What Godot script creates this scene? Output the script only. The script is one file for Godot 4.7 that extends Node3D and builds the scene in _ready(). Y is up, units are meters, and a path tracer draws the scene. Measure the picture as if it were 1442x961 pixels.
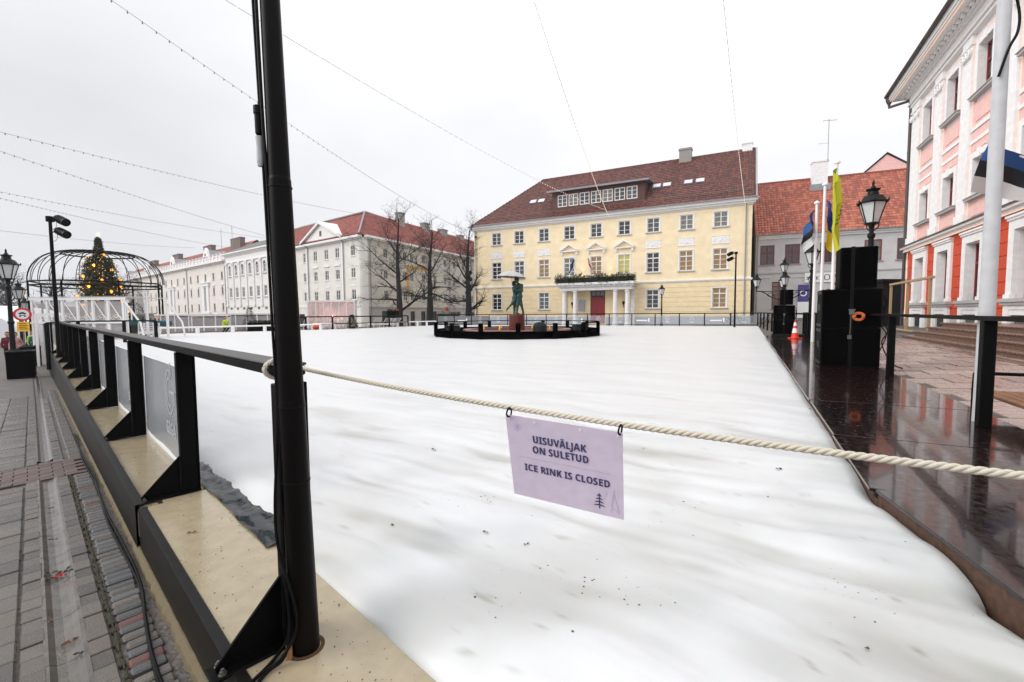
extends Node3D
# A town square in winter: a closed ice rink seen from its corner. x right, y up, camera looks along -z; metres.

var rng := RandomNumberGenerator.new()
var counts := {}
var M := {}
var T := {}
var win_cache := {}

class MB:
	# mesh builder: collects faces with normals (and linear vertex colours)
	var v := PackedVector3Array()
	var n := PackedVector3Array()
	var c := PackedColorArray()
	var ix := PackedInt32Array()
	var col := Color(1, 1, 1)
	var tf := Transform3D.IDENTITY
	func vert(p: Vector3, nn: Vector3) -> int:
		v.push_back(tf * p); n.push_back((tf.basis * nn).normalized()); c.push_back(col)
		return v.size() - 1
	func tri(a: Vector3, b: Vector3, d: Vector3):
		var nn := (b - a).cross(d - a)
		if nn.length_squared() < 1e-16: return
		var i := vert(a, nn)
		vert(b, nn); vert(d, nn)
		ix.append_array([i, i + 2, i + 1])
	func quad(a: Vector3, b: Vector3, d: Vector3, e: Vector3):
		var nn := (b - a).cross(e - a)
		if nn.length_squared() < 1e-16: nn = (d - b).cross(e - b)
		if nn.length_squared() < 1e-16: return
		var i := vert(a, nn)
		vert(b, nn); vert(d, nn); vert(e, nn)
		ix.append_array([i, i + 2, i + 1, i, i + 3, i + 2])
	func box(a: Vector3, b: Vector3):
		var x0 := a.x; var y0 := a.y; var z0 := a.z; var x1 := b.x; var y1 := b.y; var z1 := b.z
		quad(Vector3(x0, y0, z1), Vector3(x1, y0, z1), Vector3(x1, y1, z1), Vector3(x0, y1, z1))
		quad(Vector3(x1, y0, z0), Vector3(x0, y0, z0), Vector3(x0, y1, z0), Vector3(x1, y1, z0))
		quad(Vector3(x1, y0, z1), Vector3(x1, y0, z0), Vector3(x1, y1, z0), Vector3(x1, y1, z1))
		quad(Vector3(x0, y0, z0), Vector3(x0, y0, z1), Vector3(x0, y1, z1), Vector3(x0, y1, z0))
		quad(Vector3(x0, y1, z1), Vector3(x1, y1, z1), Vector3(x1, y1, z0), Vector3(x0, y1, z0))
		quad(Vector3(x0, y0, z0), Vector3(x1, y0, z0), Vector3(x1, y0, z1), Vector3(x0, y0, z1))
	func cbox(a: Vector3, b: Vector3, r: float):
		# a box with chamfered edges
		var ce := (a + b) * 0.5
		var h := (b - a) * 0.5
		r = minf(r, minf(h.x, minf(h.y, h.z)) * 0.9)
		var ax := [Vector3.RIGHT, Vector3.UP, Vector3.BACK]
		for k in 3:
			for s in [-1.0, 1.0]:
				var d: Vector3 = ax[k] * s
				var p: Vector3 = ax[(k + 1) % 3]
				var q: Vector3 = ax[(k + 2) % 3] * s
				var o: Vector3 = ce + d * h[k]
				var pu: Vector3 = p * (h[(k + 1) % 3] - r)
				var qu: Vector3 = q * (h[(k + 2) % 3] - r)
				quad(o - pu - qu, o + pu - qu, o + pu + qu, o - pu + qu)
		for k in 3:
			var e: Vector3 = ax[k]
			var p: Vector3 = ax[(k + 1) % 3]
			var q: Vector3 = ax[(k + 2) % 3]
			var hp: float = h[(k + 1) % 3]; var hq: float = h[(k + 2) % 3]
			var le: Vector3 = e * (h[k] - r)
			for sp in [-1.0, 1.0]:
				for sq in [-1.0, 1.0]:
					var a1: Vector3 = ce + p * sp * hp + q * sq * (hq - r)
					var a2: Vector3 = ce + p * sp * (hp - r) + q * sq * hq
					if sp * sq > 0: quad(a1 - le, a2 - le, a2 + le, a1 + le)
					else: quad(a2 - le, a1 - le, a1 + le, a2 + le)
		for sx in [-1.0, 1.0]:
			for sy in [-1.0, 1.0]:
				for sz in [-1.0, 1.0]:
					var s := Vector3(sx, sy, sz)
					var i := h - Vector3(r, r, r)
					var px := ce + Vector3(sx * h.x, sy * i.y, sz * i.z)
					var py := ce + Vector3(sx * i.x, sy * h.y, sz * i.z)
					var pz := ce + Vector3(sx * i.x, sy * i.y, sz * h.z)
					if s.x * s.y * s.z > 0: tri(px, py, pz)
					else: tri(px, pz, py)
	func tube(pts: PackedVector3Array, rad, sides := 6, cap := true):
		# rad: a number or an array of radii
		var m := pts.size()
		var up := Vector3.UP
		var t0 := (pts[1] - pts[0]).normalized()
		if absf(t0.dot(up)) > 0.9: up = Vector3.RIGHT
		var s := t0.cross(up).normalized()
		var base := v.size()
		for i in m:
			var t: Vector3 = (pts[mini(i + 1, m - 1)] - pts[maxi(i - 1, 0)]).normalized()
			s = (s - t * s.dot(t)).normalized()
			var u := t.cross(s)
			var r: float = rad if (rad is float or rad is int) else rad[i]
			for k in sides:
				var a := TAU * k / sides
				var d := s * cos(a) + u * sin(a)
				vert(pts[i] + d * r, d)
		for i in m - 1:
			for k in sides:
				var a := base + i * sides + k
				var b := base + i * sides + (k + 1) % sides
				ix.append_array([a, a + sides, b, b, a + sides, b + sides])
		if cap:
			for e in [0, m - 1]:
				var t2: Vector3 = (pts[0] - pts[1]) if e == 0 else (pts[m - 1] - pts[m - 2])
				var ctr := vert(pts[e], t2)
				var first := v.size()
				for k in sides:
					v.push_back(v[base + e * sides + k]); n.push_back((tf.basis * t2).normalized()); c.push_back(col)
				for k in sides:
					if e == 0: ix.append_array([ctr, first + k, first + (k + 1) % sides])
					else: ix.append_array([ctr, first + (k + 1) % sides, first + k])
	func lathe(prof: Array, seg := 12, o := Vector3.ZERO, turn := 0.0):
		# prof: [radius, height] from bottom to top
		for i in prof.size() - 1:
			var r0: float = prof[i][0]; var y0: float = prof[i][1]
			var r1: float = prof[i + 1][0]; var y1: float = prof[i + 1][1]
			var sl := Vector2(y1 - y0, r0 - r1)
			if sl.length() < 1e-6: continue
			sl = sl.normalized()
			var b := v.size()
			for k in seg + 1:
				var a := TAU * k / seg + turn
				var d := Vector3(cos(a), 0, sin(a))
				var nn := d * sl.x + Vector3.UP * sl.y
				if seg <= 8:
					pass
				vert(o + d * r0 + Vector3.UP * y0, nn)
				vert(o + d * r1 + Vector3.UP * y1, nn)
			for k in seg:
				var q := b + k * 2
				ix.append_array([q, q + 2, q + 1, q + 1, q + 2, q + 3])
	func prism(poly: PackedVector2Array, z0: float, z1: float):
		# polygon in xy pulled from z0 to z1
		if Geometry2D.is_polygon_clockwise(poly): poly.reverse()
		var t := Geometry2D.triangulate_polygon(poly)
		for k in range(0, t.size(), 3):
			var a := poly[t[k]]; var b := poly[t[k + 1]]; var d := poly[t[k + 2]]
			if (b - a).cross(d - a) < 0:
				var w := b
				b = d; d = w
			tri(Vector3(a.x, a.y, z1), Vector3(b.x, b.y, z1), Vector3(d.x, d.y, z1))
			tri(Vector3(a.x, a.y, z0), Vector3(d.x, d.y, z0), Vector3(b.x, b.y, z0))
		for k in poly.size():
			var a := poly[k]; var b := poly[(k + 1) % poly.size()]
			quad(Vector3(a.x, a.y, z0), Vector3(b.x, b.y, z0), Vector3(b.x, b.y, z1), Vector3(a.x, a.y, z1))
	func wall(x0: float, y0: float, x1: float, y1: float, holes: Array, depth: float, z := 0.0):
		# a wall face in xy with rectangular openings [x0,y0,x1,y1] and their reveals
		var xs := [x0, x1]; var ys := [y0, y1]
		for h in holes:
			xs.append_array([h[0], h[2]]); ys.append_array([h[1], h[3]])
		xs.sort(); ys.sort()
		for j in ys.size() - 1:
			if ys[j + 1] - ys[j] < 1e-4: continue
			var run := NAN
			for i in xs.size() - 1:
				var open := false
				var mx: float = (xs[i] + xs[i + 1]) * 0.5; var my: float = (ys[j] + ys[j + 1]) * 0.5
				for h in holes:
					if mx > h[0] and mx < h[2] and my > h[1] and my < h[3]: open = true
				if not open and is_nan(run): run = xs[i]
				if (open or i == xs.size() - 2) and not is_nan(run):
					var e: float = xs[i] if open else xs[i + 1]
					if e - run > 1e-4: quad(Vector3(run, ys[j], z), Vector3(e, ys[j], z), Vector3(e, ys[j + 1], z), Vector3(run, ys[j + 1], z))
					run = NAN
		for h in holes:
			var a := Vector3(h[0], h[1], z); var b := Vector3(h[2], h[1], z); var d := Vector3(h[2], h[3], z); var e := Vector3(h[0], h[3], z)
			var o := Vector3(0, 0, -depth)
			quad(a + o, a, e, e + o); quad(b, b + o, d + o, d); quad(a + o, b + o, b, a); quad(e, d, d + o, e + o)
	func leaf(p: Vector3, d: Vector3, w: float):
		# a small folded blade from p along d
		var s := d.cross(Vector3(0.3, 1, 0.2)).normalized() * w
		var q := p + d
		var mid := p + d * 0.5 + s.cross(d).normalized() * w * 0.3
		tri(p, mid + s, q); tri(p, q, mid - s)
	func mesh() -> ArrayMesh:
		var a := []
		a.resize(Mesh.ARRAY_MAX)
		a[Mesh.ARRAY_VERTEX] = v; a[Mesh.ARRAY_NORMAL] = n; a[Mesh.ARRAY_COLOR] = c; a[Mesh.ARRAY_INDEX] = ix
		var me := ArrayMesh.new()
		if v.size(): me.add_surface_from_arrays(Mesh.PRIMITIVE_TRIANGLES, a)
		return me

func numbered(called: String, under: Node = null) -> String:
	var key := called if under == null else str(under.get_instance_id()) + called
	counts[key] = counts.get(key, 0) + 1
	return called if counts[key] == 1 else "%s_%03d" % [called, counts[key] - 1]

func tag(o: Node, label: String, category: String, group := ""):
	o.set_meta("label", label); o.set_meta("category", category)
	if group: o.set_meta("group", group)
	return o

func thing(called: String, label: String, category: String, at := Vector3.ZERO, turn := 0.0, group := "") -> Node3D:
	var o := Node3D.new()
	o.name = numbered(called)
	add_child(o, true)
	o.position = at; o.rotation_degrees.y = turn
	tag(o, label, category, group)
	return o

func put(called: String, me: Mesh, m: Material, parent: Node = null) -> MeshInstance3D:
	var o := MeshInstance3D.new()
	o.mesh = me; o.material_override = m
	var under: Node = self if parent == null else parent
	o.name = numbered(called, parent)
	under.add_child(o, true)
	return o

func obj(called: String, b: MB, m: Material, parent: Node = null) -> MeshInstance3D:
	return put(called, b.mesh(), m, parent)

func struct(called: String, b: MB, m: Material) -> MeshInstance3D:
	var o := obj(called, b, m)
	o.set_meta("kind", "structure")
	return o

func stuff(o: Node):
	o.set_meta("kind", "stuff")
	return o

func dup(root: Node3D, label: String, at: Vector3, turn := 0.0) -> Node3D:
	var r: Node3D = root.duplicate()
	var b := String(root.name)
	if b.length() > 4 and b.right(3).is_valid_int(): b = b.left(b.length() - 4)
	r.name = numbered(b)
	add_child(r, true)
	r.position = at; r.rotation_degrees.y = turn
	r.set_meta("label", label)
	return r

func ground_y(x: float, z: float) -> float:
	# the square falls gently away to the left
	var y := -0.2 + 0.03 * x + 0.0095 * z
	return maxf(y, -2.4)

func on_ground(x: float, z: float) -> Vector3:
	return Vector3(x, ground_y(x, z), z)

func lin(r: int, g: int, b: int) -> Color:
	return Color8(r, g, b).srgb_to_linear()

func noise_tex(freq: float, lo: float, hi: float, size := 512, oct := 4, normal := false, bump := 4.0, type := FastNoiseLite.TYPE_SIMPLEX_SMOOTH) -> NoiseTexture2D:
	var fn := FastNoiseLite.new()
	fn.noise_type = type; fn.frequency = freq; fn.fractal_octaves = oct; fn.seed = int(freq * 1000) + oct
	var t := NoiseTexture2D.new()
	t.width = size; t.height = size; t.seamless = true; t.noise = fn
	if normal:
		t.as_normal_map = true; t.bump_strength = bump
	else:
		var g := Gradient.new()
		g.set_color(0, Color(lo, lo, lo)); g.set_color(1, Color(hi, hi, hi))
		t.color_ramp = g
	return t

func mat(key: String, col: Color, rough := 0.8, tex := "", scale := 0.5, nrm := "", nscale := 0.4, metal := 0.0) -> StandardMaterial3D:
	var m := StandardMaterial3D.new()
	m.albedo_color = col; m.roughness = rough; m.metallic = metal
	if tex or nrm:
		m.uv1_triplanar = true; m.uv1_world_triplanar = true
		m.uv1_scale = Vector3.ONE * scale
	if tex: m.albedo_texture = T[tex]
	if nrm:
		m.normal_enabled = true; m.normal_texture = T[nrm]; m.normal_scale = nscale
	M[key] = m
	return m

func vcol(key: String, rough := 0.8, tex := "", scale := 0.5, nrm := "", nscale := 0.4) -> StandardMaterial3D:
	var m := mat(key, Color.WHITE, rough, tex, scale, nrm, nscale)
	m.vertex_color_use_as_albedo = true
	return m

func lamp_mat(key: String, col: Color, energy: float) -> StandardMaterial3D:
	var m := StandardMaterial3D.new()
	m.albedo_color = col; m.emission_enabled = true; m.emission = col; m.emission_energy_multiplier = energy
	M[key] = m
	return m

func text(called: String, s: String, height: float, m: Material, parent: Node, at: Vector3, turn := Vector3.ZERO, squeeze := 1.0, bold := false, fontname := "Droid Sans") -> MeshInstance3D:
	var t := TextMesh.new()
	var f := SystemFont.new()
	f.font_names = PackedStringArray([fontname])
	if bold: f.font_weight = 700
	t.font = f; t.text = s; t.font_size = 64; t.pixel_size = height / 46.0; t.depth = 0.0008; t.curve_step = 1.0
	var o := put(called, t, m, parent)
	o.position = at; o.rotation_degrees = turn; o.scale = Vector3(squeeze, 1, 1)
	return o

func _ready():
	rng.seed = 4711
	# --- camera
	var cam := Camera3D.new()
	cam.name = "camera"
	add_child(cam)
	cam.position = Vector3(0, 1.35, 0)
	cam.basis = Basis(Vector3.RIGHT, deg_to_rad(-3.53)) * Basis(Vector3.BACK, deg_to_rad(-0.4))
	cam.fov = 73.7; cam.near = 0.05; cam.far = 1500.0
	cam.current = true
	# --- overcast sky
	var img := Image.create(512, 256, false, Image.FORMAT_RGBAF)
	var cn := FastNoiseLite.new()
	cn.seed = 5; cn.frequency = 0.9; cn.fractal_octaves = 5
	for j in 256:
		var el := PI * (0.5 - (j + 0.5) / 256.0)
		for i in 512:
			var az := TAU * ((i + 0.5) / 512.0)          # u = 0.5 looks along -z
			var d := Vector3(sin(az) * cos(el), sin(el), cos(az) * cos(el))
			var p := Vector3(d.x, d.y * 2.2, d.z)
			var cl := cn.get_noise_3dv(p * 1.6)
			var thin := smoothstep(-0.75, 0.25, d.x)      # the cloud deck is thinner to the right
			var l := 0.655 + 0.13 * thin + 0.50 * smoothstep(0.25, 0.95, d.y) + 0.11 * cl
			var c := Color(l * 0.985, l * 0.99, l * 1.03)
			c.a = 1.0
			img.set_pixel(i, j, c)
	var sm := PanoramaSkyMaterial.new()
	sm.panorama = ImageTexture.create_from_image(img)
	var sky := Sky.new()
	sky.sky_material = sm
	var env := Environment.new()
	env.background_mode = Environment.BG_SKY
	env.sky = sky
	env.tonemap_mode = Environment.TONE_MAPPER_LINEAR
	env.tonemap_exposure = 1.3
	env.ambient_light_source = Environment.AMBIENT_SOURCE_SKY
	env.sdfgi_enabled = true; env.ssao_enabled = true; env.ssil_enabled = true
	env.fog_enabled = true; env.fog_density = 0.0004; env.fog_light_color = Color(0.93, 0.94, 0.97)
	var we := WorldEnvironment.new()
	we.name = "world_environment"
	we.environment = env
	add_child(we)
	var sun := DirectionalLight3D.new()
	sun.name = "sun"
	add_child(sun)
	sun.light_energy = 0.5; sun.light_angular_distance = 40.0
	sun.light_color = Color(1.0, 0.985, 0.965); sun.shadow_enabled = true
	sun.rotation_degrees = Vector3(-34, -78, 0)
	make_materials()
	build_ground()
	build_rink()
	build_deck()
	build_yellow()
	build_townhall()
	build_grey()
	build_corner()
	build_classic()
	build_long()
	build_trees()
	build_dome()
	build_far()
	build_fence()
	build_rope_sign()
	build_right()
	build_lamps()
	build_fountain()
	build_far_fence()
	build_people()
	build_strings()
	build_bits()

func make_materials():
	T.fine = noise_tex(0.06, 0.72, 1.0, 512, 5)
	T.speck = noise_tex(0.22, 0.55, 1.0, 512, 3)
	T.blotch = noise_tex(0.012, 0.66, 1.0, 512, 5)
	T.pane = noise_tex(0.02, 0.3, 1.0, 512, 4)
	T.stain = noise_tex(0.018, 0.91, 1.0, 512, 5)
	T.n_fine = noise_tex(0.12, 0, 1, 512, 4, true, 5.0)
	T.n_soft = noise_tex(0.02, 0, 1, 512, 3, true, 6.0)
	T.wet = noise_tex(0.014, 0.0, 1.0, 512, 5)
	(T.wet.color_ramp as Gradient).set_color(0, Color(0.12, 0.12, 0.12))
	(T.wet.color_ramp as Gradient).set_color(1, Color(0.95, 0.95, 0.95))
	# ground and stone
	for k in 6:
		var g: Color = [Color8(118, 110, 101), Color8(104, 98, 91), Color8(126, 117, 107), Color8(112, 103, 94), Color8(96, 91, 85), Color8(122, 111, 99)][k]
		var m := mat("paver%d" % k, g, 0.75, "speck", 2.1, "n_fine", 0.45)
		m.roughness_texture = T.wet; m.roughness = 0.38
	for k in 6:
		var g: Color = [Color8(124, 123, 122), Color8(108, 109, 111), Color8(132, 123, 114), Color8(118, 112, 104), Color8(126, 86, 78), Color8(102, 101, 99)][k]
		var m := mat("sett%d" % k, g, 0.5, "speck", 3.0, "n_fine", 0.6)
		m.roughness_texture = T.wet; m.roughness = 0.55
	for k in 5:
		var g: Color = [Color8(158, 138, 128), Color8(168, 150, 140), Color8(150, 132, 124), Color8(162, 138, 126), Color8(174, 156, 146)][k]
		var m := mat("plaza%d" % k, g, 0.6, "stain", 0.9, "n_fine", 0.1)
		m.roughness_texture = T.wet; m.roughness = 0.6
	for k in 3:
		mat("brick%d" % k, [Color8(112, 88, 80), Color8(104, 84, 78), Color8(120, 98, 90)][k], 0.5, "speck", 3.0, "n_fine", 0.5)
	mat("ground", Color8(104, 98, 92), 0.6, "blotch", 0.35, "n_fine", 0.5)
	mat("joint", Color8(62, 56, 46), 0.9, "speck", 4.0, "n_fine", 0.8)
	mat("moss", Color8(76, 72, 50), 1.0, "speck", 6.0, "n_fine", 1.0)
	mat("gutter", Color8(108, 102, 94), 0.22, "blotch", 1.2, "n_fine", 0.2).roughness_texture = T.wet
	mat("slab", Color8(162, 149, 123), 0.3, "stain", 0.8, "n_fine", 0.07).roughness_texture = T.wet
	mat("foam", Color8(142, 128, 98), 0.95, "speck", 3.0, "n_fine", 1.0)
	vcol("snow", 0.38, "", 2.4, "n_fine", 0.05)
	M.snow.subsurf_scatter_enabled = true; M.snow.subsurf_scatter_strength = 0.15
	# metal, wood, plastic
	mat("black", Color8(13, 13, 14), 0.5, "speck", 2.4, "n_fine", 0.09).metallic_specular = 0.2
	mat("pole", Color8(18, 14, 13), 0.4, "speck", 2.2, "n_fine", 0.07).metallic_specular = 0.22
	mat("rubber", Color8(12, 12, 13), 0.5).metallic_specular = 0.25
	mat("steelplate", Color8(24, 21, 19), 0.4, "blotch", 1.7, "n_fine", 0.1).metallic_specular = 0.3
	mat("rust", Color8(96, 62, 36), 0.9, "speck", 3.0)
	mat("railtop", Color8(62, 58, 54), 0.4, "fine", 2.0, "n_fine", 0.3)
	mat("bolt", Color8(120, 118, 114), 0.4, "", 1, "", 0, 0.8)
	mat("wood_pale", Color8(200, 170, 128), 0.7, "fine", 1.5, "n_fine", 0.2)
	mat("wood_bench", Color8(150, 104, 66), 0.6, "fine", 1.5, "n_fine", 0.3)
	mat("wood_fascia", Color8(104, 76, 60), 0.7, "blotch", 2.4, "n_fine", 0.4)
	mat("wood_raw", Color8(176, 130, 84), 0.8, "fine", 2.0, "n_fine", 0.4)
	for k in 3:
		var m := mat("deck%d" % k, [Color8(36, 21, 18), Color8(31, 19, 17), Color8(41, 25, 20)][k], 0.2, "blotch", 1.6, "n_soft", 0.06)
		m.roughness_texture = T.wet; m.roughness = 0.34; m.metallic_specular = 0.3
		m.clearcoat_enabled = true; m.clearcoat = 0.55; m.clearcoat_roughness = 0.05
	mat("rope", Color8(226, 217, 198), 0.9, "fine", 12.0, "n_fine", 0.5)
	mat("sign", Color8(224, 211, 233), 0.4, "stain", 2.0)
	mat("sign_dim", Color8(196, 181, 210), 0.5)
	mat("ink", Color8(58, 60, 104), 0.5)
	mat("foil", Color8(20, 26, 28), 0.2, "", 1, "n_soft", 0.3)
	M.foil.uv1_scale = Vector3.ONE * 3.0
	var pl := mat("banner", Color(0.62, 0.64, 0.66, 0.62), 0.25)
	pl.transparency = BaseMaterial3D.TRANSPARENCY_ALPHA
	var pl2 := mat("banner_clear", Color(0.7, 0.72, 0.74, 0.35), 0.15)
	pl2.transparency = BaseMaterial3D.TRANSPARENCY_ALPHA
	mat("banner_dark", Color8(108, 108, 110), 0.4)
	mat("banner_print", Color8(228, 230, 232), 0.5)
	mat("banner_edge", Color8(178, 180, 182), 0.5)
	# walls
	mat("yellow", Color8(250, 231, 193), 0.9, "stain", 0.11, "n_fine", 0.12)
	mat("yellow_low", Color8(248, 227, 186), 0.9, "stain", 0.13, "n_fine", 0.12)
	mat("plinth", Color8(172, 176, 184), 0.85, "stain", 0.4, "n_fine", 0.2)
	mat("trim", Color8(244, 242, 240), 0.75, "stain", 0.3, "n_fine", 0.06)
	mat("white", Color8(246, 245, 244), 0.75, "stain", 0.35, "n_fine", 0.06)
	mat("pink", Color8(245, 200, 192), 0.85, "stain", 0.3, "n_fine", 0.08)
	mat("red_wall", Color8(212, 78, 44), 0.85, "stain", 0.22, "n_fine", 0.12)
	mat("groove", Color8(120, 42, 26), 0.9)
	mat("skyglass", Color8(205, 210, 216), 0.08)
	mat("stone_grey", Color8(186, 184, 182), 0.85, "stain", 0.4, "n_fine", 0.2)
	mat("grey_wall", Color8(204, 202, 202), 0.9, "stain", 0.09, "n_fine", 0.1)
	mat("cream", Color8(232, 229, 221), 0.9, "stain", 0.07, "n_fine", 0.1)
	mat("cream_white", Color8(238, 236, 232), 0.9, "stain", 0.07, "n_fine", 0.1)
	mat("cream_long", Color8(236, 229, 220), 0.9, "stain", 0.07, "n_fine", 0.1)
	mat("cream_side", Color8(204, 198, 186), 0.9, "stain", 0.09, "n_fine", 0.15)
	mat("shop_grey", Color8(176, 174, 170), 0.85, "stain", 0.15, "n_fine", 0.1)
	mat("shop_pink", Color8(214, 178, 162), 0.85, "stain", 0.15, "n_fine", 0.1)
	mat("ochre", Color8(206, 160, 84), 0.9, "stain", 0.2)
	vcol("tiles", 0.6, "stain", 0.5, "n_fine", 0.2)
	mat("dormer_wood", Color8(94, 52, 42), 0.6, "fine", 1.0)
	mat("sheet_metal", Color8(150, 152, 156), 0.4, "stain", 0.3)
	mat("course_metal", Color8(104, 96, 90), 0.5, "stain", 0.5)
	mat("pipe_dark", Color8(74, 62, 60), 0.5)
	mat("soffit", Color8(226, 224, 222), 0.8)
	mat("brick_chimney", Color8(196, 190, 184), 0.9, "speck", 0.8, "n_fine", 0.8)
	mat("chimney_brown", Color8(156, 140, 130), 0.9, "speck", 0.8, "n_fine", 0.8)
	mat("green_roof", Color8(96, 100, 92), 0.6, "stain", 0.3)
	mat("red_door", Color8(142, 30, 38), 0.5, "stain", 0.5)
	mat("brown_door", Color8(66, 52, 46), 0.5, "stain", 0.5)
	mat("frame_white", Color8(232, 230, 226), 0.6)
	mat("frame_red", Color8(122, 38, 44), 0.6)
	mat("frame_grey", Color8(186, 182, 176), 0.6)
	mat("granite", Color8(150, 104, 88), 0.5, "speck", 2.0, "n_fine", 0.3).roughness_texture = T.wet
	mat("granite_step", Color8(150, 112, 94), 0.5, "speck", 2.0, "n_fine", 0.3).roughness_texture = T.wet
	mat("granite_red", Color8(118, 44, 32), 0.3, "speck", 2.5)
	mat("basin", Color8(176, 128, 122), 0.5, "speck", 1.5, "n_fine", 0.3)
	mat("ring_board", Color8(40, 42, 42), 0.55, "fine", 1.2).metallic_specular = 0.25
	# panes
	var k2 := 0
	for g in [Color8(74, 80, 90), Color8(112, 116, 120), Color8(46, 48, 52), Color8(170, 168, 160)]:
		mat("pane%d" % k2, g, 0.06, "pane", 0.9).metallic_specular = 0.8
		k2 += 1
	var wl := lamp_mat("pane_lit", Color8(186, 150, 100), 0.16)
	wl.albedo_texture = T.pane; wl.uv1_triplanar = true; wl.uv1_world_triplanar = true; wl.uv1_scale = Vector3.ONE * 1.3; wl.roughness = 0.1
	lamp_mat("pane_green", Color8(176, 168, 96), 0.14)
	lamp_mat("pane_red", Color8(206, 92, 50), 0.2)
	# bronze, flags and others
	mat("bronze", Color8(52, 92, 82), 0.45, "blotch", 2.0, "n_fine", 0.3).metallic = 0.35
	mat("bronze_dark", Color8(30, 46, 42), 0.4, "blotch", 2.4, "n_fine", 0.3).metallic = 0.35
	mat("umbrella", Color8(176, 178, 174), 0.45, "stain", 0.8)
	mat("umbrella_under", Color8(150, 126, 108), 0.6)
	for a in [["blue", Color8(44, 92, 158)], ["flag_black", Color8(24, 26, 34)], ["flag_white", Color8(238, 238, 238)], ["ua_blue", Color8(44, 78, 150)], ["ua_yellow", Color8(246, 214, 40)], ["lime", Color8(214, 216, 48)], ["flag_red", Color8(196, 44, 48)]]:
		var m := mat(a[0], a[1], 0.8, "fine", 3.0)
		m.backlight_enabled = true; m.backlight = (a[1] as Color) * 0.6
	mat("lamp_iron", Color8(22, 24, 24), 0.45, "fine", 3.0).metallic_specular = 0.3
	var lg := mat("lamp_glass", Color8(214, 220, 218, 190), 0.25)
	lg.transparency = BaseMaterial3D.TRANSPARENCY_ALPHA
	mat("speaker", Color8(11, 11, 12), 0.65, "speck", 4.0, "n_fine", 0.25).metallic_specular = 0.15
	mat("speaker_side", Color8(32, 33, 36), 0.5, "speck", 4.0, "n_fine", 0.2).metallic_specular = 0.3
	mat("grille", Color8(7, 7, 8), 0.9, "speck", 14.0, "n_fine", 0.5).metallic_specular = 0.08
	mat("strap_orange", Color8(196, 98, 50), 0.7)
	mat("cone_red", Color8(240, 66, 40), 0.5)
	mat("cone_white", Color8(240, 240, 238), 0.4)
	var pv := mat("pavilion_panel", Color(0.84, 0.82, 0.82, 0.34), 0.3)
	pv.transparency = BaseMaterial3D.TRANSPARENCY_ALPHA
	mat("white_paint", Color8(232, 232, 232), 0.5)
	mat("tent", Color8(234, 236, 238), 0.6)
	vcol("bark", 0.95, "speck", 1.5, "n_fine", 0.6)
	vcol("needles", 0.85)
	lamp_mat("lantern", Color8(255, 158, 56), 1.5)
	lamp_mat("bulb", Color8(255, 236, 208), 0.25)
	lamp_mat("led_strip", Color8(255, 208, 176), 0.45)
	lamp_mat("warm_lamp", Color8(255, 214, 150), 1.5)
	lamp_mat("pink_lamp", Color8(255, 200, 180), 1.1)
	lamp_mat("fairy", Color8(255, 206, 120), 1.6)
	mat("pole_grey", Color8(196, 196, 198), 0.5, "stain", 0.6)
	mat("bulb_dark", Color8(132, 128, 122), 0.4)
	mat("wire", Color8(150, 148, 146), 0.6)
	for a in [["skin", Color8(206, 158, 132)], ["hair", Color8(52, 38, 30)], ["cloth_navy", Color8(36, 42, 62)], ["cloth_black", Color8(28, 28, 32)], ["cloth_hivis", Color8(206, 240, 60)], ["cloth_teal", Color8(40, 96, 104)], ["cloth_red", Color8(220, 52, 36)], ["cloth_maroon", Color8(104, 34, 48)], ["cloth_orange", Color8(240, 92, 40)], ["cloth_jeans", Color8(58, 66, 84)], ["cloth_pink", Color8(208, 150, 150)]]:
		mat(a[0], a[1], 0.85, "fine", 4.0)
	mat("sign_red", Color8(204, 40, 44), 0.4)
	mat("sign_yellow", Color8(246, 190, 40), 0.4)
	mat("purple", Color8(74, 60, 128), 0.5)

# ------------------------------------------------------------------ ground, pavements, ice
const POLE := Vector3(-0.848, 0, -1.769)
const FENCE_TURN := 46.6
const DECK := Vector3(2.378, 0, -2.908)
const DECK_TURN := -27.4

func fence_pt(u: float, v: float, y := 0.0) -> Vector3:
	# u along the left fence away from the camera, v to the left of it (away from the ice)
	return POLE + Basis(Vector3.UP, deg_to_rad(FENCE_TURN)) * Vector3(-v, y, -u)

func deck_pt(u: float, q: float, y := 0.0) -> Vector3:
	# u along the deck edge away from the camera, q to the right of it
	return DECK + Basis(Vector3.UP, deg_to_rad(DECK_TURN)) * Vector3(q, y, -u)

func land(x: float, z: float) -> float:
	var q := (x - DECK.x) * 0.888 + (z - DECK.z) * 0.46
	return ground_y(x, z) + 0.045 * clampf(q - 0.5, 0.0, 9.0)

func on_land(p: Vector3, up := 0.0) -> Vector3:
	return Vector3(p.x, land(p.x, p.z) + up, p.z)

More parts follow.
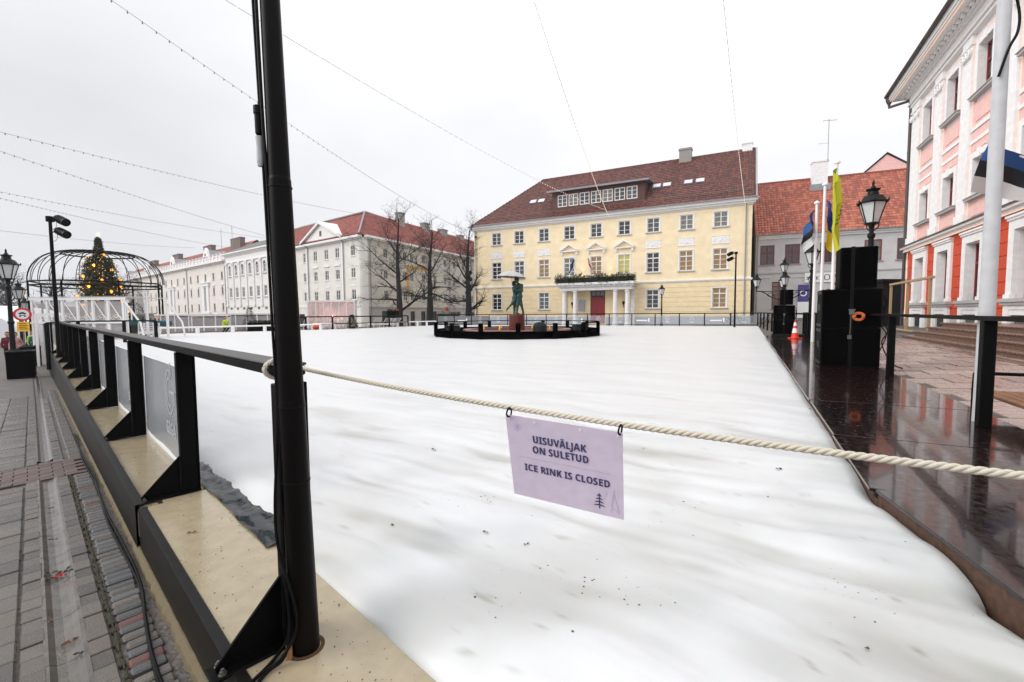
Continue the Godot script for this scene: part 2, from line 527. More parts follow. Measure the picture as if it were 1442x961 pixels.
func build_ground():
	var b := MB.new()
	var xs := []; var zs := []
	for i in 81: xs.append(signf(i - 40) * (absf(i - 40) * 1.0 + pow(absf(i - 40) / 40.0, 3) * 520.0))
	for i in 71: zs.append(14.0 - i * 1.2 - pow(i / 70.0, 4) * 620.0)
	for i in xs.size() - 1:
		for j in zs.size() - 1:
			var p := []
			for k in [[0, 0], [0, 1], [1, 1], [1, 0]]:
				var x: float = xs[i + k[0]]; var z: float = zs[j + k[1]]
				p.append(Vector3(x, land(x, z) - 0.022, z))
			b.quad(p[0], p[1], p[2], p[3])
	struct("ground", b, M.ground)
	# the pavement left of the rink: pavers, a gutter and a row of setts, stone by stone
	var pv := Node3D.new()
	pv.name = "pavement"; add_child(pv)
	pv.set_meta("kind", "structure")
	pv.position = POLE; pv.rotation_degrees.y = FENCE_TURN
	var sett_m := []; var pav_m := []; var slab_m := []
	for k in 6:
		var s := MB.new()
		var l := 0.062 + 0.004 * (k % 3); var w := 0.066 + 0.003 * (k % 2)
		s.cbox(Vector3(-w, -0.06, -l * 0.5), Vector3(w, 0, l * 0.5), 0.008 + 0.003 * (k % 3))
		sett_m.append(s.mesh())
	for k in 3:
		var s := MB.new()
		s.cbox(Vector3(-0.045 + 0.001 * k, -0.05, -0.0675 - 0.001 * k), Vector3(0.0455, 0, 0.0675), 0.005)
		pav_m.append(s.mesh())
		var s2 := MB.new()
		s2.cbox(Vector3(-0.143, -0.05, -0.1 + 0.002 * k), Vector3(0.143, 0, 0.0985), 0.006)
		slab_m.append(s2.mesh())
	var lay := func(called: String, me: Mesh, m: Material, u: float, v: float, up := 0.0, turn := 0.0):
		var w := fence_pt(u, v)
		var o := put(called, me, m, pv)
		o.position = Vector3(-v, land(w.x, w.z) + up, -u)
		var jit := 0.0 if called == "gutter_channel" else 0.016
		o.basis = Basis(Vector3.RIGHT, -0.0283 + rng.randf_range(-jit, jit)) * Basis(Vector3.BACK, 0.0137 + rng.randf_range(-jit, jit)) * Basis(Vector3.UP, deg_to_rad(turn) + rng.randf_range(-jit, jit))
	for seg in [[-0.7, 5.05], [6.0, 14.0]]:
		var u: float = seg[0]
		while u < seg[1]:
			for v in [0.547, 0.775]:
				lay.call("paver", pav_m[rng.randi() % 3], M["paver%d" % (rng.randi() % 6)], u + (0.05 if v > 0.6 else 0.0), v, rng.randf_range(-0.005, 0.004))
			u += 0.143
	var u2 := -0.7
	while u2 < 5.05:
		lay.call("sett", sett_m[rng.randi() % 6], M["sett%d" % ([0, 1, 1, 2, 3, 5, 0, 4, 3, 5][rng.randi() % 10])], u2, 0.395 + rng.randf_range(-0.006, 0.006), rng.randf_range(-0.004, 0.006))
		u2 += 0.083
	var far_setts := MB.new()
	while u2 < 16.0:
		if u2 > 6.0:
			var w := fence_pt(u2, 0.395)
			far_setts.cbox(Vector3(-0.46, land(w.x, w.z) - 0.05, -u2 - 0.033), Vector3(-0.33, land(w.x, w.z) + rng.randf_range(-0.004, 0.006), -u2 + 0.033), 0.012)
		u2 += 0.083
	stuff(obj("distant_setts", far_setts, M.sett3, pv))
	u2 = -0.6
	while u2 < 5.0:
		for c in 3:
			lay.call("slab", slab_m[rng.randi() % 3], M["paver%d" % (rng.randi() % 6)], u2 + 0.07 * c, 0.975 + 0.292 * c, rng.randf_range(-0.004, 0.004))
		u2 += 0.203
	for i in 44:
		for c in 3:
			var uu := 6.1 + i * 0.203
			if uu < 15.5: lay.call("slab", slab_m[rng.randi() % 3], M["paver%d" % (rng.randi() % 6)], uu + 0.1 * (c % 2), 0.975 + c * 0.292, -0.004 + rng.randf_range(-0.004, 0.004), 0.0)
	# a band of brick pavers laid across
	var bm := MB.new()
	bm.cbox(Vector3(-0.095, -0.05, -0.045), Vector3(0.095, 0, 0.045), 0.005)
	var brick := bm.mesh()
	for r in 9:
		for c in 8:
			lay.call("brick", brick, M["brick%d" % (rng.randi() % 3)], 5.15 + r * 0.096, 0.42 + c * 0.197 + (0.09 if r % 2 else 0.0), rng.randf_range(-0.003, 0.003), 3.0)
	# the concrete gutter, in lengths
	var gm := MB.new()
	var pr := [[-0.077, 0.0], [-0.06, 0.0], [-0.035, -0.016], [0.0, -0.022], [0.035, -0.016], [0.06, 0.0], [0.077, 0.0]]
	for i in 6:
		gm.quad(Vector3(pr[i][0], pr[i][1], 0.248), Vector3(pr[i + 1][0], pr[i + 1][1], 0.248), Vector3(pr[i + 1][0], pr[i + 1][1], -0.248), Vector3(pr[i][0], pr[i][1], -0.248))
	var gutter := gm.mesh()
	for i in 54:
		var uu := -0.6 + i * 0.5
		if uu < 5.1 or uu > 6.0: lay.call("gutter_channel", gutter, M.gutter, uu, 0.661)
	var mo := MB.new()
	for i in 150:
		var uu := -0.6 + i * 0.038 + rng.randf() * 0.03
		var w := fence_pt(uu, 0.482)
		var q := rng.randf_range(0.004, 0.012)
		mo.cbox(Vector3(-0.482 - q + rng.randf_range(-0.006, 0.006), land(w.x, w.z) - 0.03, -uu - 0.022), Vector3(-0.482 + q, land(w.x, w.z) - 0.004 + rng.randf() * 0.004, -uu + 0.022), 0.004)
	stuff(obj("moss", mo, M.moss, pv))
	# the square in front of the pink building: big slabs
	var plaza := Node3D.new()
	plaza.name = "plaza_pavement"; add_child(plaza)
	plaza.set_meta("kind", "structure")
	plaza.position = DECK; plaza.rotation_degrees.y = DECK_TURN
	var big := []
	for k in 3:
		var s := MB.new()
		s.cbox(Vector3(-0.395 + 0.003 * k, -0.06, -0.295), Vector3(0.395, 0, 0.295 - 0.003 * k), 0.006)
		big.append(s.mesh())
	for i in 34:
		for j in 8:
			var uu := -1.0 + i * 0.6
			var qq := 2.12 + j * 0.8 + (0.4 if i % 2 else 0.0)
			var w := deck_pt(uu, qq)
			var dx := (w.x - 21.57) * -0.891 + (w.z + 24.5) * -0.454
			if dx < 0.4: continue
			var o := put("paving_slab", big[rng.randi() % 3], M["plaza%d" % (rng.randi() % 5)], plaza)
			o.position = Vector3(qq, land(w.x, w.z) + rng.randf_range(-0.003, 0.003), -uu)
			o.rotation = Vector3(0.0, 0.0, 0.055)
	var man := thing("manhole_cover", "flat round iron manhole cover set in the paving behind the bench", "manhole cover", on_land(deck_pt(5.3, 3.0), 0.018), 0)
	var mb := MB.new()
	mb.lathe([[0.0, 0.0], [0.3, 0.0]], 24)
	mb.lathe([[0.3, 0.0], [0.34, 0.004], [0.34, -0.05]], 24)
	for k in 5: mb.box(Vector3(-0.25 + k * 0.11, 0, -0.15), Vector3(-0.2 + k * 0.11, 0.006, 0.15))
	man.rotation.z = 0.06
	obj("cover", mb, M.rust, man)

var ice_rows := []
var ice_mesh: MB

func ice_height(x: float, z: float) -> float:
	# height of the snow nearest that spot
	var j := 0
	while j < ice_rows.size() - 2 and ice_rows[j + 1] > z: j += 1
	var best := 1e9; var h := 0.09
	for i in 231:
		var p := ice_mesh.v[j * 231 + i]
		if absf(p.x - x) < best:
			best = absf(p.x - x); h = p.y
	return h

func ice_bounds(z: float) -> Array:
	# left and right edges of the ice at depth z
	var l: float
	var le := fence_pt(0, -0.25)
	if z > -20.3: l = le.x + (z - le.z) * 1.0577
	elif z > -31.4: l = lerpf(-20.5, -24.0, (-20.3 - z) / 11.1)
	elif z > -38.8: l = lerpf(-24.0, -14.6, (-31.4 - z) / 7.4)
	else: l = lerpf(-14.6, -7.9, clampf((-38.8 - z) / 11.2, 0, 1))
	var r: float = DECK.x - (z - DECK.z) * 0.5184
	if z < -38.6: r = lerpf(20.7, -7.9, clampf((-38.6 - z) / 11.4, 0, 1))
	if z > -2.908: r = DECK.x - (z - DECK.z) * 0.276
	return [l, maxf(r, l + 0.01)]

func build_rink():
	var b := MB.new()
	var n1 := FastNoiseLite.new(); n1.seed = 3; n1.frequency = 0.55; n1.fractal_octaves = 2
	var n2 := FastNoiseLite.new(); n2.seed = 9; n2.frequency = 2.3; n2.fractal_octaves = 3
	var n3 := FastNoiseLite.new(); n3.seed = 21; n3.frequency = 0.8; n3.fractal_octaves = 3
	var n5 := FastNoiseLite.new(); n5.seed = 41; n5.frequency = 5.0; n5.fractal_octaves = 3
	var n4 := FastNoiseLite.new(); n4.seed = 33; n4.frequency = 1.1; n4.fractal_octaves = 3
	ice_rows = []
	ice_mesh = b
	var zs := ice_rows
	var z := -0.55
	var step := 0.022
	while z > -50.0:
		zs.append(z)
		z -= step
		step = minf(step * 1.012, 1.2)
	zs.append(-49.9)
	var cols := 230
	var base := 0
	for j in zs.size():
		var bd := ice_bounds(zs[j])
		for i in cols + 1:
			var t := float(i) / cols
			t = t * t * (3 - 2 * t) * 0.35 + t * 0.65
			var x: float = lerpf(bd[0], bd[1], t)
			var zz: float = zs[j]
			var dl: float = (x - bd[0]) * 0.687           # metres from the left edge
			var dr: float = (bd[1] - x) * 0.888
			var near := clampf((8.0 + zz) / 6.5, 0.0, 1.0)
			# melt ridges run across the rink towards the deck
			var al := x * 0.848 + zz * 0.53
			var ac := x * 0.53 - zz * 0.848
			ac += 0.10 * n1.get_noise_2d(al * 1.3, ac * 1.3)
			var r1 := n1.get_noise_2d(al * 0.65, ac * 5.2)
			var r2 := n1.get_noise_2d(al * 0.5 + 60.0, ac * 2.1)
			var keep := smoothstep(-0.45, 0.25, n1.get_noise_2d(x * 0.45 + 30.0, zz * 0.45))
			var h := 0.085 + 0.018 * n1.get_noise_2d(x, zz) + (0.008 + 0.024 * near) * r2 + (0.003 + 0.018 * near) * r1 * (0.35 + 0.65 * keep)
			h += 0.0035 * n2.get_noise_2d(al * 0.9, ac * 2.4) * near + 0.0014 * n5.get_noise_2d(x, zz) * near * smoothstep(-0.2, 0.4, n1.get_noise_2d(x * 0.8 - 9.0, zz * 0.8))
			var el := clampf(dl / 0.22, 0, 1)
			h = lerpf(-0.03, h, sqrt(1.0 - (1.0 - el) * (1.0 - el)))
			# near the camera each ridge ends short of the deck in a rounded lobe
			var back := 0.025 + near * maxf(0.0, 0.07 - 0.15 * n1.get_noise_2d(al * 0.2 + 5.0, ac * 2.6))
			var er := clampf((dr - back + 0.16) / 0.16, 0, 1)
			if near > 0: h = lerpf(-0.05, h, sqrt(maxf(0.0, 1.0 - (1.0 - er) * (1.0 - er))))
			var w := Vector3(x, h, zz)
			# dirt gathers along the furrows between the ridges
			var furrow := smoothstep(-0.02, 0.42, -(r1 * 0.75 + r2 * 0.5)) * (0.3 + 0.7 * keep)
			var broken := smoothstep(-0.25, 0.45, n3.get_noise_2d(al * 0.9 + 3.0, ac * 2.2))
			var dirt := furrow * (0.25 + 0.75 * broken) * (0.05 + 0.62 * near)
			dirt += near * near * 0.36 * smoothstep(-0.4, 0.45, n3.get_noise_2d(x * 1.1, zz * 1.1))
			dirt += smoothstep(0.5, 0.7, n2.get_noise_2d(al * 1.6, ac * 2.6)) * 0.45 * (0.06 + near * 0.7)
			var grey := smoothstep(0.15, 0.6, n3.get_noise_2d(x * 0.8 - 20.0, zz * 0.8 + 11.0)) * 0.05 * near
			var c := Color(0.598 - dirt * 0.40 - grey, 0.606 - dirt * 0.415 - grey * 0.75, 0.606 - dirt * 0.465 - grey * 0.5)
			if dr < 0.5 and near > 0.0: c = c.lerp(Color(0.54, 0.56, 0.545), (0.5 - dr) * 0.9)
			b.v.push_back(w); b.c.push_back(c); b.n.push_back(Vector3.UP)
	var wd := cols + 1
	for j in zs.size():
		for i in wd:
			var a := b.v[j * wd + mini(i + 1, cols)] - b.v[j * wd + maxi(i - 1, 0)]
			var d := b.v[maxi(j - 1, 0) * wd + i] - b.v[mini(j + 1, zs.size() - 1) * wd + i]
			var nn := d.cross(a)
			b.n[j * wd + i] = nn.normalized() if nn.length() > 1e-9 else Vector3.UP
			if b.n[j * wd + i].y < 0: b.n[j * wd + i] = -b.n[j * wd + i]
	for j in zs.size() - 1:
		for i in cols:
			var a := j * wd + i
			b.ix.append_array([a, a + wd, a + 1, a + 1, a + wd, a + wd + 1])
	struct("ice", b, M.snow)
	# concrete border slab of the rink, with its steel face plate
	var slab := Node3D.new()
	slab.name = "rink_border"; add_child(slab)
	slab.position = POLE; slab.rotation_degrees.y = FENCE_TURN
	tag(slab, "tan wet concrete rink border with a dark steel side plate along the pavement", "rink border")
	# two castings meet in a stepped joint
	var s1 := MB.new()
	s1.prism(PackedVector2Array([Vector2(-0.235, 2.2), Vector2(-0.105, 2.2), Vector2(-0.105, 2.27), Vector2(0.05, 2.27), Vector2(0.34, 2.27), Vector2(0.42, -1.6), Vector2(-0.235, -1.6)]), -0.35, 0.0)
	var slab_a := obj("slab_section", s1, M.slab, slab)
	slab_a.rotation_degrees.x = -90
	var s2 := MB.new()
	s2.prism(PackedVector2Array([Vector2(-0.235, 2.245), Vector2(-0.13, 2.245), Vector2(-0.13, 2.315), Vector2(0.34, 2.315), Vector2(0.34, 30.0), Vector2(-0.235, 30.0)]), -0.5, -0.012)
	var slab_b := obj("slab_section", s2, M.slab, slab)
	slab_b.rotation_degrees.x = -90
	var jr := MB.new()
	jr.box(Vector3(-0.25, -0.2, -2.31), Vector3(0.34, -0.03, -2.18))
	obj("rusty_joint", jr, M.rust, slab)
	for seg in [[-1.6, 2.19, 0.0, 0.0], [2.24, 26.0, 0.012, 0.012]]:
		var p := MB.new()
		var u0: float = seg[0]
		while u0 < seg[1]:
			var u1: float = minf(u0 + 2.0, seg[1])
			var y0 := land(fence_pt(u0, 0.26).x, fence_pt(u0, 0.26).z); var y1 := land(fence_pt(u1, 0.26).x, fence_pt(u1, 0.26).z)
			var xo: float = -0.238 - seg[3]
			for side in [0, 1]:
				var xx: float = xo - 0.012 * side
				var aa := Vector3(xx, y0 + 0.02, -u0); var bb := Vector3(xx, y1 + 0.02, -u1); var cc := Vector3(xx, 0.008 + seg[2], -u1); var dd := Vector3(xx, 0.008 + seg[2], -u0)
				if side: p.quad(bb, aa, dd, cc)
				else: p.quad(aa, bb, cc, dd)
			p.quad(Vector3(xo, 0.008 + seg[2], -u0), Vector3(xo, 0.008 + seg[2], -u1), Vector3(xo - 0.012, 0.008 + seg[2], -u1), Vector3(xo - 0.012, 0.008 + seg[2], -u0))
			u0 = u1
		# the plate's folded top lip
		p.cbox(Vector3(-0.25 - seg[3], 0.0 + seg[2], -seg[1]), Vector3(-0.205, 0.009 + seg[2], -seg[0]), 0.003)
		p.box(Vector3(-0.25 - seg[3], -0.3, -seg[1]), Vector3(-0.2, 0.006, -seg[1] + 0.012))
		obj("steel_plate", p, M.steelplate, slab)
	# sprayed foam sealing the foot of the plate
	var fo := MB.new()
	var uu := -1.2
	while uu < 16.0:
		var w := fence_pt(uu, 0.28)
		var r := 0.024 + 0.03 * n2.get_noise_1d(uu * 6.0)
		var y := land(w.x, w.z)
		var x := -0.268 - 0.008 * n2.get_noise_1d(uu * 5.0 + 50.0)
		var prof := [Vector3(x + 0.03, y + 0.022 + r * 0.3, 0), Vector3(x + 0.012, y + 0.02 + r * 0.3, 0), Vector3(x - r * 0.5, y + 0.012, 0), Vector3(x - r * 0.75, y - 0.02, 0)]
		var w2 := fence_pt(uu + 0.05, 0.28)
		var r2 := 0.024 + 0.03 * n2.get_noise_1d((uu + 0.05) * 6.0)
		var y2 := land(w2.x, w2.z)
		var x2 := -0.268 - 0.008 * n2.get_noise_1d((uu + 0.05) * 5.0 + 50.0)
		var prof2 := [Vector3(x2 + 0.03, y2 + 0.022 + r2 * 0.3, 0), Vector3(x2 + 0.012, y2 + 0.02 + r2 * 0.3, 0), Vector3(x2 - r2 * 0.5, y2 + 0.012, 0), Vector3(x2 - r2 * 0.75, y2 - 0.02, 0)]
		for k in 3:
			var o1 := Vector3(0, 0, -uu); var o2 := Vector3(0, 0, -uu - 0.05)
			fo.quad(prof2[k] + o2, prof2[k + 1] + o2, prof[k + 1] + o1, prof[k] + o1)
		uu += 0.05
	obj("foam_seal", fo, M.foam, slab)
	# rubber sheet showing between the slab and the snow
	var fl := MB.new()
	var sheet := func(u: float, q: int) -> Vector3:
		var f := q / 5.0
		var y := 0.010 + 0.040 * f + 0.010 * f * n2.get_noise_2d(u * 2.6, q * 0.25) + 0.008 * n1.get_noise_2d(u * 5.0 + 9.0, q * 0.7)
		return fence_pt(u, -0.17 - 0.03 * q - 0.02 * n1.get_noise_1d(u * 2.5), y)
	for i in 121:
		for q in 6:
			var a0 := 0.95 + i * 0.02
			var p: Vector3 = sheet.call(a0, q)
			var du: Vector3 = sheet.call(a0 + 0.02, q) - p
			var dq: Vector3 = sheet.call(a0, q + 1) - p
			var nn := du.cross(dq)
			fl.vert(p, nn if nn.y > 0 else -nn)
			if i and q:
				var k := i * 6 + q
				fl.ix.append_array([k - 7, k - 1, k - 6, k - 6, k - 1, k])
	var fm := obj("plastic_sheet", fl, M.foil)
	tag(fm, "crumpled black plastic sheet showing between the snow and the concrete border", "plastic sheet")

func build_deck():
	var d := Node3D.new()
	d.name = "wooden_deck"; add_child(d)
	d.position = DECK; d.rotation_degrees.y = DECK_TURN
	tag(d, "wet dark plywood deck with timber edge along the right side of the ice", "deck")
	# sheets of film-faced plywood, side by side
	var edges := [0.02, 1.5, 3.4, 6.1, 8.9, 11.4, 13.9, 16.4, 18.9, 21.4]
	for i in edges.size() - 1:
		var p := MB.new()
		p.cbox(Vector3(-0.035 + 0.012 * (i % 2), 0.158, -edges[i + 1] + 0.003), Vector3(1.64, 0.18 + 0.002 * (i % 3), -edges[i] - 0.003), 0.003)
		obj("deck_panel", p, M["deck%d" % (i % 3)], d)
	for i in 3:
		var n := MB.new()
		# nearer sheets lie a little askew
		n.tf = Transform3D(Basis(Vector3.UP, deg_to_rad(12.0)), Vector3.ZERO)
		n.cbox(Vector3(-0.012 + i * 0.9, 0.166, 0.012), Vector3(0.875 + i * 0.9, 0.188 + 0.002 * i, 2.6), 0.003)
		obj("deck_panel", n, M["deck%d" % ((i + 1) % 3)], d)
	# edge boards and the joists showing under the sheets
	for i in 9:
		var f := MB.new()
		f.cbox(Vector3(0.008, -0.15, -edges[i + 1] + 0.01), Vector3(0.04, 0.105, -edges[i] - 0.01), 0.004)
		obj("edge_board", f, M.wood_fascia, d)
		for k in 3:
			var j := MB.new()
			var z0 := -lerpf(edges[i], edges[i + 1], k / 3.0 + 0.05)
			j.cbox(Vector3(0.0, 0.107, z0 - 0.05), Vector3(0.5, 0.156, z0), 0.004)
			obj("joist", j, M.wood_raw if (i + k) % 2 else M.wood_fascia, d)
	for k in 2:
		var f2 := MB.new()
		f2.tf = Transform3D(Basis(Vector3.UP, deg_to_rad(12.0)), Vector3.ZERO)
		if k == 0: f2.cbox(Vector3(0.02, -0.2, 0.03), Vector3(0.06, 0.15, 2.6), 0.005)
		else: f2.cbox(Vector3(0.02, -0.2, -0.03), Vector3(0.12, 0.147, 0.022), 0.005)
		obj("edge_board", f2, M.wood_fascia, d)
	var back := MB.new()
	back.box(Vector3(1.6, -0.2, -21.4), Vector3(1.63, 0.155, 2.0))
	back.box(Vector3(0.06, -0.2, -21.39), Vector3(1.6, 0.1, -21.36))
	obj("rear_board", back, M.wood_fascia, d)

# ------------------------------------------------------------------ the left fence, the pole, the rope and its sign
func giga_logo(parent: Node, at: Vector3, turn: Vector3, s: float, m: Material):
	# a big outlined G shape over the word
	var g := MB.new()
	var arc := func(r: float, a0: float, a1: float, w: float):
		for i in 20:
			var a := deg_to_rad(lerpf(a0, a1, i / 20.0)); var b2 := deg_to_rad(lerpf(a0, a1, (i + 1) / 20.0))
			var f := func(an: float, rr: float) -> Vector3: return Vector3(cos(an) * rr * 0.85, sin(an) * rr, 0)
			g.quad(f.call(a, r - w), f.call(a, r), f.call(b2, r), f.call(b2, r - w))
	arc.call(0.2, 55, 330, 0.014)
	arc.call(0.13, 55, 300, 0.014)
	g.box(Vector3(0.01, -0.005, -0.001), Vector3(0.2, 0.012, 0.001))
	g.box(Vector3(0.186, -0.1, -0.001), Vector3(0.2, 0.0, 0.001))
	g.box(Vector3(0.06, 0.13, -0.001), Vector3(0.074, 0.26, 0.001))
	g.box(Vector3(0.09, 0.13, -0.001), Vector3(0.104, 0.26, 0.001))
	var o := obj("logo", g, m, parent)
	o.position = at + Basis.from_euler(turn * PI / 180.0) * Vector3(0, 0.14 * s, 0); o.rotation_degrees = turn; o.scale = Vector3.ONE * s
	text("lettering", "GIGA", 0.11 * s, m, parent, at + Basis.from_euler(turn * PI / 180.0) * Vector3(0, -0.19 * s, 0), turn, 1.0, true)

func fence_post(called: String, label: String) -> Node3D:
	# a steel upright on a foot plate, braced by a triangular gusset; x towards the ice, base at its foot
	var t := thing(called, label, "fence post", Vector3.ZERO, 0, "braced posts of the left rink fence")
	var b := MB.new()
	b.cbox(Vector3(-0.06, 0.01, -0.032), Vector3(0.045, 1.073, 0.032), 0.004)
	obj("upright", b, M.black, t)
	var fl := MB.new()
	fl.cbox(Vector3(0.047, 0.0, -0.036), Vector3(0.058, 1.073, 0.036), 0.002)
	obj("flange", fl, M.black, t)
	var g := MB.new()
	g.prism(PackedVector2Array([Vector2(-0.062, 0.014), Vector2(-0.062, 0.29), Vector2(-0.30, 0.035), Vector2(-0.30, 0.014)]), -0.006, 0.006)
	obj("gusset", g, M.black, t)
	var p := MB.new()
	p.cbox(Vector3(-0.325, 0.0, -0.05), Vector3(0.06, 0.012, 0.05), 0.003)
	obj("foot_plate", p, M.black, t)
	for k in 2:
		var bo := MB.new()
		bo.lathe([[0.016, 0.012], [0.016, 0.016], [0.011, 0.016], [0.011, 0.026], [0.006, 0.026], [0.006, 0.034], [0.0, 0.034]], 6, Vector3(-0.285, 0, -0.028 + 0.056 * k))
		obj("bolt", bo, M.bolt, t)
	return t

func build_fence():
	var first := fence_post("fence_post", "black braced fence post standing right behind the tall pole at the rope's end")
	first.position = fence_pt(0.097, -0.010); first.rotation_degrees.y = FENCE_TURN
	var names := ["black braced fence post beside the notch in the concrete border, next after the pole", "black braced fence post between the two printed panels nearest the pole", "black braced fence post fourth along from the tall pole", "black braced fence post fifth along from the tall pole", "black braced fence post sixth along from the tall pole", "black braced fence post seventh along from the tall pole", "black braced fence post fourth before the floodlight mast", "black braced fence post third before the floodlight mast", "black braced fence post second before the floodlight mast"]
	for i in names.size():
		var o := dup(first, names[i], fence_pt(2.33 + 2.4 * i, -0.085), FENCE_TURN)
		o.rotation_degrees.z = rng.randf_range(-0.4, 0.8)
	var r := thing("handrail", "long dark wooden handrail on the braced posts of the left fence", "handrail", POLE, FENCE_TURN)
	var b := MB.new()
	b.cbox(Vector3(0.03, 1.075, -21.3), Vector3(0.15, 1.12, -0.27), 0.006)
	obj("rail", b, M.black, r)
	var tp := MB.new()
	tp.cbox(Vector3(0.026, 1.12, -21.3), Vector3(0.155, 1.132, -0.27), 0.004)
	obj("rail_cap", tp, M.railtop, r)
	var un := MB.new()
	un.cbox(Vector3(0.138, 1.04, -21.3), Vector3(0.148, 1.074, -0.3), 0.003)
	obj("mounting_strip", un, M.black, r)
	# printed sheets hung on the ice side
	var where := ["translucent grey sheet with a large G logo hung beside the notched border", "translucent grey sheet with a faint logo hung on the second fence bay", "translucent grey sheet hung on the third fence bay from the pole", "translucent grey sheet hung on the fourth fence bay from the pole", "translucent grey sheet hung on the fifth fence bay from the pole", "translucent grey sheet hung on the sixth fence bay from the pole", "translucent grey sheet hung on the seventh fence bay from the pole"]
	for i in where.size():
		var p := thing("fence_banner", where[i], "banner", fence_pt(2.36 + 2.4 * i, -0.15), FENCE_TURN, "translucent sheets on the left fence")
		var u1 := 2.34
		var m := MB.new()
		var nseg := 8
		for k in nseg:
			var z0 := -u1 * k / nseg; var z1 := -u1 * (k + 1) / nseg
			var f0 := 0.004 * sin(k * 1.7 + i); var f1 := 0.004 * sin((k + 1) * 1.7 + i)
			m.quad(Vector3(f0, 0.06, z0), Vector3(f1, 0.06, z1), Vector3(f1, 0.90, z1), Vector3(f0, 0.90, z0))
			m.quad(Vector3(f1 + 0.004, 0.06, z1), Vector3(f0 + 0.004, 0.06, z0), Vector3(f0 + 0.004, 0.90, z0), Vector3(f1 + 0.004, 0.90, z1))
		obj("sheet", m, M.banner, p)
		giga_logo(p, Vector3(-0.008, 0.5, -0.95), Vector3(0, -90, 0), 1.05, M.banner_edge if i else M.banner_edge)
		var eb := MB.new()
		eb.box(Vector3(-0.003, 0.02, -u1), Vector3(0.008, 0.06, 0))
		obj("white_strip", eb, M.white_paint, p)
	# end post by the mast
	var ep := thing("end_post", "thin black end post and side rail closing the fence by the floodlight mast", "fence post", fence_pt(21.4, 0.2), FENCE_TURN)
	var e := MB.new()
	e.cbox(Vector3(-0.03, -0.5, -0.03), Vector3(0.03, 1.13, 0.03), 0.004)
	obj("upright", e, M.black, ep)
	var e2 := MB.new()
	e2.cbox(Vector3(0.032, 1.08, -0.02), Vector3(0.5, 1.12, 0.02), 0.004)
	obj("side_rail", e2, M.black, ep)
	# tall pole
	var pole := thing("steel_pole", "tall dark brown steel pole standing in the concrete at the rope's left end", "pole", POLE + Vector3(0, -0.03, 0))
	pole.rotation_degrees = Vector3(0.0, 0, 1.0)
	var pm := MB.new()
	pm.lathe([[0.055, -0.1], [0.055, 0.1], [0.047, 1.04], [0.046, 1.05], [0.040, 1.89], [0.038, 1.9], [0.034, 2.7], [0.03, 4.5], [0.028, 9.0], [0.0, 9.005]], 40)
	obj("shaft", pm, M.pole, pole)
	for k in 3:
		var cl := MB.new()
		var cr: float = [0.047, 0.04, 0.0497][k]
		cl.lathe([[cr, 0.0], [cr + 0.003, 0.001], [cr + 0.003, 0.006], [cr, 0.007]], 32, Vector3(0, [1.02, 1.86, 0.72][k], 0))
		obj("cable_tie", cl, M.rubber, pole)
	var sleeve := MB.new()
	sleeve.lathe([[0.068, 0.03], [0.074, 0.03], [0.074, 0.033], [0.06, 0.034]], 32)
	obj("sleeve", sleeve, M.rust, pole)
	var wd := thing("wood_wedge", "small pale wooden wedge jammed against the foot of the tall pole", "wedge", POLE + Vector3(-0.035, 0, 0.062), 20)
	var wm := MB.new()
	wm.cbox(Vector3(-0.011, -0.02, -0.008), Vector3(0.011, 0.055, 0.008), 0.002)
	obj("wedge_block", wm, M.wood_raw, wd)
	# cables beside the pole
	var runs := [
		["black cable hanging free in a loop beside the tall pole", [[-0.13, 3.4, 0.0], [-0.10, 2.2, 0.0], [-0.085, 1.75, 0.01], [-0.072, 1.3, 0.02], [-0.066, 0.95, 0.02], [-0.085, 0.6, 0.03], [-0.07, 0.42, 0.04], [-0.01, 0.25, 0.066], [0.0, 0.12, 0.066], [-0.05, 0.03, 0.10], [-0.11, 0.012, 0.18], [-0.1, 0.008, 0.35]], 0.0055],
		["black cable tied flat along the left of the tall pole", [[-0.098, 3.4, 0.02], [-0.078, 2.2, 0.025], [-0.07, 1.86, 0.02], [-0.06, 1.4, 0.02], [-0.057, 1.02, 0.02], [-0.06, 0.7, 0.025], [-0.055, 0.4, 0.04], [-0.03, 0.15, 0.06], [-0.04, 0.03, 0.09], [-0.085, 0.01, 0.16], [-0.08, 0.008, 0.35]], 0.0065],
		["thick black cable behind the others on the tall pole", [[-0.088, 3.4, -0.03], [-0.07, 2.2, -0.02], [-0.062, 1.86, -0.02], [-0.056, 1.02, -0.015], [-0.06, 0.5, -0.01], [-0.062, 0.1, 0.0], [-0.085, 0.012, 0.06], [-0.13, 0.01, 0.25]], 0.007],
	]
	for rr in runs:
		var cb := MB.new()
		cb.tube(smooth_path(rr[1], POLE, 8), rr[2], 8)
		tag(obj("cable", cb, M.rubber), rr[0], "cable", "cables on the tall pole")
	var jn := thing("cable_connector", "taped plug joint hanging on the cable beside the tall pole", "cable connector", POLE + Vector3(-0.099, 2.10, 0.01), 0)
	var jm := MB.new()
	jm.lathe([[0.006, -0.08], [0.013, -0.07], [0.014, 0.0], [0.017, 0.002], [0.017, 0.03], [0.009, 0.035]], 10)
	obj("plug", jm, M.rubber, jn)
	var jt := MB.new()
	jt.lathe([[0.0095, -0.19], [0.0125, -0.17], [0.011, -0.12], [0.0135, -0.08]], 8)
	obj("tape", jt, M.banner_edge, jn)

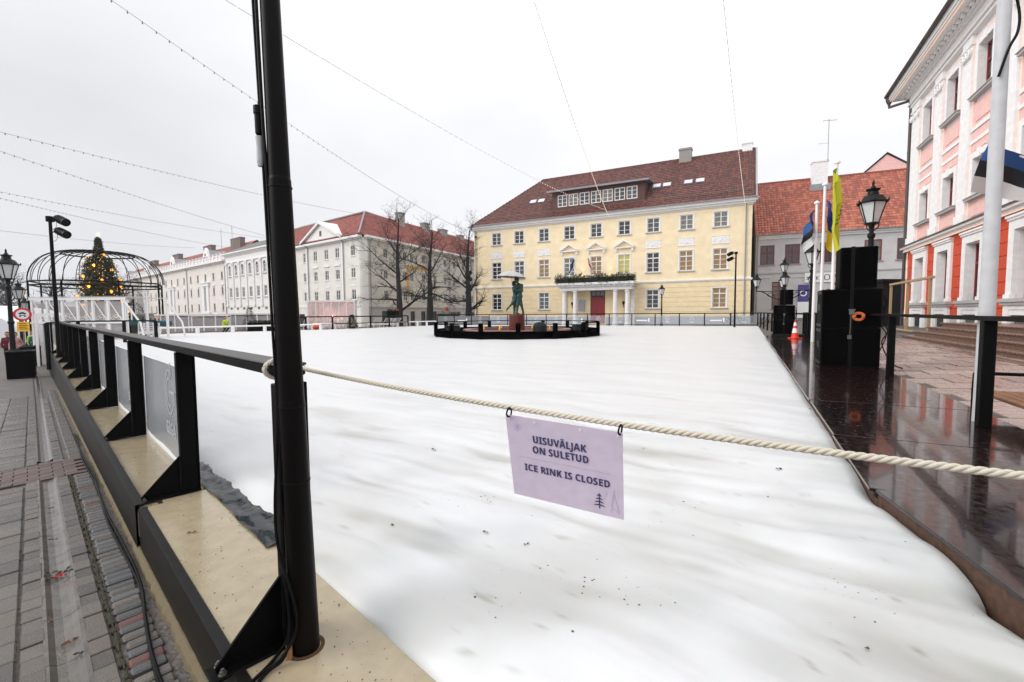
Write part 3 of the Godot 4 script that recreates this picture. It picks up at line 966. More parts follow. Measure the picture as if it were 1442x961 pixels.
func smooth_path(pts: Array, off: Vector3, per := 6) -> PackedVector3Array:
	var p := []
	for q in pts: p.append(Vector3(q[0], q[1], q[2]) if q is Array else q)
	var out := PackedVector3Array()
	for i in p.size() - 1:
		var a: Vector3 = p[maxi(i - 1, 0)]; var b: Vector3 = p[i]; var c: Vector3 = p[i + 1]; var d: Vector3 = p[mini(i + 2, p.size() - 1)]
		for k in per:
			out.push_back(b.cubic_interpolate(c, a, d, float(k) / per) + off)
	out.push_back(p[p.size() - 1] + off)
	return out

func twisted_rope(pts: PackedVector3Array, r: float) -> MB:
	# three strands wound round each other
	var b := MB.new()
	var len := 0.0
	var along := [0.0]
	for i in pts.size() - 1:
		len += pts[i].distance_to(pts[i + 1]); along.append(len)
	var n := int(len / 0.006)
	var fine := PackedVector3Array(); var tan := PackedVector3Array()
	var k := 0
	for i in n + 1:
		var s := len * i / n
		while k < pts.size() - 2 and along[k + 1] < s: k += 1
		var f: float = (s - along[k]) / (along[k + 1] - along[k])
		fine.push_back(pts[k].lerp(pts[k + 1], f))
	for strand in 3:
		var path := PackedVector3Array()
		for i in n + 1:
			var t := (fine[mini(i + 1, n)] - fine[maxi(i - 1, 0)]).normalized()
			var sd := t.cross(Vector3.UP).normalized() if absf(t.y) < 0.95 else Vector3.RIGHT
			var up := sd.cross(t)
			var a := TAU * strand / 3.0 + (len * i / n) / (r * 6.5) * TAU
			path.push_back(fine[i] + (sd * cos(a) + up * sin(a)) * r * 0.5)
		b.tube(path, r * 0.56, 7)
	return b

func build_rope_sign():
	var a := fence_pt(0.075, -0.085, 1.118); var e := Vector3(1.20, 1.034, -0.73)
	var pts := PackedVector3Array()
	for i in 41:
		var t := i / 40.0
		pts.push_back(a.lerp(e, t) - Vector3(0, 0.03 * 4 * t * (1 - t), 0))
	for i in 7:
		var t := 1.0 + 0.13 * (i + 1)
		pts.push_back(a.lerp(e, t) + Vector3(0, 0.10 * (t - 1.0), 0))
	var end: Vector3 = pts[pts.size() - 1]
	var ep := thing("rope_post", "black post on the deck that carries the rope's right end", "post", Vector3(end.x, 0.18, end.z))
	var em := MB.new()
	em.cbox(Vector3(-0.05, 0, -0.05), Vector3(0.05, 1.08, 0.05), 0.006)
	obj("upright", em, M.black, ep)
	var ef := MB.new()
	ef.cbox(Vector3(-0.1, 0, -0.1), Vector3(0.1, 0.012, 0.1), 0.003)
	obj("foot_plate", ef, M.black, ep)
	var rp := thing("rope", "thick cream twisted rope strung from the tall pole across the rink entrance", "rope")
	obj("strand", twisted_rope(pts, 0.0088), M.rope, rp)
	# knot round the handrail end
	var kn := PackedVector3Array()
	var base := fence_pt(0.37, -0.09, 1.103)
	var rot := Basis(Vector3.UP, deg_to_rad(FENCE_TURN))
	for i in 49:
		var an := TAU * i / 24.0
		kn.push_back(base + rot * Vector3(0.082 * cos(an), 0.048 * sin(an), 0.014 - 0.028 * i / 48.0))
	obj("knot", twisted_rope(kn, 0.009), M.rope, rp)
	var tail := PackedVector3Array([base + rot * Vector3(0.05, 0.02, 0.0), fence_pt(0.2, -0.10, 1.12), a])
	obj("tail", twisted_rope(tail, 0.009), M.rope, rp)
	# sign hung below on two ties
	var l := Vector3(-0.021, 1.047, -1.346); var r := Vector3(0.292, 1.030, -1.190)
	var sx := (r - l)
	var w := sx.length()
	var s := thing("closed_sign", "lilac sign with UISUVÄLJAK ON SULETUD and ICE RINK IS CLOSED hanging on the rope", "sign")
	var xa := sx.normalized()
	var za := xa.cross(Vector3.UP).normalized()
	var ya := za.cross(xa)
	za = -za if za.z < 0 else za
	ya = (Vector3.UP * 0.955 + za * 0.29).normalized()
	ya = (ya - xa * ya.dot(xa)).normalized()
	za = xa.cross(ya).normalized()
	s.transform = Transform3D(Basis(xa, ya, za), l)
	var hh := 0.288
	var m := MB.new()
	m.wall(0, -hh, w, 0, [], 0, 0.0)
	m.quad(Vector3(w, -hh, -0.0012), Vector3(0, -hh, -0.0012), Vector3(0, 0, -0.0012), Vector3(w, 0, -0.0012))
	m.quad(Vector3(w, -hh, 0), Vector3(w, -hh, -0.0012), Vector3(w, 0, -0.0012), Vector3(w, 0, 0))
	m.quad(Vector3(0, -hh, -0.0012), Vector3(0, -hh, 0), Vector3(0, 0, 0), Vector3(0, 0, -0.0012))
	m.quad(Vector3(0, -hh, -0.0012), Vector3(w, -hh, -0.0012), Vector3(w, -hh, 0), Vector3(0, -hh, 0))
	obj("board", m, M.sign, s)
	var z := 0.0015
	text("lettering", "UISUVÄLJAK", 0.024, M.ink, s, Vector3(w * 0.47, -0.070, z), Vector3.ZERO, 0.86, true)
	text("lettering", "ON SULETUD", 0.024, M.ink, s, Vector3(w * 0.475, -0.106, z), Vector3.ZERO, 0.86, true)
	text("lettering", "ICE RINK IS CLOSED", 0.0236, M.ink, s, Vector3(w * 0.515, -0.174, z), Vector3.ZERO, 0.86, true)
	var ln := MB.new()
	ln.box(Vector3(w * 0.1, -0.1385, 0.0004), Vector3(w * 0.9, -0.1375, 0.001))
	obj("rule", ln, M.sign_dim, s)
	var tr := MB.new()
	var tx := w * 0.80; var ty := -0.224
	tr.quad(Vector3(tx - 0.0014, ty - 0.042, z), Vector3(tx + 0.0014, ty - 0.042, z), Vector3(tx + 0.0014, ty + 0.012, z), Vector3(tx - 0.0014, ty + 0.012, z))
	for k in 4:
		var yy := ty + 0.006 - k * 0.0115; var ww := 0.008 + k * 0.0035
		for sg in [-1.0, 1.0]:
			var p0 := Vector3(tx, yy, z); var p1 := Vector3(tx + sg * ww * 0.6, yy - 0.0015, z); var p2 := Vector3(tx + sg * ww, yy - 0.0045, z)
			var d := Vector3(0, 0.0022, 0)
			if sg > 0:
				tr.quad(p0 - d, p1 - d, p1 + d * 0.7, p0 + d); tr.quad(p1 - d, p2, p2, p1 + d * 0.7)
			else:
				tr.quad(p1 - d, p0 - d, p0 + d, p1 + d * 0.7); tr.quad(p2, p1 - d, p1 + d * 0.7, p2)
	obj("tree_emblem", tr, M.ink, s)
	var dm := MB.new()
	for k in 8:
		var an := TAU * k / 8.0
		var dd := Vector3(cos(an), sin(an), 0); var pp := Vector3(-sin(an), cos(an), 0) * 0.0009
		var c0 := Vector3(w * 0.1, -0.036, 0.0008)
		dm.quad(c0 - pp, c0 + dd * 0.017 - pp, c0 + dd * 0.017 + pp, c0 + pp)
	for q in [[0.895, -0.27, 0.925, -0.205], [0.925, -0.205, 0.965, -0.27], [0.965, -0.268, 0.91, -0.256], [0.90, -0.25, 0.925, -0.19], [0.84, -0.23, 0.87, -0.20]]:
		var p := Vector3(w * q[0], q[1], 0.0008); var p2 := Vector3(w * q[2], q[3], 0.0008)
		var sd := (p2 - p).cross(Vector3.BACK).normalized() * 0.0009
		dm.quad(p + sd, p2 + sd, p2 - sd, p - sd)
	obj("faint_pattern", dm, M.sign_dim, s)
	for k in 4:
		var ho := MB.new()
		ho.tf = Transform3D(Basis(Vector3.RIGHT, PI / 2), Vector3(w * [0.03, 0.27, 0.665, 0.965][k], -0.012, 0.0006))
		ho.lathe([[0.0, 0.001], [0.0036, 0.001], [0.0036, 0.0]], 12)
		obj("eyelet", ho, M.white_paint, s)
	for k in 2:
		var tie := MB.new()
		var c := Vector3(w * [0.03, 0.975][k], 0.006, 0)
		var ring := PackedVector3Array()
		for i in 17:
			var an := TAU * i / 16.0
			ring.push_back(c + Vector3(0.004 * sin(an * 0.5), 0.003 + 0.014 * sin(an), 0.012 * cos(an)))
		tie.tube(ring, 0.0026, 5)
		tie.tube(PackedVector3Array([c + Vector3(0, 0.016, 0.006), c + Vector3(0.012, 0.021, 0.01)]), 0.002, 4)
		obj("cable_tie", tie, M.rubber, s)

# ------------------------------------------------------------------ buildings
func window(parent: Node, x0: float, y0: float, x1: float, y1: float, z: float, fm: Material, pm: Material, cols := 2, rows := [0.33, 0.66], ft := 0.07, transom := -1.0, called := "window") -> Node:
	# a frame with glazing bars; its pane is a child
	var w := x1 - x0; var h := y1 - y0
	var key := "%.2f %.2f %d %s %.3f %.2f" % [w, h, cols, str(rows), ft, transom]
	if not win_cache.has(key):
		var b := MB.new()
		b.box(Vector3(0, 0, -0.03), Vector3(ft, h, 0.03)); b.box(Vector3(w - ft, 0, -0.03), Vector3(w, h, 0.03))
		b.box(Vector3(ft, 0, -0.028), Vector3(w - ft, ft, 0.028)); b.box(Vector3(ft, h - ft, -0.028), Vector3(w - ft, h, 0.028))
		for k in range(1, cols):
			var c := ft + (w - 2 * ft) * k / cols
			b.box(Vector3(c - ft * 0.5, ft, -0.026), Vector3(c + ft * 0.5, h - ft, 0.026))
		for f in rows: b.box(Vector3(ft, h * f - ft * 0.22, -0.018), Vector3(w - ft, h * f + ft * 0.22, 0.018))
		if transom > 0: b.box(Vector3(ft, h * transom - ft * 0.6, -0.024), Vector3(w - ft, h * transom + ft * 0.6, 0.036))
		var p := MB.new()
		p.wall(ft * 0.5, ft * 0.5, w - ft * 0.5, h - ft * 0.5, [], 0, -0.012)
		win_cache[key] = [b.mesh(), p.mesh()]
	var o := put(called, win_cache[key][0], fm, parent)
	o.position = Vector3(x0, y0, z)
	put("pane", win_cache[key][1], pm, o)
	return o

func any_pane() -> Material:
	return M["pane%d" % [0, 0, 1, 2, 2, 0, 1][rng.randi() % 7]]

func roof_plane(b: MB, a: Vector3, e: Vector3, f: Vector3, d: Vector3, tile_w: float, tile_l: float, cols: Array):
	# pantiles over a sloping face: eave a->e, ridge d->f
	var along := (e - a).normalized()
	var up := ((d + f) - (a + e)) * 0.5
	up = (up - along * up.dot(along)).normalized()
	var nn := along.cross(up).normalized()
	if nn.y < 0: nn = -nn
	var rows := int(((d - a) - along * (d - a).dot(along)).length() / tile_l)
	var full := (e - a).length()
	for r in rows:
		var t0 := float(r) / rows; var t1 := float(r + 1) / rows
		var la := (d - a).dot(along) * t0; var ra := full + (f - e).dot(along) * t0
		var base0 := a + ((d - a) - along * (d - a).dot(along)) * t0
		var base1 := a + ((d - a) - along * (d - a).dot(along)) * (t1 + 0.12 / rows)
		var k := int(floor(la / tile_w))
		while k * tile_w < ra:
			var x0 := maxf(k * tile_w, la); var x1 := minf((k + 1) * tile_w, ra)
			k += 1
			if x1 - x0 < 0.03: continue
			b.col = cols[rng.randi() % cols.size()]
			var xm := lerpf(x0, x1, 0.35); var xn := lerpf(x0, x1, 0.7)
			var lo := 0.035; var hi := 0.085
			var l := [x0, xm, xn, x1]; var hh := [0.02, 0.075, 0.06, 0.02]
			for q in 3:
				b.quad(base0 + along * l[q] + nn * (hh[q] + lo), base0 + along * l[q + 1] + nn * (hh[q + 1] + lo), base1 + along * l[q + 1] + nn * hh[q + 1] * 0.8, base1 + along * l[q] + nn * hh[q] * 0.8)
				b.quad(base0 + along * l[q], base0 + along * l[q + 1], base0 + along * l[q + 1] + nn * (hh[q + 1] + lo), base0 + along * l[q] + nn * (hh[q] + lo))
	b.col = Color.WHITE

func cornice(b: MB, x0: float, x1: float, steps: Array):
	# steps: [y0, y1, out] butted one over another
	for s in steps: b.box(Vector3(x0 - s[2], s[0], -0.2), Vector3(x1 + s[2], s[1], s[2]))

func bands(b: MB, x0: float, x1: float, y0: float, y1: float, n: int, holes: Array, z: float, gap := 0.02):
	for i in n:
		var a := lerpf(y0, y1, float(i) / n); var c := lerpf(y0, y1, float(i + 1) / n) - gap
		var hs := []
		for h in holes:
			if h[3] > a and h[1] < c and h[0] > x0 and h[2] < x1: hs.append([h[0], maxf(h[1], a), h[2], minf(h[3], c)])
		b.wall(x0, a, x1, c, hs, 0, z)
		var cuts := [x0]
		hs.sort_custom(func(p, q): return p[0] < q[0])
		for h in hs: cuts.append_array([h[0], h[2]])
		cuts.append(x1)
		for k in range(0, cuts.size(), 2):
			var l: float = cuts[k]; var r: float = cuts[k + 1]
			if r - l < 0.01: continue
			b.quad(Vector3(l, c, 0), Vector3(l, c, z), Vector3(r, c, z), Vector3(r, c, 0))
			b.quad(Vector3(l, a, z), Vector3(l, a, 0), Vector3(r, a, 0), Vector3(r, a, z))

func shell(parent: Node, x0: float, x1: float, y0: float, y1: float, depth: float, m: Material):
	# side and rear walls
	var b := MB.new()
	b.quad(Vector3(x1, y0, 0), Vector3(x1, y0, -depth), Vector3(x1, y1, -depth), Vector3(x1, y1, 0))
	b.quad(Vector3(x0, y0, -depth), Vector3(x0, y0, 0), Vector3(x0, y1, 0), Vector3(x0, y1, -depth))
	b.quad(Vector3(x1, y0, -depth), Vector3(x0, y0, -depth), Vector3(x0, y1, -depth), Vector3(x1, y1, -depth))
	# a dark floor of the attic keeps light from passing through
	b.quad(Vector3(x0, y1, 0), Vector3(x1, y1, 0), Vector3(x1, y1, -depth), Vector3(x0, y1, -depth))
	obj("rear_wall", b, m, parent)

const TILE_DARK := [[104, 58, 48], [92, 52, 45], [116, 66, 54], [82, 48, 43], [122, 70, 56], [96, 60, 52]]
const TILE_ORANGE := [[176, 98, 74], [164, 90, 70], [188, 112, 88], [154, 84, 66], [182, 104, 78], [146, 82, 68]]
const TILE_RED := [[146, 72, 58], [134, 66, 54], [156, 82, 66], [124, 60, 50], [150, 78, 60]]

func tints(a: Array) -> Array:
	var o := []
	for c in a: o.append(lin(c[0], c[1], c[2]))
	return o

func chimney(parent: Node, x0: float, x1: float, y0: float, y1: float, z: float, d: float, m: Material):
	var b := MB.new()
	b.box(Vector3(x0, y0, z - d), Vector3(x1, y1 - 0.22, z))
	b.box(Vector3(x0 - 0.07, y1 - 0.22, z - d - 0.07), Vector3(x1 + 0.07, y1 - 0.08, z + 0.07))
	b.box(Vector3(x0 - 0.02, y1 - 0.08, z - d - 0.02), Vector3(x1 + 0.02, y1, z + 0.02))
	obj("chimney", b, m, parent)

func downpipe(parent: Node, x: float, y0: float, y1: float, z: float, m: Material, r := 0.06):
	var b := MB.new()
	b.tube(PackedVector3Array([Vector3(x, y0, z), Vector3(x, y1, z), Vector3(x, y1 + 0.3, z + 0.25), Vector3(x, y1 + 0.45, z + 0.3)]), r, 8)
	obj("downpipe", b, m, parent)

func build_yellow():
	var t := thing("yellow_building", "cream yellow three storey building with dark tiled roof, dormer and columned red door", "building", Vector3(-4.897, 0, -60.80), -27)
	var cx := [3.36, 6.60, 9.97, 13.25, 16.53, 19.77, 22.93, 26.35, 29.65]
	var up := []; var low := []
	for i in 9:
		var c: float = cx[i]
		up.append([c - 0.66, 10.05, c + 0.66, 11.6])
		up.append([c - 0.68, 5.7, c + 0.68, 7.85])
	for i in [0, 2, 6, 8]: low.append([cx[i] - 0.66, 1.75, cx[i] + 0.66, 3.8])
	low.append([15.86, 0.05, 17.62, 3.85])
	var w := MB.new()
	w.wall(0, 4.6, 32.5, 12.3, up, 0.16)
	obj("wall", w, M.yellow, t)
	shell(t, 0, 32.5, -1.5, 12.3, 13.0, M.yellow)
	var lw := MB.new()
	lw.wall(0, -1.5, 32.5, 4.6, low, 0.2)
	bands(lw, 0, 12.6, 0.85, 4.5, 7, low, 0.045, 0.035)
	bands(lw, 20.7, 32.5, 0.85, 4.5, 7, low, 0.045, 0.035)
	obj("ground_floor_wall", lw, M.yellow_low, t)
	var pl := MB.new()
	for r in [[0, 15.7], [17.8, 32.55]]: pl.box(Vector3(r[0] - 0.03, -1.5, 0.0), Vector3(r[1], 0.82, 0.09))
	obj("plinth", pl, M.plinth, t)
	var co := MB.new()
	cornice(co, 0, 32.5, [[4.52, 4.62, 0.1], [4.62, 4.74, 0.15]])
	obj("string_course", co, M.trim, t)
	var cn := MB.new()
	cornice(cn, 0, 32.5, [[12.0, 12.14, 0.1], [12.14, 12.34, 0.28], [12.34, 12.52, 0.46], [12.52, 12.60, 0.56]])
	obj("cornice", cn, M.trim, t)
	var gt := MB.new()
	gt.tube(PackedVector3Array([Vector3(-0.5, 12.64, 0.62), Vector3(32.9, 12.64, 0.62)]), 0.07, 8)
	obj("gutter", gt, M.sheet_metal, t)
	for i in 9:
		var c: float = cx[i]
		# surrounds, sills and panes
		for lv in [[10.05, 11.6, 0.66, 0], [5.7, 7.85, 0.68, 1], [1.75, 3.8, 0.66, 2]]:
			if lv[3] == 2 and not (i in [0, 2, 6, 8]): continue
			var hw: float = lv[2]
			var zf := 0.05 if lv[3] == 2 else 0.0
			var s := MB.new()
			var o := 0.11
			s.box(Vector3(c - hw - o, lv[0], zf), Vector3(c - hw, lv[1] + o, zf + 0.03)); s.box(Vector3(c + hw, lv[0], zf), Vector3(c + hw + o, lv[1] + o, zf + 0.03))
			s.box(Vector3(c - hw, lv[1], zf), Vector3(c + hw, lv[1] + o, zf + 0.027))
			obj("surround", s, M.trim, t)
			var sl := MB.new()
			sl.box(Vector3(c - hw - 0.18, lv[0] - 0.1, zf - 0.02), Vector3(c + hw + 0.18, lv[0], zf + 0.12))
			obj("sill", sl, M.stone_grey, t)
			var pm := any_pane()
			if lv[3] == 0 and i in [7, 8]: pm = M.pane3
			if lv[3] == 1: pm = [M.pane0, M.pane0, M.pane_lit, M.pane3, M.pane_lit, M.pane_green, M.pane2, M.pane_lit, M.pane_lit][i]
			if lv[3] == 2 and i == 8: pm = M.pane_lit
			if lv[3] == 2 and i == 6: pm = M.pane2
			if lv[3] == 0: window(t, c - hw, lv[0], c + hw, lv[1], -0.1, M.frame_white, pm, 2, [0.33, 0.66], 0.09)
			else: window(t, c - hw, lv[0], c + hw, lv[1], -0.1, M.frame_white, pm, 2, [0.24, 0.48], 0.09, 0.72)
		if i in [0, 1, 2, 6, 7, 8]:
			var rp := MB.new()
			rp.wall(c - 0.82, 8.36, c + 0.82, 9.14, [], 0, 0.02)
			rp.box(Vector3(c - 0.85, 8.33, 0.0), Vector3(c + 0.85, 8.38, 0.05)); rp.box(Vector3(c - 0.85, 9.12, 0.0), Vector3(c + 0.85, 9.17, 0.05))
			for k in 7:
				var an := TAU * k / 7.0
				rp.box(Vector3(c + 0.62 * cos(an) - 0.07, 8.75 + 0.22 * sin(an) - 0.06, 0.02), Vector3(c + 0.62 * cos(an) + 0.07, 8.75 + 0.22 * sin(an) + 0.06, 0.06))
			rp.box(Vector3(c - 0.16, 8.6, 0.02), Vector3(c + 0.16, 8.9, 0.06))
			obj("relief_panel", rp, M.trim, t)
		else:
			var pd := MB.new()
			pd.prism(PackedVector2Array([Vector2(c - 1.15, 8.66), Vector2(c - 1.15, 8.8), Vector2(c, 9.55), Vector2(c + 1.15, 8.8), Vector2(c + 1.15, 8.66), Vector2(c + 0.85, 8.78), Vector2(c, 9.32), Vector2(c - 0.85, 8.78)]), 0.0, 0.3)
			pd.box(Vector3(c - 1.15, 8.55, 0), Vector3(c + 1.15, 8.66, 0.26))
			for sg in [-1, 1]: pd.box(Vector3(c + sg * 0.92 - 0.1, 8.2, 0), Vector3(c + sg * 0.92 + 0.1, 8.55, 0.18))
			obj("pediment", pd, M.trim, t)
	# portico
	for x in [13.07, 14.4, 19.1, 20.45]:
		var c := MB.new()
		c.lathe([[0.34, -0.4], [0.34, 0.12], [0.3, 0.14], [0.28, 0.2], [0.27, 1.4], [0.235, 3.6], [0.29, 3.66], [0.31, 3.72], [0.31, 3.86]], 20, Vector3(x, 0, 1.15))
		obj("column", c, M.white, t)
	var en := MB.new()
	en.box(Vector3(12.6, 3.87, 0.05), Vector3(20.95, 4.28, 1.5))
	en.box(Vector3(12.4, 4.28, 0.05), Vector3(21.15, 4.5, 1.7))
	en.box(Vector3(12.15, 4.5, 0.16), Vector3(21.4, 4.74, 1.95))
	for x in [12.75, 20.8]: en.box(Vector3(x - 0.2, -0.4, 0.0), Vector3(x + 0.2, 3.86, 0.12))
	obj("entablature", en, M.white, t)
	for k in 7:
		var bu := MB.new()
		bu.lathe([[0.0, -0.1], [0.09, -0.08], [0.12, 0.0], [0.06, 0.06], [0.04, 0.14]], 10, Vector3(13.2 + k * 1.2, 4.36, 1.80))
		obj("globe_lamp", bu, M.white_paint, t)
	# door
	var dr := MB.new()
	dr.box(Vector3(15.92, 0.06, -0.16), Vector3(17.56, 3.18, -0.1))
	for k in 2:
		for r in [[0.25, 1.1], [1.25, 2.2], [2.3, 3.05]]: dr.box(Vector3(16.02 + k * 0.8, r[0], -0.1), Vector3(16.66 + k * 0.8, r[1], -0.075))
	var door := obj("door", dr, M.red_door, t)
	var kn := MB.new()
	kn.lathe([[0.0, 0.0], [0.06, 0.03], [0.0, 0.06]], 8, Vector3(16.7, 1.45, -0.02))
	obj("handle", kn, M.bolt, door)
	window(t, 15.9, 3.22, 17.58, 3.84, -0.12, M.brown_door, M.pane2, 3, [], 0.08, -1.0, "transom_window")
	var nb := MB.new()
	nb.cbox(Vector3(14.42, 1.5, 0.02), Vector3(15.22, 2.85, 0.07), 0.01)
	for k in 6: nb.box(Vector3(14.52, 1.7 + k * 0.18, 0.07), Vector3(15.1, 1.74 + k * 0.18, 0.073))
	obj("notice_board", nb, M.plinth, t)
	for x in [13.72, 19.8]:
		var sc := MB.new()
		sc.tube(PackedVector3Array([Vector3(x, 1.95, 0.02), Vector3(x, 1.9, 0.2), Vector3(x, 2.15, 0.3)]), 0.035, 6)
		sc.lathe([[0.03, 2.1], [0.14, 2.35], [0.16, 2.5], [0.05, 2.6]], 6, Vector3(x, 0, 0.3))
		obj("wall_bracket", sc, M.lamp_iron, t)
	# balcony greenery: spruce branches packed along the front
	var hd := MB.new()
	for i in 3600:
		var x := rng.randf_range(12.1, 21.4); var y := 4.72 + rng.randf() * (0.85 + 0.12 * sin(x * 2.6) + 0.1 * sin(x * 7.1)); var z := rng.randf_range(1.4, 2.0)
		if rng.randf() < 0.2: y -= 0.12
		var g := rng.randf_range(0.5, 1.25)
		hd.col = Color(0.030 * g + 0.01, 0.045 * g + 0.006, 0.016 * g) if rng.randf() > 0.1 else Color(0.13, 0.12, 0.07)
		hd.leaf(Vector3(x, y, z), Vector3(rng.randf_range(-1, 1), rng.randf_range(-0.7, 1), rng.randf_range(-0.4, 1)).normalized() * rng.randf_range(0.14, 0.34), 0.045)
	hd.col = Color(0.02, 0.028, 0.01)
	hd.box(Vector3(12.3, 4.75, 1.3), Vector3(21.2, 5.3, 1.75))
	var hedge := obj("balcony_greenery", hd, M.needles)
	hedge.position = t.position; hedge.rotation = t.rotation
	tag(hedge, "row of dark spruce greenery along the balcony over the columns", "greenery")
	# two flags leaning out over the balcony
	for q in [[14.35, ["blue", "flag_black", "flag_white"], "small blue, black and white flag leaning out over the balcony greenery", -0.5], [16.05, ["flag_red", "flag_white"], "small red and white flag leaning out over the balcony greenery", 0.4]]:
		var fl := thing("balcony_flag", q[2], "flag")
		fl.transform = t.transform * Transform3D(Basis(), Vector3(q[0], 5.6, 0.9))
		var fp := MB.new()
		fp.tube(PackedVector3Array([Vector3(0, -0.3, -0.5), Vector3(0.0, 2.0, 0.6)]), 0.03, 6)
		obj("flag_pole", fp, M.white_paint, fl)
		var n: int = q[1].size()
		for k in n:
			var s := MB.new()
			for i in 8:
				var f := func(a: float, b: float) -> Vector3:
					return Vector3(q[3] * a * 1.1 + 0.25 * (b - 0.5) + 0.06 * sin(a * 9.0 + b * 4.0), 1.95 - 1.55 * a - 0.2 * b, 0.58 - 0.3 * b + 0.08 * sin(a * 6.0 + b * 3.0))
				s.quad(f.call(i / 8.0, float(k + 1) / n), f.call((i + 1) / 8.0, float(k + 1) / n), f.call((i + 1) / 8.0, float(k) / n), f.call(i / 8.0, float(k) / n))
			obj(["upper_stripe", "middle_stripe", "lower_stripe"][k], s, M[q[1][k]], fl)
	# glowing lights between the balcony windows
	for x in [14.95, 18.2]:
		var lm := MB.new()
		lm.lathe([[0.0, 0.0], [0.06, 0.0], [0.08, 0.16], [0.0, 0.17]], 10, Vector3(x, 5.55, 0.28))
		obj("uplight", lm, M.warm_lamp, t)
		var sp := SpotLight3D.new()
		sp.name = numbered("uplight_beam"); t.add_child(sp, true)
		sp.position = Vector3(x, 5.78, 0.28); sp.rotation_degrees = Vector3(86, 0, 0)
		sp.light_color = Color(1.0, 0.8, 0.5); sp.light_energy = 0.7; sp.spot_range = 40; sp.spot_angle = 38; sp.shadow_enabled = true
	downpipe(t, 31.95, 0.3, 12.2, 0.12, M.sheet_metal)
	downpipe(t, 0.3, 0.3, 12.2, 0.12, M.sheet_metal)
	var ca := MB.new()
	ca.box(Vector3(0.25, 11.2, 0.0), Vector3(0.4, 11.45, 0.3))
	obj("wall_camera", ca, M.lamp_iron, t)
	# roof
	var rf := MB.new()
	var cols := tints(TILE_DARK)
	roof_plane(rf, Vector3(-0.15, 12.62, 0.62), Vector3(32.75, 12.62, 0.62), Vector3(32.75, 19.36, -6.5), Vector3(7.1, 19.36, -6.5), 0.26, 0.36, cols)
	roof_plane(rf, Vector3(-0.15, 12.62, -13.6), Vector3(-0.15, 12.62, 0.62), Vector3(7.1, 19.36, -6.5), Vector3(7.1, 19.36, -6.6), 0.3, 0.4, cols)
	rf.col = cols[1]
	rf.quad(Vector3(32.75, 12.62, -13.6), Vector3(-0.15, 12.62, -13.6), Vector3(7.1, 19.36, -6.55), Vector3(32.75, 19.36, -6.55))
	for i in 70:
		rf.col = cols[i % 6]
		var x := 7.1 + i * 0.366
		rf.box(Vector3(x, 19.3, -6.68), Vector3(x + 0.35, 19.5, -6.36))
	var roof := obj("roof", rf, M.tiles, t)
	var ga := MB.new()
	ga.prism(PackedVector2Array([Vector2(0.55, 12.3), Vector2(-6.5, 19.2), Vector2(-13.5, 12.3)]), -0.02, 0.0)
	var g := obj("gable_wall", ga, M.trim, t)
	g.position = Vector3(32.56, 0, 0); g.rotation_degrees.y = -90
	var vb := MB.new()
	vb.tf = Transform3D(Basis(), Vector3(32.78, 12.6, 0.65))
	vb.quad(Vector3(0, 0, 0), Vector3(0.12, 0, 0), Vector3(0.12, 6.95, -7.2), Vector3(0, 6.95, -7.2))
	vb.quad(Vector3(0, -0.3, 0), Vector3(0, 0, 0), Vector3(0, 6.95, -7.2), Vector3(0, 6.65, -7.2))
	obj("verge_board", vb, M.sheet_metal, t)
	var sg2 := MB.new()
	for y in [0.0, 0.14]: sg2.tube(PackedVector3Array([Vector3(1.0, 13.5 + y, -0.2), Vector3(32.5, 13.5 + y, -0.2)]), 0.025, 5)
	obj("snow_guard", sg2, M.chimney_brown, roof)
	chimney(t, 24.75, 26.1, 18.6, 20.5, -5.9, 0.9, M.brick_chimney)
	chimney(t, 31.4, 32.4, 18.6, 20.2, -6.2, 0.8, M.white)
	# long dormer
	var dm := MB.new()
	var dh := []
	for k in 7: dh.append([11.6 + k * 1.38, 14.05, 12.80 + k * 1.38, 15.45])
	dm.wall(10.9, 13.3, 21.9, 15.85, dh, 0.1, -0.45)
	dm.quad(Vector3(10.9, 13.3, -4.0), Vector3(10.9, 13.3, -0.45), Vector3(10.9, 15.85, -0.45), Vector3(10.9, 16.2, -4.0))
	dm.quad(Vector3(21.9, 13.3, -0.45), Vector3(21.9, 13.3, -4.0), Vector3(21.9, 16.2, -4.0), Vector3(21.9, 15.85, -0.45))
	obj("dormer", dm, M.dormer_wood, t)
	for k in 7: window(t, dh[k][0], dh[k][1], dh[k][2], dh[k][3], -0.50, M.frame_white, [M.pane1, M.pane3, M.pane0][k % 3], 2, [0.33, 0.66], 0.09)
	var dq := MB.new()
	dq.tf = Transform3D(Basis(Vector3.RIGHT, deg_to_rad(6)), Vector3(0, 15.86, 0.05))
	dq.box(Vector3(10.4, 0.0, -3.9), Vector3(22.4, 0.1, 0.0))
	dq.box(Vector3(10.38, -0.08, 0.0), Vector3(22.42, 0.12, 0.05))
	obj("dormer_roof", dq, M.sheet_metal, t)
	for x in [7.05, 8.2, 22.4, 23.5, 25.75, 26.95]:
		var sk := MB.new()
		sk.tf = Transform3D(Basis(Vector3.RIGHT, deg_to_rad(-46.5)), Vector3(x, 15.3, -2.14))
		sk.box(Vector3(0, 0, 0), Vector3(0.9, 0.75, 0.12))
		var s := obj("skylight", sk, M.sheet_metal, roof)
		s.set_meta("label", "roof window")
		var sp := MB.new()
		sp.tf = sk.tf
		sp.wall(0.07, 0.07, 0.83, 0.68, [], 0, 0.124)
		obj("skylight_pane", sp, M.skyglass, roof)

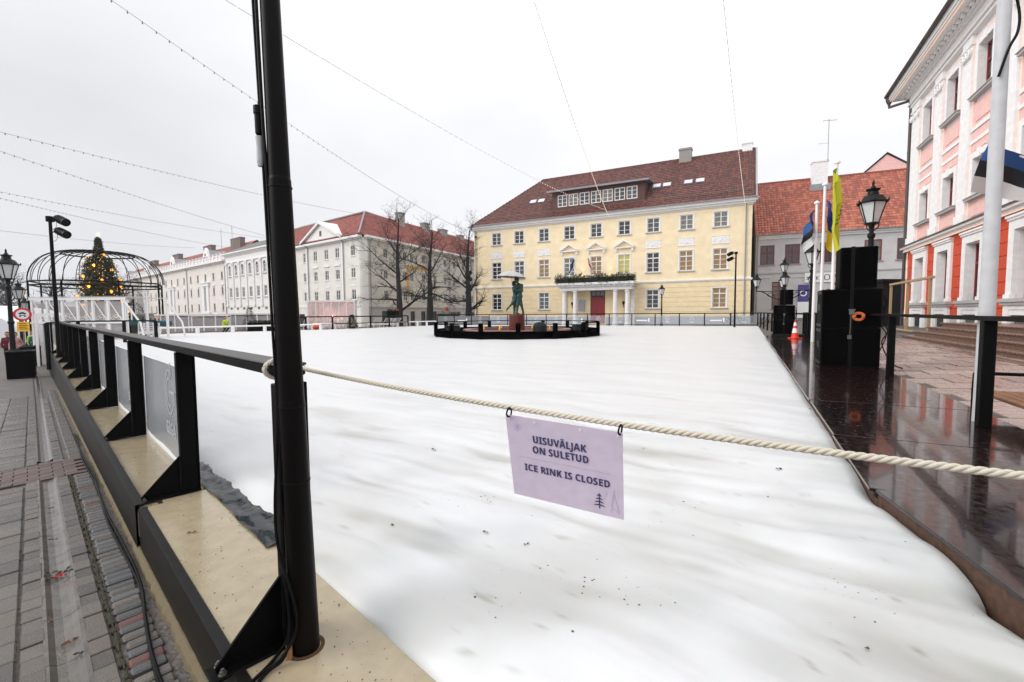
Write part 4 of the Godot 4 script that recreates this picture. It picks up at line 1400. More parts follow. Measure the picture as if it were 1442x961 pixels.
func build_townhall():
	var t := thing("town_hall", "pink and white town hall over a red ground floor with granite steps", "building", Vector3(22.116, 0, -25.569), -117)
	var gx := [2.2, 5.3, 8.4, 12.15, 15.6, 19.0, 22.4]
	var ux := [2.35, 5.45, 8.5, 12.15, 15.6, 19.0, 22.4]
	var x_end := 25.0
	var gh := []; var uh := []
	for c in gx:
		gh.append([c - 0.62, 1.72, c + 0.62, 4.02]); gh.append([c - 0.42, 0.55, c + 0.42, 1.15])
	for c in ux:
		uh.append([c - 0.60, 9.85, c + 0.60, 11.75]); uh.append([c - 0.60, 5.85, c + 0.60, 7.35])
	var gw := MB.new()
	gw.wall(0.15, 0.95, x_end, 4.6, gh, 0.42, 0.0)
	obj("wall_backing", gw, M.groove, t)
	var rd := MB.new()
	var rh := []
	for c in gx: rh.append([c - 1.0, 0.9, c + 1.0, 4.5])
	bands(rd, 0.15, x_end, 0.95, 4.6, 8, rh, 0.05, 0.02)
	obj("ground_floor_wall", rd, M.red_wall, t)
	var pn := MB.new()
	pn.wall(0.0, -0.5, x_end, 0.95, [], 0, 0.06)
	pn.quad(Vector3(0, 0.95, 0.06), Vector3(x_end, 0.95, 0.06), Vector3(x_end, 0.95, -0.1), Vector3(0, 0.95, -0.1))
	obj("plinth", pn, M.stone_grey, t)
	for i in gx.size():
		var c: float = gx[i]
		var s := MB.new()
		# white surround with pilaster strips, head and apron
		for sg in [-1.0, 1.0]:
			s.box(Vector3(c + sg * 0.81 - 0.185, 1.72, 0.0), Vector3(c + sg * 0.81 + 0.185, 4.02, 0.13))
			s.box(Vector3(c + sg * 0.84 - 0.17, 0.0, 0.06), Vector3(c + sg * 0.84 + 0.17, 1.5, 0.16))
			s.box(Vector3(c + sg * 0.84 - 0.21, 0.0, 0.07), Vector3(c + sg * 0.84 + 0.21, 0.3, 0.2))
			s.box(Vector3(c + sg * 0.82 - 0.22, 1.72, 0.01), Vector3(c + sg * 0.82 + 0.22, 1.86, 0.17))
		s.box(Vector3(c - 0.995, 4.02, 0.0), Vector3(c + 0.995, 4.34, 0.13))
		s.box(Vector3(c - 1.02, 4.34, 0.0), Vector3(c + 1.02, 4.42, 0.18)); s.box(Vector3(c - 1.05, 4.42, 0.0), Vector3(c + 1.05, 4.5, 0.22))
		s.box(Vector3(c - 0.66, 1.16, 0.02), Vector3(c + 0.66, 1.5, 0.12))
		s.box(Vector3(c - 0.9, 1.35, 0.03), Vector3(c + 0.9, 1.5, 0.15))
		# deep white reveal
		s.quad(Vector3(c - 0.625, 1.72, -0.4), Vector3(c - 0.625, 1.72, 0.0), Vector3(c - 0.625, 4.02, 0.0), Vector3(c - 0.625, 4.02, -0.4))
		s.box(Vector3(c - 0.65, 1.72, -0.42), Vector3(c - 0.618, 4.02, 0.0)); s.box(Vector3(c + 0.618, 1.72, -0.42), Vector3(c + 0.65, 4.02, 0.0)); s.box(Vector3(c - 0.618, 4.0, -0.42), Vector3(c + 0.618, 4.03, 0.0))
		obj("window_surround", s, M.white, t)
		var si := MB.new()
		si.box(Vector3(c - 0.618, 1.66, -0.4), Vector3(c + 0.618, 1.72, 0.0))
		si.box(Vector3(c - 1.12, 1.50, 0.0), Vector3(c + 1.12, 1.6, 0.22)); si.box(Vector3(c - 1.16, 1.6, 0.0), Vector3(c + 1.16, 1.72, 0.27))
		obj("sill", si, M.stone_grey, t)
		window(t, c - 0.618, 1.72, c + 0.618, 4.0, -0.22, M.frame_red, M.pane1 if i != 2 else M.pane0, 2, [0.33], 0.075, 0.66)
		var bw := MB.new()
		bw.wall(c - 0.42, 0.5, c + 0.42, 1.1, [], 0, 0.075)
		obj("basement_window", bw, M.pane1, t)
	# course between the floors
	var co := MB.new()
	co.box(Vector3(-0.2, 4.6, -0.2), Vector3(x_end, 4.72, 0.22)); co.box(Vector3(-0.3, 4.72, -0.2), Vector3(x_end, 4.82, 0.34))
	obj("string_course", co, M.trim, t)
	var cm := MB.new()
	cm.prism(PackedVector2Array([Vector2(-0.0, 4.95), Vector2(0.0, 4.82), Vector2(0.4, 4.82), Vector2(0.42, 4.86)]), -x_end, 0.36)
	var cmo := obj("course_flashing", cm, M.course_metal, t)
	cmo.rotation_degrees.y = -90
	# upper floors
	var w := MB.new()
	w.wall(0, 4.6, x_end, 13.1, uh, 0.38)
	obj("wall", w, M.white, t)
	shell(t, 0, x_end, -0.5, 13.1, 13.0, M.white)
	for i in ux.size():
		var c: float = ux[i]
		var pk := MB.new()
		pk.wall(c - 1.04, 4.96, c + 1.04, 7.98, [[c - 0.83, 5.72, c + 0.83, 7.6]], 0.0, 0.02)
		pk.wall(c - 1.04, 8.16, c + 1.04, 8.5, [], 0.0, 0.02)
		pk.wall(c - 1.04, 8.68, c + 1.04, 12.14, [[c - 0.83, 9.6, c + 0.83, 12.02]], 0.0, 0.02)
		obj("pink_field", pk, M.pink, t)
		var pp := MB.new()
		for r in [[8.82, 9.32], [7.68, 7.9], [5.08, 5.52]]:
			pp = MB.new()
			pp.box(Vector3(c - 0.72, r[0], 0.02), Vector3(c + 0.72, r[1], 0.045))
			obj("raised_panel", pp, M.pink, t)
		var s := MB.new()
		for lv in [[9.85, 11.75], [5.85, 7.35]]:
			for sg in [-1.0, 1.0]: s.box(Vector3(c + sg * 0.715 - 0.115, lv[0], 0.0), Vector3(c + sg * 0.715 + 0.115, lv[1] + 0.24, 0.1))
			s.box(Vector3(c - 0.6, lv[1], 0.0), Vector3(c + 0.6, lv[1] + 0.24, 0.1))
			s.box(Vector3(c - 0.14, lv[1] - 0.06, 0.1), Vector3(c + 0.14, lv[1] + 0.28, 0.15))
			obj("window_surround", s, M.white, t)
			s = MB.new()
		for y in [[8.0, 8.14], [8.51, 8.66]]:
			s = MB.new()
			s.box(Vector3(c - 1.05, y[0], 0.0), Vector3(c + 1.05, y[1], 0.06))
			obj("flat_band", s, M.white, t)
		for lv in [[9.85, 0], [5.85, 0]]:
			var si := MB.new()
			si.box(Vector3(c - 0.96, lv[0] - 0.13, 0.0), Vector3(c + 0.96, lv[0] - 0.03, 0.2)); si.box(Vector3(c - 1.0, lv[0] - 0.03, 0.0), Vector3(c + 1.0, lv[0], 0.24))
			si.box(Vector3(c - 0.6, lv[0] - 0.02, -0.36), Vector3(c + 0.6, lv[0] + 0.012, 0.0))
			obj("sill", si, M.stone_grey, t)
		window(t, c - 0.6, 9.86, c + 0.6, 11.74, -0.2, M.frame_red, M.pane1, 2, [0.33], 0.075, 0.64)
		window(t, c - 0.6, 5.86, c + 0.6, 7.34, -0.2, M.frame_red, M.pane1, 2, [], 0.075, 0.62)
		# warm light line tucked along the edge of the pink field
		for yy in [[4.98, 7.96], [8.7, 12.12]]:
			var ls := MB.new()
			ls.tube(PackedVector3Array([Vector3(c - 1.05, yy[0], 0.03), Vector3(c - 1.05, yy[1], 0.03), Vector3(c + 1.05, yy[1], 0.03)]), 0.008, 5)
			obj("light_strip", ls, M.led_strip, t)
	# pilasters
	for r in [[0.0, 1.26], [3.44, 4.36], [6.54, 7.42], [9.6, 11.05], [13.25, 14.5], [16.7, 17.9], [20.1, 21.3], [23.5, x_end]]:
		var p := MB.new()
		p.box(Vector3(r[0], 5.3, 0.0), Vector3(r[1], 12.0, 0.12))
		p.box(Vector3(r[0] - 0.04, 4.95, 0.0), Vector3(r[1] + 0.04, 5.3, 0.17))
		p.box(Vector3(r[0] - 0.05, 12.0, 0.0), Vector3(r[1] + 0.05, 12.1, 0.18)); p.box(Vector3(r[0], 12.1, 0.0), Vector3(r[1], 12.4, 0.15))
		obj("pilaster", p, M.white, t)
		var cp := MB.new()
		for k in 3:
			var xx: float = lerpf(r[0] + 0.15, r[1] - 0.15, k / 2.0)
			cp.tf = Transform3D(Basis(Vector3.RIGHT, PI / 2), Vector3(xx, 11.72, 0.12))
			cp.lathe([[0.17, 0.0], [0.17, 0.1], [0.11, 0.12], [0.11, 0.08], [0.05, 0.08], [0.05, 0.14], [0.0, 0.14]], 12)
		obj("capital_scroll", cp, M.white, t)
	var cn := MB.new()
	var k2 := 0
	for s in [[12.4, 12.55, 0.2], [12.55, 12.62, 0.28], [12.62, 12.95, 0.24], [12.95, 13.05, 0.34], [13.05, 13.2, 0.46]]:
		cn.box(Vector3(-s[2], s[0], -0.2), Vector3(x_end, s[1], s[2]))
	for i in 62: cn.cbox(Vector3(-0.25 + i * 0.41, 13.06, 0.47), Vector3(-0.05 + i * 0.41, 13.19, 0.60), 0.02)
	obj("cornice", cn, M.soffit, t)
	var so := MB.new()
	so.box(Vector3(-0.95, 13.2, -0.3), Vector3(x_end, 13.30, 0.95)); so.box(Vector3(-1.0, 13.30, -0.3), Vector3(x_end, 13.52, 1.0))
	obj("soffit", so, M.soffit, t)
	var gt := MB.new()
	gt.box(Vector3(-1.06, 13.52, -0.3), Vector3(x_end, 13.58, 1.08))
	gt.tube(PackedVector3Array([Vector3(-1.0, 13.56, 1.12), Vector3(x_end, 13.56, 1.12)]), 0.08, 8)
	obj("gutter", gt, M.pipe_dark, t)
	for a in [PackedVector3Array([Vector3(-0.7, 13.17, 0.86), Vector3(x_end, 13.17, 0.86)]), PackedVector3Array([Vector3(-0.05, 4.56, 0.24), Vector3(x_end, 4.56, 0.24)]), PackedVector3Array([Vector3(0.12, 0.9, 0.09), Vector3(0.12, 4.5, 0.09)])]:
		var ls := MB.new()
		ls.tube(a, 0.016, 6)
		obj("light_strip", ls, M.led_strip, t)
	var dp := MB.new()
	dp.lathe([[0.07, 0.0], [0.15, 0.15], [0.19, 0.4], [0.0, 0.41]], 8, Vector3(-0.95, 13.1, 0.95))
	dp.tube(PackedVector3Array([Vector3(-0.95, 13.15, 0.95), Vector3(-0.95, 12.95, 0.95), Vector3(-0.15, 12.85, 0.22), Vector3(-0.13, 12.6, 0.16), Vector3(-0.13, 0.3, 0.16)]), 0.075, 8)
	for y in [3.0, 6.5, 10.0]: dp.lathe([[0.09, y], [0.09, y + 0.06]], 8, Vector3(-0.13, 0, 0.16))
	obj("downpipe", dp, M.pipe_dark, t)
	var rf := MB.new()
	var cols := tints(TILE_ORANGE)
	rf.col = cols[1]
	rf.quad(Vector3(-1.05, 13.58, 1.1), Vector3(x_end, 13.58, 1.1), Vector3(x_end, 18.4, -6.5), Vector3(5.5, 18.4, -6.5))
	rf.quad(Vector3(-1.05, 13.58, -14.0), Vector3(-1.05, 13.58, 1.1), Vector3(5.5, 18.4, -6.5), Vector3(5.5, 18.4, -6.6))
	rf.quad(Vector3(x_end, 13.58, -14.0), Vector3(-1.05, 13.58, -14.0), Vector3(5.5, 18.4, -6.55), Vector3(x_end, 18.4, -6.55))
	obj("roof", rf, M.tiles, t)
	var pq := MB.new()
	pq.cbox(Vector3(0.2, 2.75, 0.05), Vector3(1.05, 2.93, 0.085), 0.01)
	obj("street_plate", pq, M.banner_edge, t)
	# granite steps
	for i in 6:
		var st := MB.new()
		var o := i * 0.36
		st.cbox(Vector3(9.7 + o * 0.35, -0.4 + 0.165 * i, 0.07), Vector3(21.5, 0.06 + 0.165 * i, 3.3 - o - 0.02), 0.012)
		st.cbox(Vector3(9.67 + o * 0.35, 0.06 + 0.165 * i - 0.05, 3.3 - o - 0.02), Vector3(21.52, 0.06 + 0.165 * i + 0.004, 3.34 - o), 0.012)
		obj("step", st, M.granite_step, t)
	# wall flag on a slanting pole
	var f := thing("wall_flag", "large blue, black and white flag on a pole slanting out from the pink building", "flag")
	f.transform = t.transform * Transform3D(Basis(), Vector3(14.6, 0.2, 0.1))
	var fp := MB.new()
	fp.tube(PackedVector3Array([Vector3(-0.1, 4.95, 0.3), Vector3(-0.05, 6.0, 1.9)]), 0.025, 8)
	obj("flag_pole", fp, M.white_paint, f)
	var names := ["blue_stripe", "black_stripe", "white_stripe"]
	for k in 3:
		var s := MB.new()
		for i in 14:
			var a0 := i / 14.0; var a1 := (i + 1) / 14.0
			var pt := func(a: float, b: float) -> Vector3:
				# a along the pole, b down from it
				var p0 := Vector3(-0.05, 5.95, 1.85).lerp(Vector3(-0.085, 5.2, 0.7), a)
				return p0 + Vector3(0.14 * sin(a * 5.0 + b * 2.5) - 0.55 * b, -1.25 * b + 0.28 * a * b, -0.05 + 0.35 * b * (0.5 - a) + 0.1 * sin(a * 6.0 + b * 3.0))
			s.quad(pt.call(a0, (k + 1) / 3.0), pt.call(a1, (k + 1) / 3.0), pt.call(a1, k / 3.0), pt.call(a0, k / 3.0))
		obj(names[k], s, [M.blue, M.flag_black, M.flag_white][k], f)

func build_grey():
	var t := thing("grey_building", "pale grey two storey building with red framed windows and orange tiled roof", "building", Vector3(26.6, 0, -50.0), -23)
	var hs := [[0.42, 6.34, 1.78, 8.42], [2.76, 6.34, 4.12, 8.42], [5.9, 6.34, 7.2, 8.42], [9.66, 6.34, 11.1, 8.42], [12.3, 6.34, 13.7, 8.42], [1.62, 1.6, 2.98, 4.5], [6.6, 0.2, 8.2, 3.6], [9.7, 1.4, 11.2, 4.3], [12.3, 1.4, 13.8, 4.3]]
	var w := MB.new()
	w.wall(0, -0.5, 18, 9.4, hs, 0.14)
	obj("wall", w, M.grey_wall, t)
	shell(t, 0, 18, -0.5, 9.4, 11.0, M.grey_wall)
	for i in hs.size():
		var h = hs[i]
		window(t, h[0], h[1], h[2], h[3], -0.06, M.frame_red, [M.pane1, M.pane1, M.pane2, M.pane3, M.pane2, M.pane3, M.pane2, M.pane2, M.pane1][i], 2, [] if i < 5 else [0.5], 0.1, 0.6 if i < 5 else 0.82)
		var s := MB.new()
		s.box(Vector3(h[0] - 0.12, h[1] - 0.1, 0.0), Vector3(h[2] + 0.12, h[1], 0.1))
		obj("sill", s, M.sheet_metal, t)
	var co := MB.new()
	co.box(Vector3(0, 5.35, 0.0), Vector3(18, 5.5, 0.08)); co.box(Vector3(0, -0.5, 0.0), Vector3(18, 0.7, 0.06))
	for x in [0.45, 3.4]:
		for q in [[0.0, 2.6]]: co.box(Vector3(x, 4.85, 0.0), Vector3(x + (0.9 if x < 1 else 2.0), 4.93, 0.05))
	obj("string_course", co, M.stone_grey, t)
	var cn := MB.new()
	cn.box(Vector3(0, 9.05, -0.1), Vector3(18, 9.25, 0.14)); cn.box(Vector3(0, 9.25, -0.1), Vector3(18, 9.42, 0.32))
	obj("cornice", cn, M.trim, t)
	var gt := MB.new()
	gt.tube(PackedVector3Array([Vector3(0, 9.46, 0.44), Vector3(18, 9.46, 0.44)]), 0.07, 8)
	obj("gutter", gt, M.sheet_metal, t)
	downpipe(t, 0.15, 0.3, 9.0, 0.1, M.sheet_metal)
	var rf := MB.new()
	roof_plane(rf, Vector3(-0.1, 9.45, 0.45), Vector3(18.1, 9.45, 0.45), Vector3(18.1, 16.2, -5.3), Vector3(-0.1, 16.2, -5.3), 0.29, 0.38, tints(TILE_ORANGE))
	rf.col = lin(150, 78, 58)
	rf.quad(Vector3(18.1, 9.45, -11.2), Vector3(-0.1, 9.45, -11.2), Vector3(-0.1, 16.2, -5.35), Vector3(18.1, 16.2, -5.35))
	for i in 48: rf.box(Vector3(i * 0.38 - 0.1, 16.15, -5.45), Vector3(i * 0.38 + 0.26, 16.36, -5.15))
	obj("roof", rf, M.tiles, t)
	var ga := MB.new()
	for x in [0.0, 18.0]:
		ga.tri(Vector3(x, 9.4, 0.2), Vector3(x, 16.1, -5.3), Vector3(x, 9.4, -10.8))
	obj("gable_wall", ga, M.grey_wall, t)
	chimney(t, 5.75, 7.2, 14.6, 18.0, -4.2, 1.0, M.white)
	var cb := MB.new()
	cb.box(Vector3(5.5, 14.6, -4.4), Vector3(7.45, 15.3, -3.8))
	obj("chimney_flashing", cb, M.sheet_metal, t)
	var an := MB.new()
	an.tube(PackedVector3Array([Vector3(7.12, 17.8, -4.1), Vector3(7.12, 22.2, -4.1)]), 0.035, 6)
	an.tube(PackedVector3Array([Vector3(6.55, 22.1, -4.1), Vector3(7.9, 22.0, -4.1)]), 0.025, 5)
	an.tube(PackedVector3Array([Vector3(6.2, 19.7, -4.1), Vector3(7.2, 19.65, -4.1)]), 0.02, 5)
	for k in 4: an.tube(PackedVector3Array([Vector3(6.65 + k * 0.35, 22.08, -4.4), Vector3(6.65 + k * 0.35, 22.08, -3.8)]), 0.015, 4)
	obj("aerial", an, M.sheet_metal, t)
	# shop sign and banner on the front
	var sb := MB.new()
	sb.cbox(Vector3(4.6, 4.3, 0.05), Vector3(7.9, 5.3, 0.14), 0.02)
	var shop := obj("shop_sign", sb, M.white_paint, t)
	text("lettering", "OPT", 0.62, M.cloth_black, t, Vector3(7.05, 4.8, 0.15), Vector3.ZERO, 1.0)
	var sl := MB.new()
	sl.box(Vector3(4.75, 4.62, 0.14), Vector3(5.9, 4.68, 0.146)); sl.box(Vector3(4.75, 4.86, 0.14), Vector3(5.9, 4.9, 0.146))
	obj("sign_line", sl, M.cloth_black, shop)
	var bn := MB.new()
	bn.cbox(Vector3(4.0, 0.6, 0.25), Vector3(5.0, 2.3, 0.29), 0.01)
	obj("vertical_banner", bn, M.white_paint, t)
	var bp := MB.new()
	bp.cbox(Vector3(4.0, 2.3, 0.25), Vector3(5.0, 4.1, 0.29), 0.01)
	obj("banner_top", bp, M.purple, t)
	var be := MB.new()
	be.tf = Transform3D(Basis(Vector3.RIGHT, PI / 2), Vector3(4.5, 3.2, 0.29))
	be.lathe([[0.22, 0.0], [0.22, 0.012], [0.32, 0.012], [0.32, 0.0]], 16)
	obj("banner_emblem", be, M.white_paint, t)
	var g2 := thing("gable_house", "pink gabled house end rising behind the orange tiled roof", "building", Vector3(45.0, 0, -58.0), -30)
	var gb := MB.new()
	gb.prism(PackedVector2Array([Vector2(-4, 0), Vector2(8, 0), Vector2(8, 15.5), Vector2(1.5, 20.5), Vector2(-4, 15.5)]), -10.0, 0.0)
	obj("wall", gb, M.pink, g2)
	var gr := MB.new()
	gr.quad(Vector3(-4.3, 15.4, 0.2), Vector3(-4.3, 15.4, -10.2), Vector3(1.5, 20.75, -10.2), Vector3(1.5, 20.75, 0.2))
	gr.quad(Vector3(8.3, 15.4, -10.2), Vector3(8.3, 15.4, 0.2), Vector3(1.5, 20.75, 0.2), Vector3(1.5, 20.75, -10.2))
	obj("roof", gr, M.sheet_metal, g2)

func build_corner():
	var t := thing("corner_building", "cream four storey corner building with pediment and red tiled hipped roof", "building", Vector3(-20.535, 0, -62.0), -38)
	var hs := []
	var cx := [-1.52, -5.38, -8.25, -11.35, -14.4, -17.6, -20.6, -23.6]
	for c in cx:
		for r in [[9.3, 10.75], [6.3, 7.7], [3.32, 4.75]]: hs.append([c - 0.5, r[0], c + 0.5, r[1]])
	var sh := [[-2.1, -0.7, -0.9, 1.7], [-13.2, -1.3, -11.8, 1.4], [-16.6, -1.3, -15.0, 1.4]]
	var w := MB.new()
	w.wall(-25.3, 2.5, 0, 11.7, hs, 0.14)
	w.wall(-25.3, -2.2, 0, 2.5, sh, 0.14)
	# rounded corner into the side street
	var side := Transform3D(Basis(Vector3.UP, deg_to_rad(65)), Vector3(-19.5, 0, -62.3))
	var inv := t.transform.affine_inverse() * side
	var p0 := Vector3.ZERO; var p1 := inv * Vector3.ZERO
	for k in 5:
		var f := func(q: float) -> Vector3:
			var mid := Vector3(p1.x * 0.72, 0, p1.z * 0.22)
			return p0.lerp(mid, q).lerp(mid.lerp(p1, q), q)
		var a: Vector3 = f.call(k / 5.0); var b: Vector3 = f.call((k + 1) / 5.0)
		w.quad(Vector3(a.x, -2.2, a.z), Vector3(b.x, -2.2, b.z), Vector3(b.x, 11.7, b.z), Vector3(a.x, 11.7, a.z))
	obj("wall", w, M.cream, t)
	var frames := ["frame_white", "frame_grey"]
	for h in hs: window(t, h[0], h[1], h[2], h[3], -0.08, M.frame_white, any_pane(), 2, [0.62], 0.08)
	for h in sh: window(t, h[0], h[1], h[2], h[3], -0.08, M.brown_door, M.pane2, 2, [], 0.08)
	var co := MB.new()
	cornice(co, -25.0, -0.1, [[2.38, 2.5, 0.07], [2.5, 2.6, 0.1]])
	for c in [-5.38, -8.25, -11.35]: co.box(Vector3(c - 0.75, 8.2, 0.0), Vector3(c + 0.75, 8.42, 0.12))
	for c in cx: co.box(Vector3(c - 0.6, 5.2, 0.0), Vector3(c + 0.6, 5.35, 0.04))
	for h in hs: co.box(Vector3(h[0] - 0.1, h[1] - 0.08, 0.0), Vector3(h[2] + 0.1, h[1], 0.09))
	obj("trim", co, M.trim, t)
	var cn := MB.new()
	cn.box(Vector3(-25.0, 11.5, -0.1), Vector3(0.3, 11.65, 0.25)); cn.box(Vector3(-25.0, 11.65, -0.1), Vector3(0.55, 11.95, 0.55))
	obj("cornice", cn, M.trim, t)
	var pd := MB.new()
	pd.box(Vector3(-14.0, 2.6, 0.0), Vector3(-13.6, 11.5, 0.06)); pd.box(Vector3(-4.25, 2.6, 0.0), Vector3(-3.9, 11.5, 0.06))
	pd.prism(PackedVector2Array([Vector2(-14.1, 12.0), Vector2(-3.85, 12.0), Vector2(-9.0, 14.35)]), -5.0, 0.35)
	pd.prism(PackedVector2Array([Vector2(-14.5, 11.97), Vector2(-9.0, 14.5), Vector2(-3.45, 11.97), Vector2(-3.45, 12.3), Vector2(-9.0, 14.85), Vector2(-14.5, 12.3)]), -5.0, 0.7)
	obj("pediment", pd, M.trim, t)
	window(t, -9.3, 12.7, -8.7, 13.5, 0.37, M.frame_grey, M.pane2, 1, [], 0.06, -1.0, "attic_window")
	for x in [-3.7, -13.3]: downpipe(t, x, -0.5, 11.3, 0.12, M.sheet_metal, 0.07)
	# side street front
	var rows := [[9.3, 10.6], [6.3, 7.6], [3.35, 4.7]]
	var sx := [3.62, 6.53, 7.95, 9.65, 12.67, 15.93, 18.92, 21.9, 25.04, 28.1, 31.2]
	var h2 := []
	for c in sx:
		for r in rows: h2.append([c - 0.44, r[0], c + 0.44, r[1]])
	var s2 := [[2.6, -1.2, 4.2, 1.75], [6.0, -1.2, 7.0, 1.6], [9.1, -1.2, 10.2, 1.7], [11.8, -1.2, 13.0, 1.7], [15.0, -1.2, 16.2, 1.7], [20.2, -0.4, 23.8, 1.6], [26.5, -0.6, 29.0, 1.6]]
	var w2 := MB.new()
	w2.tf = inv
	w2.wall(0, 2.4, 34, 11.7, h2, 0.14)
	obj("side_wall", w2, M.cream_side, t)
	var w3 := MB.new()
	w3.tf = inv
	w3.wall(0, -2.4, 34, 2.4, s2, 0.2)
	w3.box(Vector3(0.05, 2.22, 0.0), Vector3(34, 2.4, 0.1))
	obj("shop_front", w3, M.shop_grey, t)
	for h in h2:
		var o := window(t, h[0], h[1], h[2], h[3], 0, M.frame_grey, [M.pane2, M.pane0, M.pane2, M.pane1][rng.randi() % 4], 2, [], 0.08)
		o.transform = inv * Transform3D(Basis(), Vector3(h[0], h[1], -0.08))
	for i in s2.size():
		var h = s2[i]
		var o := window(t, h[0], h[1], h[2], h[3], 0, M.brown_door if i < 5 else M.frame_grey, M.pane2, 2 if i < 5 else 3, [], 0.09)
		o.transform = inv * Transform3D(Basis(), Vector3(h[0], h[1], -0.14))
	for q in [[8.3, 4.7, 8.9, 8.2], [8.3, 8.2, 13.6, 8.75], [26.3, 2.6, 26.7, 7.0]]:
		var oc := MB.new()
		oc.tf = inv
		oc.wall(q[0], q[1], q[2], q[3], [], 0, 0.03)
		obj("ochre_panel", oc, M.ochre, t)
	var c2 := MB.new()
	c2.tf = inv
	c2.box(Vector3(-0.3, 11.5, -0.1), Vector3(34, 11.65, 0.25)); c2.box(Vector3(-0.5, 11.65, -0.1), Vector3(34, 11.95, 0.55))
	obj("side_cornice", c2, M.trim, t)
	for x in [0.4, 20.2]:
		var dq := MB.new()
		dq.tf = inv
		dq.tube(PackedVector3Array([Vector3(x, -0.5, 0.12), Vector3(x, 11.2, 0.12), Vector3(x + 0.3, 11.6, 0.4)]), 0.07, 6)
		obj("downpipe", dq, M.sheet_metal, t)
	# hipped roof
	var rf := MB.new()
	var cols := tints(TILE_RED)
	var i0 := inv * Vector3(34, 12, 0.6); var i1 := inv * Vector3(34, 15.6, -5.0)
	var apex := t.transform.affine_inverse() * Vector3(-21.3, 16.1, -67.2)
	var c0 := Vector3(0.75, 12, 0.5)
	roof_plane(rf, Vector3(-25.0, 12, 0.6), c0, apex, Vector3(-25.0, 16.0, apex.z), 0.4, 0.42, cols)
	roof_plane(rf, c0, i0, i1, apex, 0.4, 0.42, cols)
	rf.col = cols[1]
	var back1 := inv * Vector3(34, 12, -10.5)
	rf.quad(back1, Vector3(-6.0, 12, -10.6), apex, i1)
	rf.quad(Vector3(-6, 12, -10.6), Vector3(-25, 12, -10.6), Vector3(-25, 16.0, apex.z), apex)
	var hip := MB.new()
	hip.tube(PackedVector3Array([c0 + Vector3(0, 0.1, 0), apex + Vector3(0, 0.12, 0)]), 0.13, 6)
	hip.tube(PackedVector3Array([apex + Vector3(0, 0.12, 0), i1 + Vector3(0, 0.12, 0)]), 0.13, 6)
	hip.tube(PackedVector3Array([apex + Vector3(0, 0.12, 0), Vector3(-25.0, 16.1, apex.z)]), 0.13, 6)
	var roof := obj("roof", rf, M.tiles, t)
	obj("ridge_tiles", hip, M.sheet_metal, roof)
	for q in [[10.4, 13.2, 17.2, 1.1], [16.9, 14.6, 16.7, 1.4], [22.3, 14.4, 16.5, 1.6], [28.6, 14.4, 16.4, 1.2]]:
		var c := MB.new()
		c.tf = inv
		c.box(Vector3(q[0], q[1], -3.6), Vector3(q[0] + q[3], q[2], -2.6)); c.box(Vector3(q[0] - 0.08, q[2], -3.7), Vector3(q[0] + q[3] + 0.08, q[2] + 0.18, -2.5))
		obj("chimney", c, M.brick_chimney, t)
	var b2 := MB.new()
	b2.box(Vector3(-24.0, 14.6, -4.6), Vector3(-17.0, 16.6, -4.4))
	obj("fire_wall", b2, M.ochre, t)
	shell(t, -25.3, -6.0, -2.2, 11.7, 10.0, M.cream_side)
	# signs by the shop doors of the side street, lit bits of colour
	for q in [[5.2, 1.6, "cloth_pink", "small round pink shop sign beside the first bare tree"], [13.4, 1.9, "pane_green", "small round yellow shop sign under the middle bare tree"], [18.4, 2.05, "cloth_orange", "orange lantern sign by the wide shop window"]]:
		var o := thing("hanging_sign", q[3], "shop sign")
		o.transform = side * Transform3D(Basis(), Vector3(q[0], q[1], 0.0))
		var bm := MB.new()
		bm.tube(PackedVector3Array([Vector3(0, 0.35, 0.02), Vector3(0, 0.38, 0.95)]), 0.02, 5)
		obj("bracket", bm, M.lamp_iron, o)
		var ds := MB.new()
		ds.tf = Transform3D(Basis(Vector3.BACK, PI / 2), Vector3(0, 0.0, 0.6))
		ds.lathe([[0.0, -0.06], [0.34, -0.06], [0.34, 0.06], [0.0, 0.06]], 18)
		obj("disc", ds, M[q[2]], o)

